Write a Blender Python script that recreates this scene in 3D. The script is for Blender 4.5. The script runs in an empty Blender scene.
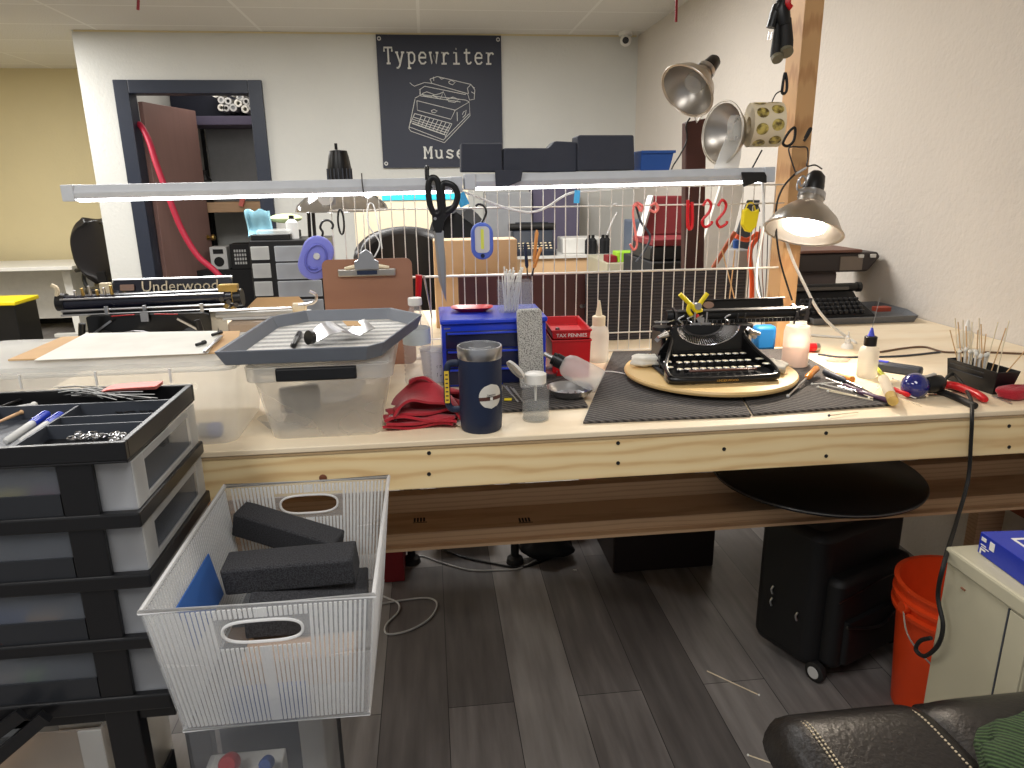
import bpy, bmesh, math, random
from mathutils import Vector as V, Matrix as MX, Euler
from math import sin, cos, pi, radians as R
random.seed(7)
SC = bpy.context.scene
COL = SC.collection
rnd = random.uniform
# ---------------------------------------------------------------- camera
F = 711.0; CH = 1.40
_dn = V((33, 2530, 711)).normalized()
_X = V((6500, -(711*711+33*6500)/2530, 711)).normalized()
_Z = -_dn
_Y = _Z.cross(_X)
if _Y.z < 0: _Y = -_Y
CAM = V((0, 0, CH))
def ray(x, y):
    d = V((x-512, y-384, F)).normalized()
    return V((_X.dot(d), _Y.dot(d), _Z.dot(d)))
def at(x, y, X=None, Y=None, Z=None):
    d = ray(x, y)
    if X is not None: t = X/d.x
    elif Y is not None: t = Y/d.y
    else: t = (Z-CH)/d.z
    return CAM + d*t
def mpp(p):
    fw = V((_X.z, _Y.z, _Z.z))
    return (V(p)-CAM).dot(fw)/F
cd = bpy.data.cameras.new('camera'); cam = bpy.data.objects.new('camera', cd); COL.objects.link(cam)
# camera local axes: right = image x, up = -image y, back = -forward
rt = V((_X.x, _Y.x, _Z.x)); dnv = V((_X.y, _Y.y, _Z.y)); fw = V((_X.z, _Y.z, _Z.z))
m3 = MX((rt, -dnv, -fw)).transposed()
cam.matrix_world = MX.Translation(CAM) @ m3.to_4x4()
cd.sensor_width = 36; cd.lens = F/1024*36; cd.clip_start = .02; cd.clip_end = 60
SC.camera = cam
# ---------------------------------------------------------------- mesh builder
class MB:
    def __init__(s): s.v = []; s.f = []; s.m = []; s.T = None
    def add(s, vs, fs, M=None, mi=0):
        n = len(s.v)
        for p in vs:
            p = V(p)
            if M is not None: p = M @ p
            if s.T is not None: p = s.T @ p
            s.v.append(p)
        for f in fs: s.f.append([i+n for i in f]); s.m.append(mi)
        return s
    def box(s, x0, x1, y0, y1, z0, z1, M=None, mi=0):
        vs = [(x, y, z) for z in (z0, z1) for y in (y0, y1) for x in (x0, x1)]
        return s.add(vs, [(0,2,3,1),(4,5,7,6),(0,1,5,4),(2,6,7,3),(0,4,6,2),(1,3,7,5)], M, mi)
    def hexa(s, b, t, mi=0):   # b, t: 4 corners each, counter-clockwise from above
        return s.add(list(b)+list(t), [(3,2,1,0),(4,5,6,7),(0,1,5,4),(1,2,6,5),(2,3,7,6),(3,0,4,7)], None, mi)
    def bar(s, p0, p1, w, h, up=(0,0,1), mi=0):
        p0 = V(p0); p1 = V(p1); d = (p1-p0).normalized(); u = V(up)
        if abs(d.dot(u)) > .98: u = V((0,1,0))
        sd = d.cross(u).normalized(); u = sd.cross(d)
        a = sd*w/2; b = u*h/2
        c = lambda p: [p-a-b, p+a-b, p+a+b, p-a+b]
        return s.add(c(p0)+c(p1), [(3,2,1,0),(4,5,6,7),(0,1,5,4),(1,2,6,5),(2,3,7,6),(3,0,4,7)], None, mi)
    def tube(s, pts, r, seg=8, closed=False, mi=0, cap=True, flat=1.0):
        pts = [V(p) for p in pts]; n = len(pts)
        rs = r if isinstance(r, (list, tuple)) else [r]*n
        rings = []; prev = None
        for i, p in enumerate(pts):
            if closed: d = pts[(i+1) % n]-pts[i-1]
            else: d = pts[min(i+1, n-1)]-pts[max(i-1, 0)]
            if d.length < 1e-9: d = V((0,0,1))
            d.normalize()
            if prev is None:
                u = V((0,0,1)) if abs(d.z) < .9 else V((1,0,0))
                a = d.cross(u).normalized()
            else:
                a = prev - d*prev.dot(d)
                a = a.normalized() if a.length > 1e-6 else d.orthogonal().normalized()
            prev = a; b = d.cross(a)
            rings.append([p + (a*cos(2*pi*k/seg) + b*sin(2*pi*k/seg)*flat)*rs[i] for k in range(seg)])
        vs = [q for rg in rings for q in rg]; fs = []
        for i in range(n if closed else n-1):
            j = (i+1) % n
            for k in range(seg):
                l = (k+1) % seg
                fs.append((i*seg+k, i*seg+l, j*seg+l, j*seg+k))
        if not closed and cap:
            fs.append(tuple(range(seg))[::-1]); fs.append(tuple((n-1)*seg+k for k in range(seg)))
        return s.add(vs, fs, None, mi)
    def cyl(s, p0, p1, r0, r1=None, seg=16, mi=0):
        return s.tube([p0, p1], [r0, r0 if r1 is None else r1], seg, mi=mi)
    def lathe(s, prof, seg=28, M=None, mi=0, close=False, a0=0, a1=2*pi):
        full = abs(a1-a0-2*pi) < 1e-6
        k_ = seg if full else seg+1
        vs = []; fs = []
        for r, z in prof:
            for k in range(k_):
                a = a0+(a1-a0)*k/seg
                vs.append((r*cos(a), r*sin(a), z))
        n = len(prof)
        for i in range(n if close else n-1):
            j = (i+1) % n
            for k in range(seg):
                l = (k+1) % k_
                fs.append((i*k_+k, i*k_+l, j*k_+l, j*k_+k))
        if not close and full:
            if 1e-5 < prof[0][0] < .0016: fs.append(tuple(range(seg))[::-1])
            if 1e-5 < prof[-1][0] < .0016: fs.append(tuple((n-1)*seg+k for k in range(seg)))
        return s.add(vs, fs, M, mi)
    def prism(s, poly, z0, z1, M=None, mi=0):
        n = len(poly)
        vs = [(x, y, z0) for x, y in poly]+[(x, y, z1) for x, y in poly]
        fs = [tuple(range(n))[::-1], tuple(range(n, 2*n))]
        for i in range(n): fs.append((i, (i+1) % n, n+(i+1) % n, n+i))
        return s.add(vs, fs, M, mi)
    def shell(s, poly_b, poly_t, z0, z1, th, M=None, mi=0, floor=True):
        # open container from bottom/top outlines (lists of (x,y)), wall thickness th (moved towards centre)
        def ins(p):
            cx = sum(a for a, b in p)/len(p); cy = sum(b for a, b in p)/len(p)
            hw = max(abs(a-cx) for a, b in p); hh = max(abs(b-cy) for a, b in p)
            return [(cx+(a-cx)*(1-th/hw), cy+(b-cy)*(1-th/hh)) for a, b in p]
        n = len(poly_b); ib = ins(poly_b); it = ins(poly_t)
        vs = [(x,y,z0) for x,y in poly_b]+[(x,y,z1) for x,y in poly_t]+[(x,y,z1) for x,y in it]+[(x,y,z0+th) for x,y in ib]
        fs = []
        for i in range(n):
            j = (i+1) % n
            for k in range(3): fs.append((k*n+i, k*n+j, (k+1)*n+j, (k+1)*n+i))
        fs.append(tuple(range(n))[::-1]); fs.append(tuple(3*n+i for i in range(n)))
        return s.add(vs, fs, M, mi)
    def sheet(s, fn, nu, nv, th=0.002, mi=0):
        # fn(u,v)->point; thick sheet
        g = [[V(fn(i/nu, j/nv)) for j in range(nv+1)] for i in range(nu+1)]
        top = []; bot = []
        for i in range(nu+1):
            for j in range(nv+1):
                du = g[min(i+1,nu)][j]-g[max(i-1,0)][j]; dv = g[i][min(j+1,nv)]-g[i][max(j-1,0)]
                nn = du.cross(dv); nn = nn.normalized() if nn.length > 1e-12 else V((0,0,1))
                top.append(g[i][j]+nn*th/2); bot.append(g[i][j]-nn*th/2)
        N = len(top); w = nv+1; fs = []
        for i in range(nu):
            for j in range(nv):
                a = i*w+j; fs.append((a, a+w, a+w+1, a+1)); fs.append((N+a, N+a+1, N+a+w+1, N+a+w))
        rim = [(i,0) for i in range(nu)]+[(nu,j) for j in range(nv)]+[(i,nv) for i in range(nu,0,-1)]+[(0,j) for j in range(nv,0,-1)]
        for k in range(len(rim)):
            a = rim[k][0]*w+rim[k][1]; b = rim[(k+1)%len(rim)]; b = b[0]*w+b[1]
            fs.append((a, N+a, N+b, b))
        return s.add(top+bot, fs, None, mi)
    def ball(s, c, r, seg=14, rings=9, M=None, mi=0, sc=(1,1,1)):
        prof = [(r*sin(pi*i/rings), -r*cos(pi*i/rings)) for i in range(rings+1)]
        T = MX.Translation(V(c)) @ (M if M is not None else MX.Identity(4)) @ MX.Diagonal((*sc, 1))
        prof[0] = (1e-4*r, -r); prof[-1] = (1e-4*r, r)
        return s.lathe(prof, seg, T, mi)
    def build(s, name, mats, parent=None, smooth=True, bevel=0, ang=38, subd=0):
        me = bpy.data.meshes.new(name)
        me.from_pydata([tuple(p) for p in s.v], [], s.f)
        bm = bmesh.new(); bm.from_mesh(me)
        bmesh.ops.recalc_face_normals(bm, faces=bm.faces); bm.to_mesh(me); bm.free()
        if not isinstance(mats, (list, tuple)): mats = [mats]
        for m in mats: me.materials.append(m)
        if len(mats) > 1:
            for p, i in zip(me.polygons, s.m): p.material_index = i
        if smooth:
            me.polygons.foreach_set('use_smooth', [True]*len(me.polygons))
            me.set_sharp_from_angle(angle=R(ang))
        me.update()
        o = bpy.data.objects.new(name, me); COL.objects.link(o)
        if parent is not None: o.parent = parent
        if bevel:
            b = o.modifiers.new('bevel', 'BEVEL'); b.width = bevel; b.segments = 2; b.limit_method = 'ANGLE'; b.angle_limit = R(40)
            b.harden_normals = False
        if subd:
            b = o.modifiers.new('subd', 'SUBSURF'); b.levels = subd; b.render_levels = subd
        return o
def rr(x0, x1, y0, y1, r, n=5):
    r = min(r, (x1-x0)/2-1e-5, (y1-y0)/2-1e-5); p = []
    for cx, cy, a in ((x1-r,y0+r,-90),(x1-r,y1-r,0),(x0+r,y1-r,90),(x0+r,y0+r,180)):
        for k in range(n+1):
            t = R(a+90*k/n); p.append((cx+r*cos(t), cy+r*sin(t)))
    return p
def tag(o, label=None, cat=None, group=None, kind=None):
    if label: o['label'] = label
    if cat: o['category'] = cat
    if group: o['group'] = group
    if kind: o['kind'] = kind
    return o
def thing(name, label, cat, loc=(0,0,0), rz=0, group=None, rot=None):
    o = bpy.data.objects.new(name, None); COL.objects.link(o); o.empty_display_size = .02
    o.location = loc; o.rotation_euler = rot if rot else (0, 0, rz)
    return tag(o, label, cat, group)
def copytree(o, parent=None, **kw):
    c = o.copy(); COL.objects.link(c)
    if parent is not None: c.parent = parent
    for ch in list(o.children): copytree(ch, c)
    for k, v in kw.items():
        if k == 'label': c['label'] = v
        elif k == 'group': c['group'] = v
        else: setattr(c, k, v)
    return c
def struct(o): o['kind'] = 'structure'; return o
def crv(pts, n=8, closed=False):
    pts = [V(p) for p in pts]; out = []; m = len(pts)
    rg = range(m if closed else m-1)
    for i in rg:
        if closed: a, b, c, d = pts[i-1], pts[i], pts[(i+1)%m], pts[(i+2)%m]
        else: a, b, c, d = pts[max(i-1,0)], pts[i], pts[i+1], pts[min(i+2,m-1)]
        for k in range(n):
            t = k/n
            out.append(.5*((2*b)+(c-a)*t+(2*a-5*b+4*c-d)*t*t+(3*b-a-3*c+d)*t**3))
    if not closed: out.append(pts[-1])
    return out
def RX(a): return MX.Rotation(a, 4, 'X')
def RY(a): return MX.Rotation(a, 4, 'Y')
def RZ(a): return MX.Rotation(a, 4, 'Z')
def TR(*a): return MX.Translation(V(a))
def axis(p0, d):   # matrix whose local Z goes along d at p0
    return MX.Translation(V(p0)) @ V(d).to_track_quat('Z', 'Y').to_matrix().to_4x4()
# ---------------------------------------------------------------- materials
def lin(c): return tuple((x/255/12.92 if x/255 <= .04045 else ((x/255+.055)/1.055)**2.4) for x in c)
_mc = {}
def mat(name, col, rough=.5, metal=0, var=0, vs=20, bump=0, bs=60, trans=0, alpha=1, emit=None, es=1, coat=0, ior=1.45, spec=.5, sheen=0, stretch=None):
    if name in _mc: return _mc[name]
    m = bpy.data.materials.new(name); m.use_nodes = True; nt = m.node_tree; b = nt.nodes['Principled BSDF']
    c = lin(col)
    b.inputs['Base Color'].default_value = (*c, 1); b.inputs['Roughness'].default_value = rough; b.inputs['Metallic'].default_value = metal
    b.inputs['Transmission Weight'].default_value = trans; b.inputs['Alpha'].default_value = alpha; b.inputs['IOR'].default_value = ior
    b.inputs['Coat Weight'].default_value = coat; b.inputs['Specular IOR Level'].default_value = spec; b.inputs['Sheen Weight'].default_value = sheen
    if emit: b.inputs['Emission Color'].default_value = (*lin(emit), 1); b.inputs['Emission Strength'].default_value = es
    tc = nt.nodes.new('ShaderNodeTexCoord'); mp = nt.nodes.new('ShaderNodeMapping'); nt.links.new(tc.outputs['Object'], mp.inputs[0])
    if stretch: mp.inputs['Scale'].default_value = stretch
    nz = nt.nodes.new('ShaderNodeTexNoise'); nz.inputs['Scale'].default_value = vs; nz.inputs['Detail'].default_value = 5
    nt.links.new(mp.outputs[0], nz.inputs['Vector'])
    v = var or .04
    mr = nt.nodes.new('ShaderNodeMapRange'); mr.inputs[1].default_value = .3; mr.inputs[2].default_value = .7
    mr.inputs[3].default_value = 1-v; mr.inputs[4].default_value = 1+v
    nt.links.new(nz.outputs[0], mr.inputs[0])
    mm = nt.nodes.new('ShaderNodeVectorMath'); mm.operation = 'SCALE'; mm.inputs[0].default_value = c
    nt.links.new(mr.outputs[0], mm.inputs['Scale']); nt.links.new(mm.outputs[0], b.inputs['Base Color'])
    if bump:
        n2 = nt.nodes.new('ShaderNodeTexNoise'); n2.inputs['Scale'].default_value = bs; n2.inputs['Detail'].default_value = 3
        nt.links.new(mp.outputs[0], n2.inputs['Vector'])
        bp = nt.nodes.new('ShaderNodeBump'); bp.inputs['Strength'].default_value = bump; bp.inputs['Distance'].default_value = .004
        nt.links.new(n2.outputs[0], bp.inputs['Height']); nt.links.new(bp.outputs[0], b.inputs['Normal'])
    _mc[name] = m; return m
def plastic(name, col, fac=.5, rough=.35, tl=.4):
    # thin translucent plastic: a share of straight-through light, rest frosted body
    if name in _mc: return _mc[name]
    m = bpy.data.materials.new(name); m.use_nodes = True; nt = m.node_tree; b = nt.nodes['Principled BSDF']; out = nt.nodes['Material Output']
    c = (*lin(col), 1)
    b.inputs['Base Color'].default_value = c; b.inputs['Roughness'].default_value = rough
    nz = nt.nodes.new('ShaderNodeTexNoise'); nz.inputs['Scale'].default_value = 6
    tcn = nt.nodes.new('ShaderNodeTexCoord'); nt.links.new(tcn.outputs['Object'], nz.inputs['Vector'])
    tr = nt.nodes.new('ShaderNodeBsdfTransparent'); tr.inputs[0].default_value = (*[min(1, x*.3+.7) for x in c[:3]], 1)
    tn = nt.nodes.new('ShaderNodeBsdfTranslucent'); tn.inputs[0].default_value = c
    m1 = nt.nodes.new('ShaderNodeMixShader'); m1.inputs[0].default_value = tl
    nt.links.new(b.outputs[0], m1.inputs[1]); nt.links.new(tn.outputs[0], m1.inputs[2])
    m2 = nt.nodes.new('ShaderNodeMixShader')
    mr = nt.nodes.new('ShaderNodeMapRange'); mr.inputs[1].default_value = .3; mr.inputs[2].default_value = .7; mr.inputs[3].default_value = fac-.06; mr.inputs[4].default_value = fac+.06
    nt.links.new(nz.outputs[0], mr.inputs[0]); nt.links.new(mr.outputs[0], m2.inputs[0])
    nt.links.new(tr.outputs[0], m2.inputs[1]); nt.links.new(m1.outputs[0], m2.inputs[2]); nt.links.new(m2.outputs[0], out.inputs[0])
    _mc[name] = m; return m
def N(nt, t, **kw):
    n = nt.nodes.new(t)
    for k, v in kw.items():
        if k.startswith('i_'):
            key = k[2:]; key = int(key) if key.isdigit() else key
            n.inputs[key].default_value = v
        else: setattr(n, k, v)
    return n
def base(name, rough=.5):
    m = bpy.data.materials.new(name); m.use_nodes = True; nt = m.node_tree; b = nt.nodes['Principled BSDF']
    b.inputs['Roughness'].default_value = rough; _mc[name] = m
    tc = N(nt, 'ShaderNodeTexCoord'); mp = N(nt, 'ShaderNodeMapping'); nt.links.new(tc.outputs['Object'], mp.inputs[0])
    return m, nt, b, mp
def ramp(nt, stops):
    r = N(nt, 'ShaderNodeValToRGB'); e = r.color_ramp.elements
    while len(e) < len(stops): e.new(.5)
    for el, (p, c) in zip(e, stops): el.position = p; el.color = (*lin(c), 1)
    return r
def wood(name, a, b_, scale=(1,1,1), ring=8, rough=.6, dist=6, c3=None):
    m, nt, b, mp = base(name, rough); mp.inputs['Scale'].default_value = scale
    nz = N(nt, 'ShaderNodeTexNoise', i_Scale=2.2, i_Detail=3.0); nt.links.new(mp.outputs[0], nz.inputs['Vector'])
    w = N(nt, 'ShaderNodeTexWave', i_Scale=ring, i_Distortion=dist, i_Detail=2.5); w.bands_direction = 'Z'; nt.links.new(mp.outputs[0], w.inputs['Vector'])
    w.inputs['Detail Scale'].default_value = 1.3
    n2 = N(nt, 'ShaderNodeTexNoise', i_Scale=30.0, i_Detail=4.0); nt.links.new(mp.outputs[0], n2.inputs['Vector'])
    r = ramp(nt, [(0, b_), (.45, a), (1, a)] if not c3 else [(0, b_), (.4, a), (1, c3)])
    mx = N(nt, 'ShaderNodeMath', operation='MULTIPLY_ADD', i_1=.35); nt.links.new(n2.outputs[0], mx.inputs[0])
    mh = N(nt, 'ShaderNodeMath', operation='MULTIPLY', i_1=.75); nt.links.new(w.outputs['Fac'], mh.inputs[0]); nt.links.new(mh.outputs[0], mx.inputs[2])
    nt.links.new(mx.outputs[0], r.inputs[0]); nt.links.new(r.outputs[0], b.inputs['Base Color'])
    return m
def wallmat(name, col, bs=45, bstr=.25, var=.03):
    m, nt, b, mp = base(name, .85)
    c = lin(col)
    nz = N(nt, 'ShaderNodeTexNoise', i_Scale=1.5, i_Detail=4.0); nt.links.new(mp.outputs[0], nz.inputs['Vector'])
    mr = N(nt, 'ShaderNodeMapRange', i_1=.3, i_2=.7, i_3=1-var, i_4=1+var); nt.links.new(nz.outputs[0], mr.inputs[0])
    mm = N(nt, 'ShaderNodeVectorMath', operation='SCALE'); mm.inputs[0].default_value = c
    nt.links.new(mr.outputs[0], mm.inputs['Scale']); nt.links.new(mm.outputs[0], b.inputs['Base Color'])
    n2 = N(nt, 'ShaderNodeTexNoise', i_Scale=bs, i_Detail=3.0); nt.links.new(mp.outputs[0], n2.inputs['Vector'])
    bp = N(nt, 'ShaderNodeBump', i_Strength=bstr, i_Distance=.01); nt.links.new(n2.outputs[0], bp.inputs['Height']); nt.links.new(bp.outputs[0], b.inputs['Normal'])
    return m
# floor planks along Y
def floormat():
    m, nt, b, mp = base('grey_vinyl_planks', .38)
    mp.inputs['Rotation'].default_value = (0, 0, pi/2)
    br = N(nt, 'ShaderNodeTexBrick', i_Scale=1.0); br.inputs['Brick Width'].default_value = 1.22; br.inputs['Row Height'].default_value = .184
    br.inputs['Mortar Size'].default_value = .0012; br.inputs['Color1'].default_value = (.0, .0, .0, 1); br.inputs['Color2'].default_value = (1, 1, 1, 1); br.inputs['Mortar'].default_value = (.0, .0, .0, 1)
    br.offset = .37; br.inputs['Bias'].default_value = 0
    nt.links.new(mp.outputs[0], br.inputs['Vector'])
    m2 = N(nt, 'ShaderNodeMapping'); m2.inputs['Scale'].default_value = (1.6, 14, 1); nt.links.new(mp.outputs[0], m2.inputs[0])
    nz = N(nt, 'ShaderNodeTexNoise', i_Scale=2.0, i_Detail=6.0); nt.links.new(m2.outputs[0], nz.inputs['Vector'])
    ad = N(nt, 'ShaderNodeMath', operation='MULTIPLY_ADD', i_1=.42); nt.links.new(br.outputs['Color'], ad.inputs[0])
    ms = N(nt, 'ShaderNodeMath', operation='MULTIPLY', i_1=.62); nt.links.new(nz.outputs[0], ms.inputs[0]); nt.links.new(ms.outputs[0], ad.inputs[2])
    r = ramp(nt, [(.1, (66, 63, 62)), (.45, (104, 99, 97)), (.85, (152, 147, 143))]); nt.links.new(ad.outputs[0], r.inputs[0])
    mix = N(nt, 'ShaderNodeMix', data_type='RGBA'); nt.links.new(br.outputs['Fac'], mix.inputs[0]); nt.links.new(r.outputs[0], mix.inputs[6]); mix.inputs[7].default_value = (.02, .02, .02, 1)
    nt.links.new(mix.outputs[2], b.inputs['Base Color'])
    return m
def ceilmat():
    m, nt, b, mp = base('ceiling_tiles', .9)
    br = N(nt, 'ShaderNodeTexBrick', i_Scale=1.0); br.inputs['Brick Width'].default_value = 1.22; br.inputs['Row Height'].default_value = .61
    br.inputs['Mortar Size'].default_value = .012; br.offset = 0
    br.inputs['Color1'].default_value = (*lin((222, 218, 210)), 1); br.inputs['Color2'].default_value = (*lin((216, 212, 204)), 1); br.inputs['Mortar'].default_value = (*lin((232, 229, 222)), 1)
    nt.links.new(mp.outputs[0], br.inputs['Vector']); nt.links.new(br.outputs['Color'], b.inputs['Base Color'])
    n2 = N(nt, 'ShaderNodeTexNoise', i_Scale=80.0, i_Detail=4.0); nt.links.new(mp.outputs[0], n2.inputs['Vector'])
    bp = N(nt, 'ShaderNodeBump', i_Strength=.5, i_Distance=.01); nt.links.new(n2.outputs[0], bp.inputs['Height']); nt.links.new(bp.outputs[0], b.inputs['Normal'])
    return m
def ribmat(name, c1, c2, scale, direction='X', rough=.9, dist=.0):
    m, nt, b, mp = base(name, rough)
    w = N(nt, 'ShaderNodeTexWave', i_Scale=scale, i_Distortion=dist, i_Detail=2.0); w.bands_direction = direction; nt.links.new(mp.outputs[0], w.inputs['Vector'])
    nz = N(nt, 'ShaderNodeTexNoise', i_Scale=260.0, i_Detail=3.0); nt.links.new(mp.outputs[0], nz.inputs['Vector'])
    mu = N(nt, 'ShaderNodeMath', operation='MULTIPLY_ADD', i_1=.5); nt.links.new(w.outputs['Fac'], mu.inputs[0])
    mh = N(nt, 'ShaderNodeMath', operation='MULTIPLY', i_1=.5); nt.links.new(nz.outputs[0], mh.inputs[0]); nt.links.new(mh.outputs[0], mu.inputs[2])
    r = ramp(nt, [(.2, c1), (.75, c2)]); nt.links.new(mu.outputs[0], r.inputs[0]); nt.links.new(r.outputs[0], b.inputs['Base Color'])
    bp = N(nt, 'ShaderNodeBump', i_Strength=.8, i_Distance=.004); nt.links.new(mu.outputs[0], bp.inputs['Height']); nt.links.new(bp.outputs[0], b.inputs['Normal'])
    return m
def speckle(name, a, b_, scale=150, rough=.9, thr=.5):
    m, nt, b, mp = base(name, rough)
    nz = N(nt, 'ShaderNodeTexNoise', i_Scale=scale, i_Detail=4.0); nt.links.new(mp.outputs[0], nz.inputs['Vector'])
    r = ramp(nt, [(thr-.12, a), (thr+.1, b_)]); nt.links.new(nz.outputs[0], r.inputs[0]); nt.links.new(r.outputs[0], b.inputs['Base Color'])
    bp = N(nt, 'ShaderNodeBump', i_Strength=.6, i_Distance=.003); nt.links.new(nz.outputs[0], bp.inputs['Height']); nt.links.new(bp.outputs[0], b.inputs['Normal'])
    return m
K = dict(
 wall=wallmat('painted_wall', (206, 206, 201)), wallr=wallmat('painted_side_wall', (206, 198, 188), 55, .35), wally=wallmat('cream_wall', (212, 198, 158)),
 floor=floormat(), ceil=ceilmat(),
 pine=wood('pine_board', (234, 206, 154), (208, 168, 116), (.45, 3, 2.6), 3.8, .55, 8, (240, 216, 168)),
 pine_s=wood('shelf_board', (206, 170, 132), (178, 138, 104), (.5, 4, 5), 5, .6, 4),
 post=wood('post_wood', (206, 162, 112), (176, 126, 80), (5, 5, .4), 6, .6, 3),
 ply=wood('pale_plywood', (236, 218, 188), (222, 200, 166), (.7, 2, 2), 3, .6, 4, (240, 226, 200)),
 plyedge=mat('plywood_edge', (178, 150, 112), .7, var=.15, vs=60, stretch=(1, 1, 12)),
 tan=wood('tan_wood', (222, 184, 140), (206, 164, 120), (2, 2, .3), 6, .6, 2),
 round_wood=wood('bamboo_round', (226, 192, 132), (206, 166, 104), (.8, 3, 8), 6, .4, 2.5),
 black=mat('black_plastic', (20, 20, 22), .35), blackm=mat('matt_black', (24, 24, 26), .8), blackg=mat('black_enamel', (13, 13, 14), .28, coat=.15),
 rubber=mat('black_rubber', (26, 25, 25), .6), dgrey=mat('dark_grey', (62, 66, 74), .5), grey=mat('mid_grey', (128, 130, 132), .5), lgrey=mat('light_grey', (196, 196, 194), .5),
 foam=speckle('black_foam', (26, 26, 28), (66, 66, 70), 520, .95, .5), pumice=speckle('pumice_stone', (96, 94, 90), (200, 198, 192), 380, .95, .46),
 white=mat('white_plastic', (226, 224, 218), .4), paper=mat('white_paper', (232, 230, 222), .8), cream=mat('cream', (226, 212, 182), .6),
 steel=mat('steel', (190, 190, 192), .28, 1), chrome=mat('chrome', (225, 225, 228), .1, 1), alu=mat('spun_aluminium', (186, 180, 172), .34, 1, var=.1, vs=8), dsteel=mat('dark_steel', (92, 90, 90), .35, 1),
 wire=mat('zinc_wire', (224, 218, 208), .35, .25), brass=mat('brass', (190, 160, 96), .35, 1),
 fixture=mat('fixture_enamel', (202, 206, 212), .45), red=mat('red_plastic', (196, 22, 30), .35), dred=mat('dark_red', (128, 26, 34), .6), redc=mat('red_cloth', (168, 30, 44), .95, var=.12, vs=40, bump=.4, bs=300, sheen=.3),
 pink=mat('pink_plastic', (240, 128, 118), .5), blue=mat('blue_enamel', (28, 60, 200), .3, coat=.3), navy=mat('navy_powder', (24, 36, 62), .5, bump=.1, bs=900), dblue=mat('deep_blue', (18, 36, 120), .12, coat=.8),
 sky=mat('sky_blue', (70, 170, 220), .5), lblue=mat('pale_blue', (150, 205, 225), .6), lav=mat('lavender', (120, 124, 205), .4), cobalt=mat('cobalt_cloth', (40, 84, 160), .5),
 yellow=mat('yellow_plastic', (238, 214, 30), .4), orange=mat('orange_plastic', (222, 84, 34), .4), orangeh=mat('amber_handle', (226, 140, 50), .25, coat=.3), green=mat('lime_green', (150, 200, 50), .5), dgreen=ribmat('knit_green', (22, 34, 18), (64, 86, 50), 60, 'DIAGONAL', .95),
 brown=wood('masonite_brown', (152, 108, 84), (146, 102, 80), (1, 1, 1), 3, .5, 2), panel=mat('brown_panel', (74, 42, 38), .45, var=.08, vs=4, stretch=(1, 1, 6)), door=mat('brown_door', (134, 104, 97), .5, var=.05, vs=3, stretch=(6, 6, .6)),
 maroon=mat('maroon_case', (118, 34, 40), .5), kraft=mat('kraft_paper', (206, 168, 122), .8), card=mat('cardboard', (176, 140, 106), .85),
 beige=mat('beige_steel', (184, 178, 154), .4, var=.06, vs=6), leather=mat('black_leather', (26, 23, 23), .36, bump=.25, bs=120), thread=mat('thread', (190, 176, 150), .8),
 frameb=mat('dark_blue_frame', (40, 46, 60), .4), banner=mat('banner_vinyl', (44, 48, 62), .55, var=.05, vs=3), ink=mat('banner_white', (214, 214, 210), .6), inkd=mat('dark_ink', (40, 40, 50), .7),
 teal=mat('teal_grey', (90, 100, 116), .35), rag=mat('grey_rag', (188, 184, 174), .95, var=.15, vs=30, bump=.6, bs=90), whiter=mat('white_rag', (226, 222, 210), .95, bump=.5, bs=70),
 clear=plastic('clear_plastic', (236, 238, 240), .11, .08, .3), frost=plastic('frosted_plastic', (238, 238, 236), .42, .4, .5), bin=plastic('bin_plastic', (250, 249, 246), .29, .3, .7), basket=plastic('basket_plastic', (240, 242, 244), .2, .3, .5),
 basketr=plastic('basket_rib', (246, 246, 246), .85, .3, .5), drawer=plastic('drawer_plastic', (240, 242, 246), .36, .35, .6), window=plastic('smoky_plastic', (150, 156, 166), .16, .25, .3), milky=plastic('milky_bottle', (240, 236, 226), .66, .35, .6),
 water=plastic('water', (214, 220, 222), .12, .05, .3), pinkp=plastic('pink_label', (240, 206, 196), .4, .5, .4), amber=plastic('amber_plastic', (226, 200, 120), .6, .2, .5), clearp=plastic('clear_cup', (224, 226, 230), .12, .1, .3),
 mat_=ribmat('ribbed_mat', (26, 25, 26), (98, 93, 90), 34, 'DIAGONAL', .9, 1.2), ribp=ribmat('ribbed_panel', (34, 32, 34), (64, 60, 62), 30, 'Z'), tray=ribmat('ribbed_tray', (140, 139, 138), (222, 220, 215), 9, 'Y', .5),
 glow=mat('lit_tube', (255, 255, 255), .5, emit=(250, 252, 255), es=9), bulb=mat('lit_bulb', (255, 255, 255), .5, emit=(255, 240, 222), es=14), purple=mat('dusty_purple', (92, 86, 108), .6),
)
def text(s, size, M, mt, parent, name='lettering', th=.0002, font=None):
    cu = bpy.data.curves.new(name, 'FONT'); cu.body = s; cu.size = size; cu.extrude = th; cu.align_x = 'CENTER'; cu.align_y = 'CENTER'; cu.resolution_u = 2
    o = bpy.data.objects.new('tmp', cu); COL.objects.link(o)
    me = bpy.data.meshes.new_from_object(o); bpy.data.objects.remove(o); bpy.data.curves.remove(cu)
    me.materials.clear(); me.materials.append(mt)
    me.transform(M); q = bpy.data.objects.new(name, me); COL.objects.link(q)
    if parent is not None: q.parent = parent
    return q
FACE = RX(pi/2)   # puts XY drawing upright facing -Y
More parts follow.
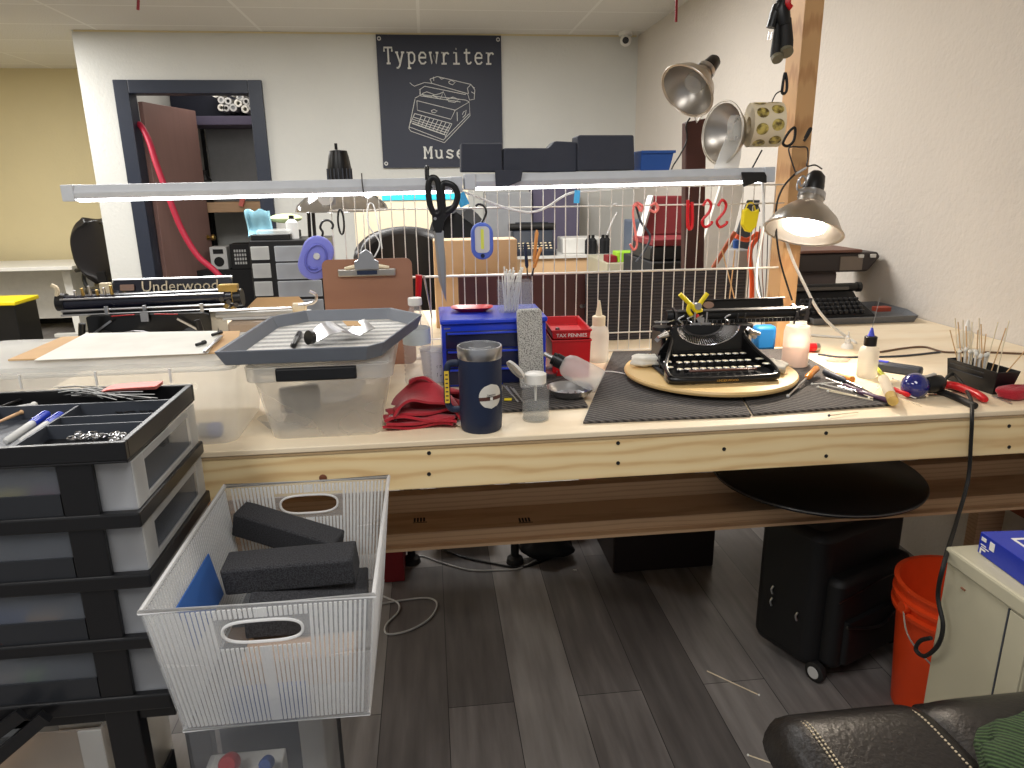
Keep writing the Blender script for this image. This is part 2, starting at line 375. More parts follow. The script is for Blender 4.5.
# ================================================================ setting
WX = 1.81; BY = 6.3; CZ = 2.575; LX = at(71, 30, Y=BY).x; FY = 8.2
def slab(name, x0, x1, y0, y1, z0, z1, m, smooth=False): return struct(MB().box(x0, x1, y0, y1, z0, z1).build(name, m, smooth=False))
slab('floor', -6, WX+.1, -1.5, 9.5, -.05, 0, K['floor'])
slab('ceiling', -6, WX+.1, -1.5, 9.5, CZ, CZ+.05, K['ceil'])
slab('wall_right', WX, WX+.1, -1.5, BY+.1, 0, CZ, K['wallr'])
slab('wall_far', -6, LX+.16, FY, FY+.1, 0, CZ, K['wally'])
slab('wall_left', -5.1, -5, -1.5, FY, 0, CZ, K['wally'])
# back wall with a door opening
D0 = at(113, 80, Y=BY); D1 = at(262, 81, Y=BY); dx0, dx1, dz = D0.x, D1.x, D0.z
w = MB(); w.box(LX, dx0+.03, BY, BY+.12, 0, CZ); w.box(dx1-.03, WX, BY, BY+.12, 0, CZ); w.box(dx0+.03, dx1-.03, BY, BY+.12, dz-.03, CZ)
struct(w.build('wall_back', K['wall'], smooth=False))
w = MB(); w.box(LX+.16, LX+.22, BY+.12, FY, 0, CZ); struct(w.build('wall_return', K['wall'], smooth=False))
fr = MB()
fr.box(dx0, dx0+.11, BY-.025, BY+.14, 0, dz); fr.box(dx1-.11, dx1, BY-.025, BY+.14, 0, dz); fr.box(dx0+.11, dx1-.11, BY-.025, BY+.14, dz-.1, dz)
struct(fr.build('door_1', K['frameb'], smooth=False, bevel=.006))
# closet room behind the door
slab('wall_closet_back', LX+.22, WX, 8.0, 8.1, 0, CZ, K['wall']); slab('wall_closet_right', dx1+.25, dx1+.3, BY+.12, 8.0, 0, CZ, K['wall'])
# ceiling edge trims (dark gap lines)
t = MB(); t.box(LX+.02, WX-.02, BY-.012, BY-.002, CZ-.012, CZ-.001); struct(t.build('trim_1', K['wally'], smooth=False))
b = MB(); b.box(dx1, WX, BY-.012, BY, 0, .1); struct(b.build('baseboard_back', K['blackm'], smooth=False))
b = MB(); b.box(-5, LX, FY-.012, FY, 0, .12); struct(b.build('baseboard_far', K['blackm'], smooth=False))
# open brown door leaf inside the closet
hx = dx0+.12
dr = thing('door_leaf', 'brown wooden door standing open inside the dark framed doorway', 'door', (hx, BY+.16, 0), R(76)); struct(dr)
del dr['label'], dr['category']; dr.name = 'door_2'
MB().box(0, .78, -.02, .02, .01, dz-.14).build('leaf', K['door'], dr, bevel=.004)
kb = MB(); kb.lathe([(.001,0),(.026,0),(.026,.006),(.01,.01),(.01,.035),(.027,.045),(.03,.06),(.02,.072),(.001,.075)], 20, axis((.72,-.02,.95), (0,-1,0))); kb.build('door_knob', K['brass'], dr)
# ================================================================ world and lights
wd = bpy.data.worlds.new('world'); SC.world = wd; wd.use_nodes = True
wd.node_tree.nodes['Background'].inputs[0].default_value = (.95, .97, 1, 1); wd.node_tree.nodes['Background'].inputs[1].default_value = .32
def area(name, loc, sx, sy, e, col=(1,.97,.92), rot=(0,0,0)):
    l = bpy.data.lights.new(name, 'AREA'); l.shape = 'RECTANGLE'; l.size = sx; l.size_y = sy; l.energy = e; l.color = col
    o = bpy.data.objects.new(name, l); COL.objects.link(o); o.location = loc; o.rotation_euler = rot; return o
for i, (x, y, e) in enumerate([(-1.3, .1, 28), (.3, .1, 20), (-1.4, 3.7, 66), (.3, 3.9, 60), (-3.4, 5.6, 80), (-3.6, 2, 34)]):
    area('ceiling_panel_light', (x, y, CZ-.02), .6, 1.2, e, (1, .985, .96))
def point(name, loc, e, r, col):
    l = bpy.data.lights.new(name, 'POINT'); l.energy = e; l.shadow_soft_size = r; l.color = col
    o = bpy.data.objects.new(name, l); COL.objects.link(o); o.location = loc; return o
point('closet_light', ((dx0+dx1)/2, 7.0, 2.4), 6, .1, (1, .95, .9))
SC.view_settings.view_transform = 'Standard'; SC.view_settings.look = 'None'; SC.view_settings.gamma = 1; SC.view_settings.use_curve_mapping = False
SC.view_settings.exposure = .1
SC.cycles.max_bounces = 8; SC.cycles.transparent_max_bounces = 24; SC.cycles.use_denoising = True
SC.cycles.sample_clamp_indirect = 4
# ================================================================ bench
BZ = .90; FYB = 1.372; BL = -1.0; BACK = 2.95
bench = thing('workbench', 'long pine workbench with plywood top running to the right wall', 'workbench', (0, 0, 0))
MB().box(BL, WX-.004, FYB, BACK, BZ-.012, BZ).build('worktop', [K['ply']], bench, smooth=False, bevel=.002)
MB().box(BL, WX-.004, FYB+.002, BACK, BZ-.018, BZ-.0121).build('worktop_edge', K['plyedge'], bench, smooth=False)
fb = MB().box(BL, WX-.004, FYB+.004, FYB+.042, BZ-.107, BZ-.0181).build('front_rail', K['pine'], bench, smooth=False, bevel=.002)
MB().box(BL, WX-.004, BACK-.04, BACK, BZ-.107, BZ-.0181).build('back_rail', K['pine'], bench, smooth=False)
for x in (BL+.05, WX-.16):
    for y in (FYB+.45, BACK-.09): MB().box(x, x+.089, y, y+.04, .0, BZ-.019).build('leg', K['pine_s'], bench, smooth=False, bevel=.002)
for (px, py1, py2) in ((429, 453, 474), (618, 443, 463), (826, 433, 456), (1009, 426, 447), (724, 449, 449)):
    for py in {py1, py2}:
        p = at(px, py, Y=FYB+.004); MB().lathe([(.001,0),(.0042,0),(.0042,.0012),(.002,.0012),(.001,.0004)], 12, axis(p, (0,-1,0))).build('screw', K['rubber'], bench)
p = at(323, 478, Y=FYB+.003); MB().lathe([(.001,0),(.008,0),(.007,.0008),(.001,.001)], 12, axis(p, (0,-1,0))).build('knot', mat('knot_wood', (112, 66, 44), .7), bench)
# lower shelf boards
zs = at(600, 535, Y=1.62)
sz = at(600, 521, Y=1.62).z; upz = at(450, 493, Y=1.74).z
sh = bench
MB().box(BL+.1, WX-.01, 1.62, 1.739, sz-.038, sz).build('flat_board', K['pine_s'], sh, smooth=False, bevel=.002)
MB().box(BL+.1, WX-.01, 1.74, 1.778, sz-.03, upz).build('upright_board', K['pine_s'], sh, smooth=False, bevel=.002)
MB().box(BL+.1, WX-.01, 1.6, 1.619, sz-.038, sz-.03).build('edge_strip', K['pine_s'], sh, smooth=False)
for px in (420, 525):
    a = at(px, 520, Z=sz); q = MB()
    for k in range(4): q.box(a.x-.016+k*.008, a.x-.011+k*.008, a.y-.01, a.y+.012, sz, sz+.0006)
    q.box(a.x-.018, a.x+.018, a.y-.016, a.y-.013, sz, sz+.0006); q.build('grade_stamp', K['blackm'], sh, smooth=False)
for y in (1.66, 2.6):
    MB().box(WX-.11, WX-.02, y, y+.04, 0, sz-.04).build('shelf_leg', K['pine_s'], sh, smooth=False)
MB().box(WX-.11, WX-.02, 1.70, 2.8, sz-.04-.09, sz-.039).build('side_board', mat('red_brown_board', (140, 76, 48), .6, var=.1), sh, smooth=False)
# ================================================================ cage (wire panel)
CY = 2.085
c0 = at(342, 350, Y=CY); c1 = at(772, 350, Y=CY); ztop = at(600, 187, Y=CY).z
cg = thing('wire_grid', 'zinc wire grid panel standing along the back of the workbench', 'wire grid', (0, 0, 0))
q = MB(); x0, x1 = c0.x, c1.x; n = 41
for i in range(n):
    x = x0+(x1-x0)*i/(n-1); j = rnd(-.0015, .0015)
    q.tube([(x+j, CY, BZ+.004), (x-j, CY, ztop)], .0016, 6)
q.build('vertical_wires', K['wire'], cg)
for py, r in ((187, .0025), (206, .0022), (272, .0034), (333, .0022), (352, .0034)):
    z = at(600, py, Y=CY).z; z = max(z, BZ+.0036)
    MB().tube([(x0-.004, CY-.003, z), (x1+.004, CY-.003, z)], r, 8).build('cross_wire', K['wire'], cg)
# ================================================================ post
pa = at(776, 300, Y=2.06); px0 = pa.x
p1_ = at(797, 0, Y=2.06).x; 
PO = thing('wooden_post', 'upright bare pine post at the right end of the wire grid', 'post', (px0+.045, 2.08, BZ))
MB().box(-.036, .02, -.02, .069, 0, CZ-BZ-.002).build('post_board', K['post'], PO, smooth=False, bevel=.002)
# ================================================================ drawer cart at the left front
cz = [at(110, y, Y=1.02).z for y in (443, 464, 515, 530, 577, 591, 640, 652, 699, 714)]
XR = -.446; XL = -.83; YF = 1.02; YB = 1.335
cart = thing('drawer_cart', 'tall black storage cart with translucent drawers facing right, open sorting tray on top', 'drawer cart', (XR, YF, 0))
def L(x, y, z): return V((x-XR, y-YF, z))
ztop_, zrim = cz[0], cz[1]
fl = MB()
W = XR-XL; Dp = YB-YF
# tray top: floor + walls + dividers
tz = zrim+.004
fl.box(-W, 0, 0, Dp, tz-.004, tz)
for a in ((-W, 0, 0, .010), (-W, 0, Dp-.010, Dp), (-W, -W+.010, .010, Dp-.010), (-.010, 0, .010, Dp-.010)): fl.box(*a, tz, ztop_)
fl.build('tray_top', K['black'], cart, smooth=False, bevel=.0015)
dv = MB(); xm = L(*at(60, 430, Z=1.04)).x; xm = -.165
dv.box(xm, xm+.004, .01, Dp*.72, tz, ztop_-.006)
dv.box(xm, -.01, Dp*.36, Dp*.36+.003, tz, ztop_-.006); dv.box(xm, -.01, Dp*.5, Dp*.5+.003, tz, ztop_-.006); dv.box(-W+.01, -.01, Dp*.72, Dp*.72+.004, tz, ztop_-.004)
dv.box(xm-.13, xm-.127, .01, Dp*.72, tz, ztop_-.008)
dv.build('tray_divider', K['dgrey'], cart, smooth=False)
MB().box(-W+.012, xm-.002, .012, Dp*.7, tz, tz+.0015).build('tray_liner', K['dgrey'], cart, smooth=False)
pst = MB()
pw = .05
for x0 in (-.05-.052, -W): 
    for y0 in (0.004, Dp-.034): pst.hexa([(x0, y0, .02), (x0+pw, y0, .02), (x0+pw, y0+.03, .02), (x0, y0+.03, .02)], [(x0, y0, tz-.004), (x0+pw, y0, tz-.004), (x0+pw, y0+.03, tz-.004), (x0, y0+.03, tz-.004)])
pst.build('corner_posts', K['black'], cart, smooth=False, bevel=.002)
def drawer(za, zb, ext=0.0, dark=True):
    # za top, zb bottom
    d = MB(); xf = -.002+ext
    d.box(-W+.02, xf, .012, .016, zb+.004, za-.003); d.box(-W+.02, xf, Dp-.016, Dp-.012, zb+.004, za-.003)
    d.box(-W+.02, xf, .012, Dp-.012, zb+.001, zb+.004)
    o = d.build('drawer', K['drawer'], cart, smooth=False)
    fr = MB(); x = xf
    MB().box(x-.006, x-.004, .05, Dp-.045, zb+.008, za-.010).build('inset_panel', K['window'], o, smooth=False)
    fr.box(x, x+.003, .012, .055, zb+.002, za-.002); fr.box(x, x+.003, Dp-.05, Dp-.012, zb+.002, za-.002)
    fr.box(x, x+.003, .055, Dp-.05, zb+.002, zb+.012); fr.box(x, x+.003, .055, Dp-.05, za-.016, za-.002)
    fr.build('drawer_front', K['frost'], o, smooth=False, bevel=.0015)
    return o
lv = [(cz[1], cz[2]), (cz[3], cz[4]), (cz[5], cz[6]), (cz[7], cz[8])]
for i, (za, zb) in enumerate(lv):
    drawer(za, zb)
    nz = lv[i+1][0] if i < 3 else cz[9]
    s_ = MB(); s_.box(-W, .004, .0, Dp, nz, zb); s_.build('shelf_frame', K['black'], cart, smooth=False, bevel=.003)
    # side panel: smoky window over a dark strip
    s2 = MB(); h = za-zb; s2.box(-W+.03, -.104, .006, .010, zb, zb+h*.42); s2.build('side_strip', mat('satin_dark', (40, 42, 46), .3), cart, smooth=False)
    MB().box(-W+.03, -.104, .0075, .0095, zb+h*.42, za).build('side_window', K['window'], cart, smooth=False)
# things seen inside drawers
def lump(name, lab, cat, c, s, m, grp=None, rot=(0,0,0), rb=.3):
    o = MB().box(-s[0]/2, s[0]/2, -s[1]/2, s[1]/2, 0, s[2]).build(name, m, None, bevel=min(s)*rb); o.location = c; o.rotation_euler = rot; return tag(o, lab, cat, grp)
for (px, py, s, m, nm, lab, cat) in (
    (12, 497, (.06, .03, .034), 'yellow', 'yellow_pouch', 'small yellow pouch inside the top cart drawer', 'pouch'),
    (52, 492, (.05, .04, .038), 'dred', 'red_pouch', 'dark red pouch inside the top cart drawer', 'pouch'),
    (16, 616, (.07, .03, .048), 'cobalt', 'blue_packet', 'blue packet with white label inside the third cart drawer', 'packet'),
    (50, 616, (.06, .04, .044), 'kraft', 'tan_packet', 'tan packet inside the third cart drawer', 'packet'),
    (8, 682, (.06, .03, .04), 'tan', 'wooden_block', 'tan wooden block inside the fourth cart drawer', 'block'),
    (38, 676, (.03, .03, .044), 'green', 'green_roll', 'green roll of tape inside the fourth cart drawer', 'tape roll')):
    p = at(px, py, Y=YF+.035)
    lz = [zb for za, zb in lv if zb < p.z+.03]; zb = lz[0] if lz else lv[-1][1]
    lump(nm, lab, cat, (p.x, p.y, zb+.0045), s, K[m])
# lower wide cart with a drawer pulled right
zb_ = cz[9]
MB().box(-W, .004, 0.01, Dp, zb_-.022, zb_-.0005).build('base_deck', K['black'], cart, smooth=False, bevel=.002)
lc = thing('deep_drawer_unit', 'large clear deep drawer pulled out to the right below the black cart', 'drawer', (-.42, 1.0, 0))
zt = zb_-.024; rx = at(318, 735, Y=1.0).x
q = MB(); poly = [(-.015, .03), (rx+.42, .03), (rx+.42, .14), (-.015, .14)]
pb = [(-.01, .035), (rx+.41, .035), (rx+.41, .135), (-.01, .135)]
q.shell(pb, poly, zt-.26, zt-.02, .004); q.build('drawer_tub', K['clearp'], lc, smooth=False, bevel=.002)
MB().box(rx+.385, rx+.425, .02, .15, zt-.25, zt-.018).build('drawer_face', K['frost'], lc, smooth=False, bevel=.004)
MB().box(-.008, rx+.408, .038, .132, 0, zt-.2605).build('support_frame', K['black'], lc, smooth=False, bevel=.003)
for (px, nm, m, lab, r) in ((231, 'red_spool', 'red', 'round red spool lying in the deep drawer', .017), (268, 'blue_spool', 'cobalt', 'small dull blue spool lying in the deep drawer', .012)):
    p = at(px, 762, Y=1.08); o = MB().lathe([(.001,0),(r,0),(r,.02),(r*.8,.026),(.001,.026)], 20).build(nm, K[m]); o.location = (p.x, p.y, p.z); o.rotation_euler = (R(60), 0, 0); tag(o, lab, 'spool'); 
# shelf under items so they rest: folded papers
pz_ = at(231, 766, Y=1.08).z-.016; o = MB().box(-.075, .06, -.04, .045, 0, pz_-(zt-.256)).build('folded_papers', K['paper'], None, smooth=False, bevel=.003); o.location = (at(245, 762, Y=1.08).x, 1.085, zt-.2555); tag(o, 'pale folded papers under the red spool in the deep drawer', 'papers')
ct = thing('tall_carton', 'tall dark grey carton standing on the floor behind the deep drawer, under the clear basket', 'carton', (-.335, 1.25, 0))
_bot = at(172, 733, Y=at(260, 603, Z=.86).y+.02).z
MB().box(-.10, .10, -.07, .085, 0, _bot-.001).build('carton_body', K['dgrey'], ct, smooth=False, bevel=.003)
MB().box(-.10, .10, -.0715, -.0702, _bot-.05, _bot-.02).build('tape_strip', K['card'], ct, smooth=False)
lx = thing('clear_lower_box', 'clear box with frosted end beneath the black cart at the lower left', 'box', (-.73, 1.03, 0))
MB().shell([(-.1, 0), (.165, 0), (.165, .25), (-.1, .25)], [(-.1, 0), (.17, 0), (.17, .25), (-.1, .25)], .3, zt-.01, .004).build('box_wall', K['bin'], lx, smooth=False)
MB().box(.135, .17, -.004, -.0005, .3, zt-.01).build('frosted_end', K['frost'], lx, smooth=False)
MB().box(-.1, .17, .02, .24, 0, .299).build('base_box', K['dgrey'], lx, smooth=False); MB().box(-.08, .08, .03, .2, .306, .40).build('brown_content', K['card'], lx, smooth=False); MB().box(-.02, .1, .21, .24, .306, zt-.03).build('white_content', K['white'], lx, smooth=False)
# white tilted board with black edges at lower left
q = thing('folded_board', 'white board with thick black edges leaning at the lower left below the cart', 'board', (0, 0, 0))
a = at(-40, 790, Y=1.0); b = at(46, 716, Y=1.0)
MB().bar(a, b, .02, .012, (0,-1,0)).build('black_edge', K['black'], q, smooth=False)
a2 = at(-40, 760, Y=1.0); b2 = at(22, 714, Y=1.0)
MB().bar(a2+V((0,.001,0)), b2+V((0,.001,0)), .02, .01, (0,-1,0)).build('black_edge', K['black'], q, smooth=False)
m_ = MB(); d = V((0,.03,0)); m_.add([a+d, b+d, b2+d+V((-.02,0,0)), a2+d, a+d*1.2, b+d*1.2, b2+d*1.2+V((-.02,0,0)), a2+d*1.2], [(0,1,2,3),(7,6,5,4),(0,4,5,1),(1,5,6,2),(2,6,7,3),(3,7,4,0)]); m_.build('board_face', K['grey'], q, smooth=False)
# ---- tray contents
tzz = tz+.0015
def marker(p0, p1, body, cap, nm, lab, cat, r=.006, grp=None):
    p0 = V(p0); p1 = V(p1); t = thing(nm, lab, cat, p0, 0, grp); d = p1-p0
    MB().tube([(0,0,0), d*.03, d*.62], [r*.5, r, r], 12).build('barrel', body, t)
    MB().tube([d*.6, d*.95, d], [r*1.12, r*1.12, r*.6], 12).build('cap', cap, t)
    MB().bar(d*.62+V((0,0,r*1.1)), d*.92+V((0,0,r*1.1)), .003, .002).build('clip', cap, t)
    return t
cb = mat('blue_cap_plastic', (30, 60, 190), .3)
marker(at(6, 442, Z=tzz+.012), at(48, 413, Z=tzz+.014), K['lgrey'], cb, 'marker_pen', 'grey marker with blue cap, left one of the pair in the cart tray', 'marker', .0062)
marker(at(22, 442, Z=tzz+.012), at(62, 414, Z=tzz+.014), K['lgrey'], cb, 'marker_pen', 'grey marker with blue cap, right one of the pair in the cart tray', 'marker', .0062)
for (a, b, r, m, nm, lab, cat) in ((( -6, 412), (34, 405), .004, 'lgrey', 'steel_punch', 'pale steel punch lying in the cart tray beside the markers', 'punch'), ((-6, 424), (22, 412), .003, 'tan', 'wooden_stick', 'tan wooden stick lying left of the markers in the cart tray', 'stick'), ((-5, 409), (24, 399), .0035, 'black', 'black_probe', 'thin black probe with round head in the cart tray', 'probe')):
    p0 = at(*a, Z=tzz+.01); p1 = at(*b, Z=tzz+.012); t = thing(nm, lab, cat, p0); MB().tube([(0,0,0), (p1-p0)*.6, p1-p0], [r*.6, r, r], 10).build('shaft', K[m], t)
    MB().ball(p1-p0, r*1.5, 10, 6).build('tip', K[m] if m != 'lgrey' else K['white'], t)
# pipe cleaners / cable ties heap and pink strips
for i in range(26):
    p = at(rnd(52, 95), rnd(387, 397), Z=tzz+.028); q_ = at(rnd(100, 158), rnd(389, 400), Z=tzz+.028)
    o = MB().tube(crv([p, (p+q_)/2+V((0, rnd(-.004,.004), rnd(0,.006))), q_], 4), .0008, 5).build('cable_tie', K['lgrey'] if i % 3 else K['black']); tag(o, 'thin grey or black cable tie in the loose bundle on the cart tray', 'cable tie', 'bundle of cable ties on the cart tray')
for i in range(4):
    a = at(100+i*2, 392-i*.6, Z=ztop_+.004+i*.0018); b = at(156, 388.5-i*.8, Z=ztop_+.004+i*.0018)
    o = MB().sheet(lambda u, v: a+(b-a)*u+V((0, .036*v, .0006*sin(u*5))), 10, 2, .0012).build('pink_strip', K['pink']); tag(o, 'flat pink strip in the small stack across the cart tray edge', 'strip', 'pink strips on the cart tray')
for i in range(34):
    p = at(rnd(70, 124), rnd(433, 440), Z=tzz+.006+rnd(0, .008)); o = MB().tube([(cos(t)*.006, sin(t)*.0045, 0) for t in [k*pi/5 for k in range(10)]], .0012, 5, closed=True).build('steel_ring', K['steel']); o.location = p; o.rotation_euler = (rnd(-.6,.6), rnd(-.6,.6), rnd(0,3)); tag(o, 'small oval steel link in the front compartment of the cart tray', 'ring', 'steel links in the cart tray')
for i, (px, py) in enumerate([(100, 424), (106, 426), (124, 425), (130, 412), (142, 411), (118, 412), (150, 412)]):
    p = at(px, py, Z=tzz+.004); t = thing('small_clip', 'small dark metal clip in the middle compartments of the cart tray', 'clip', p, rnd(0, 3), 'dark clips in the cart tray')
    MB().tube(crv([(-.009,0,0),(0,.003,.001),(.009,0,0),(0,-.003,.002)], 4, True), .0011, 5, closed=True).build('loop', K['dsteel'], t)
# ================================================================ ribbed clear basket
BR = .86
fl_, fr_, brc, blc = [at(*p, Z=BR) for p in ((150, 603), (377, 604), (385, 481.5), (225, 481.5))]
BRY0 = (fl_.y+fr_.y)/2; BRY1 = min((brc.y+blc.y)/2, FYB-.004)
xa = (fl_.x+blc.x)/2; xb = (fr_.x+brc.x)/2
bot = at(172, 733, Y=BRY0+.02).z
bk = thing('storage_basket', 'clear ribbed plastic basket with oval handle cutouts hanging in front of the bench', 'basket', ((xa+xb)/2, (BRY0+BRY1)/2, bot))
hw = (xb-xa)/2; hd = (BRY1-BRY0)/2; hh = BR-bot; tp = .022
def bpt(u, v, w_):  # u,v in -1..1, w height 0..1
    k = w_; return V((u*(hw-tp+tp*k), v*(hd-tp+tp*k), hh*k))
def holewall(v):
    # front/back wall with oval handle hole (ring of points bridged to rectangle)
    m = MB(); n = 32; hc = (0, .80); 
    cx, cz_ = 0, .79; rx_, rz_ = .36, .085
    inner = []; outer = []
    for k in range(n):
        a = 2*pi*k/n; c_, s_ = cos(a), sin(a)
        e = .6
        inner.append((cx+rx_*abs(c_)**e*(1 if c_ > 0 else -1), cz_+rz_*abs(s_)**.8*(1 if s_ > 0 else -1)))
        sx = 1/max(abs(c_), 1e-6)*1.0; sy = 1e9
        # project onto rectangle [-1,1]x[.55,1]
        t = min(1/max(abs(c_), 1e-6), (1-cz_ if s_ > 0 else cz_-.55)/max(abs(s_), 1e-6)); outer.append((cx+c_*t, cz_+s_*t))
    for sgn in (0, 1):
        off = V((0, (-.0012 if sgn else .0012), 0))
        vs = [bpt(x, v, z)+off for x, z in inner]+[bpt(x, v, z)+off for x, z in outer]
        m.add(vs, [(k, (k+1) % n, n+(k+1) % n, n+k) for k in range(n)])
    m.hexa([bpt(-1, v, 0)+V((0,-.0012,0)), bpt(1, v, 0)+V((0,-.0012,0)), bpt(1, v, 0)+V((0,.0012,0)), bpt(-1, v, 0)+V((0,.0012,0))], [bpt(-1, v, .55)+V((0,-.0012,0)), bpt(1, v, .55)+V((0,-.0012,0)), bpt(1, v, .55)+V((0,.0012,0)), bpt(-1, v, .55)+V((0,.0012,0))])
    # fill corner triangles of the rectangle
    for (sx, sz, k0) in ((1, 1, 0), (-1, 1, 1), (-1, 0, 2), (1, 0, 3)):
        q0 = [o_ for o_ in outer if (o_[0]*sx > 0 and (o_[1] > cz_) == bool(sz))]
        zc = 1 if sz else .55
        A = [o_ for o_ in q0 if abs(abs(o_[0])-1) < 1e-4]; B = [o_ for o_ in q0 if abs(o_[1]-zc) < 1e-4]
        if A and B:
            a_ = max(A, key=lambda t: abs(t[1]-cz_)); b_ = max(B, key=lambda t: abs(t[0]))
            m.add([bpt(*(a_[0], v, a_[1])), bpt(b_[0], v, b_[1]), bpt(sx, v, zc)], [(0,1,2)])
    wl = m.build('handle_wall', K['basket'], bk, smooth=False)
    rim_ = MB().tube([bpt(x, v, z)+V((0,-.001,0)) for x, z in inner], .0022, 6, closed=True).build('handle_rim', K['basketr'], wl)
    ribs = MB()
    for i in range(1, 44):
        u = -.97+1.94*i/44
        if i % 3 == 0 and abs(u) > .62: pass
        zt_ = .97
        top = [bpt(u, v, z_) for z_ in (.03, .66 if abs(u) < .42 else .97)]
        wdt = .0040 if abs(u) < .8 else .0030
        if i == 22: wdt = .008
        ribs.bar(top[0], top[1], wdt, .0022, (0,1,0))
        if abs(u) < .42: ribs.bar(bpt(u, v, .9), bpt(u, v, .97), wdt, .0022, (0,1,0))
    ribs.build('ribs', K['basketr'], wl, smooth=False)
holewall(-1); holewall(1)
for u in (-1, 1):
    o_ = V((.0012*u, 0, 0)); m = MB(); m.add([bpt(u,-1,0)-o_, bpt(u,1,0)-o_, bpt(u,1,1)-o_, bpt(u,-1,1)-o_, bpt(u,-1,0)+o_, bpt(u,1,0)+o_, bpt(u,1,1)+o_, bpt(u,-1,1)+o_], [(0,1,2,3),(7,6,5,4),(0,4,5,1),(2,6,7,3)])
    wl = m.build('side_wall', K['basket'], bk, smooth=False); ribs = MB()
    for i in range(1, 50): v = -1+2*i/50; ribs.bar(bpt(u, v, .03), bpt(u, v, .97), .0022, .0036, (1,0,0))
    ribs.build('ribs', K['basketr'], wl, smooth=False)
MB().box(-hw+tp, hw-tp, -hd+tp, hd-tp, 0, .003).build('basket_floor', K['basket'], bk, smooth=False)
MB().tube([bpt(-1,-1,1), bpt(1,-1,1), bpt(1,1,1), bpt(-1,1,1)], .0042, 8, closed=True).build('rim', K['basketr'], bk)
MB().tube([bpt(-1,-1,0), bpt(1,-1,0), bpt(1,1,0), bpt(-1,1,0)], .003, 8, closed=True).build('base_rim', K['basketr'], bk)
# foam pieces inside
def foamblk(nm, lab, c, s, rot, m='foam'):
    o = MB().box(-s[0]/2, s[0]/2, -s[1]/2, s[1]/2, -s[2]/2, s[2]/2).build(nm, K[m], None, bevel=.004); o.location = c; o.rotation_euler = rot; tag(o, lab, 'foam block'); return o
p = at(296, 566, Z=bot+.135)
foamblk('foam_block', 'long black foam bar lying across the top of the basket', (p.x-.006, p.y-.004, bot+.135), (.215, .055, .05), (R(8), R(-3), R(-3)))
p = at(290, 548, Z=bot+.12); foamblk('foam_block', 'black foam wedge behind the long foam bar in the basket', (p.x-.01, p.y+.045, bot+.128), (.2, .05, .05), (R(6), R(14), R(-16)))
p = at(310, 590, Z=bot+.10); foamblk('foam_block', 'flat black foam slab under the long foam bar in the basket', (p.x, p.y-.004, bot+.082), (.19, .13, .04), (R(2), R(3), R(4)))
o = MB().box(-.085, .085, -.115, .09, 0, .05).build('cardboard_box', K['card'], None, bevel=.002); o.location = (bk.location.x+.02, bk.location.y+.0, bot+.0035); tag(o, 'brown cardboard box at the bottom of the clear basket', 'box')
o = MB().sheet(lambda u, v: bpt(-1, -.5+.8*u-.1*v, .34+.42*v)+V((.006, 0, 0)), 8, 8, .002).build('blue_cloth', mat('blue_label', (60, 110, 190), .5)); o.location = bk.location; tag(o, 'blue cloth against the left wall inside the clear basket', 'cloth')
o = MB().box(-.055, .055, -.006, .006, 0, .05).build('blue_card', K['cobalt'], None, smooth=False); o.location = (bk.location.x-.01, BRY0+tp+.012, bot+.0035); tag(o, 'dull blue card showing through the basket front', 'card')
# ================================================================ long clear bin with papers
z1 = at(120, 364, Y=1.385).z
xr_ = at(236, 380, Y=1.385).x; xl_ = -.98
yb_ = at(130, 334, Z=z1).y
lb = thing('storage_bin', 'long low clear storage bin with white lid covered by papers at the bench left end', 'bin', ((xl_+xr_)/2, 1.395, BZ))
w2 = (xr_-xl_)/2; hB = z1-BZ
MB().shell(rr(-w2+.03, w2-.025, .02, yb_-1.415, .03), rr(-w2+.008, w2-.006, 0, yb_-1.395, .03), 0.001, hB-.02, .003).build('tub', K['bin'], lb)
l = MB(); l.prism(rr(-w2, w2, -.01, yb_-1.385, .03), hB-.022, hB-.014); l.prism(rr(-w2+.012, w2-.012, .002, yb_-1.397, .03), hB-.014, hB-.004); l.build('lid', K['frost'], lb, bevel=.002)
for x in (-.3, -.12, .06, .24): MB().box(w2*x/.4-.002, w2*x/.4+.002, -.0125, -.0102, hB-.04, hB-.012).build('lid_clip', K['white'], lb, smooth=False)
zt_ = z1-.003
def quadsheet(nm, lab, cat, px, z, th, m, grp=None):
    P_ = [at(x, y, Z=z) for x, y in px]; o = MB().hexa(P_, [p+V((0,0,th)) for p in P_]).build(nm, m, None, smooth=False); return tag(o, lab, cat, grp)
quadsheet('kraft_folder', 'tan kraft folder under the white sheet on the long bin lid', 'folder', ((8, 361), (236, 353), (240, 332), (62, 338)), zt_, .003, K['kraft'])
quadsheet('paper_sheet', 'large white paper sheet on top of the long bin lid', 'paper', ((34, 360.5), (208, 353.5), (222, 331), (86, 333.5)), zt_+.0035, .0008, K['paper'])
for i, (a, b) in enumerate((((204, 352), (222, 336)), ((196, 345), (206, 342)), ((212, 335), (222, 332)))):
    marker(at(*a, Z=zt_+.009), at(*b, Z=zt_+.009), K['steel'] if i == 0 else K['black'], K['black'] if i else K['steel'], 'pen', ['silver pen lying at the right edge of the papers', 'short black pen on the white sheet, nearer one', 'short black pen on the white sheet, farther one'][i], 'pen', .0035)
for (px, py, m, lab) in ((213, 412, 'cobalt', 'dull blue item showing through the long bin front'), (200, 408, 'grey', 'grey item showing through the long bin front')):
    p = at(px, py, Y=1.45); lump('stored_item', lab, 'item', (p.x, p.y, BZ+.005), (.03, .03, .03), K[m])
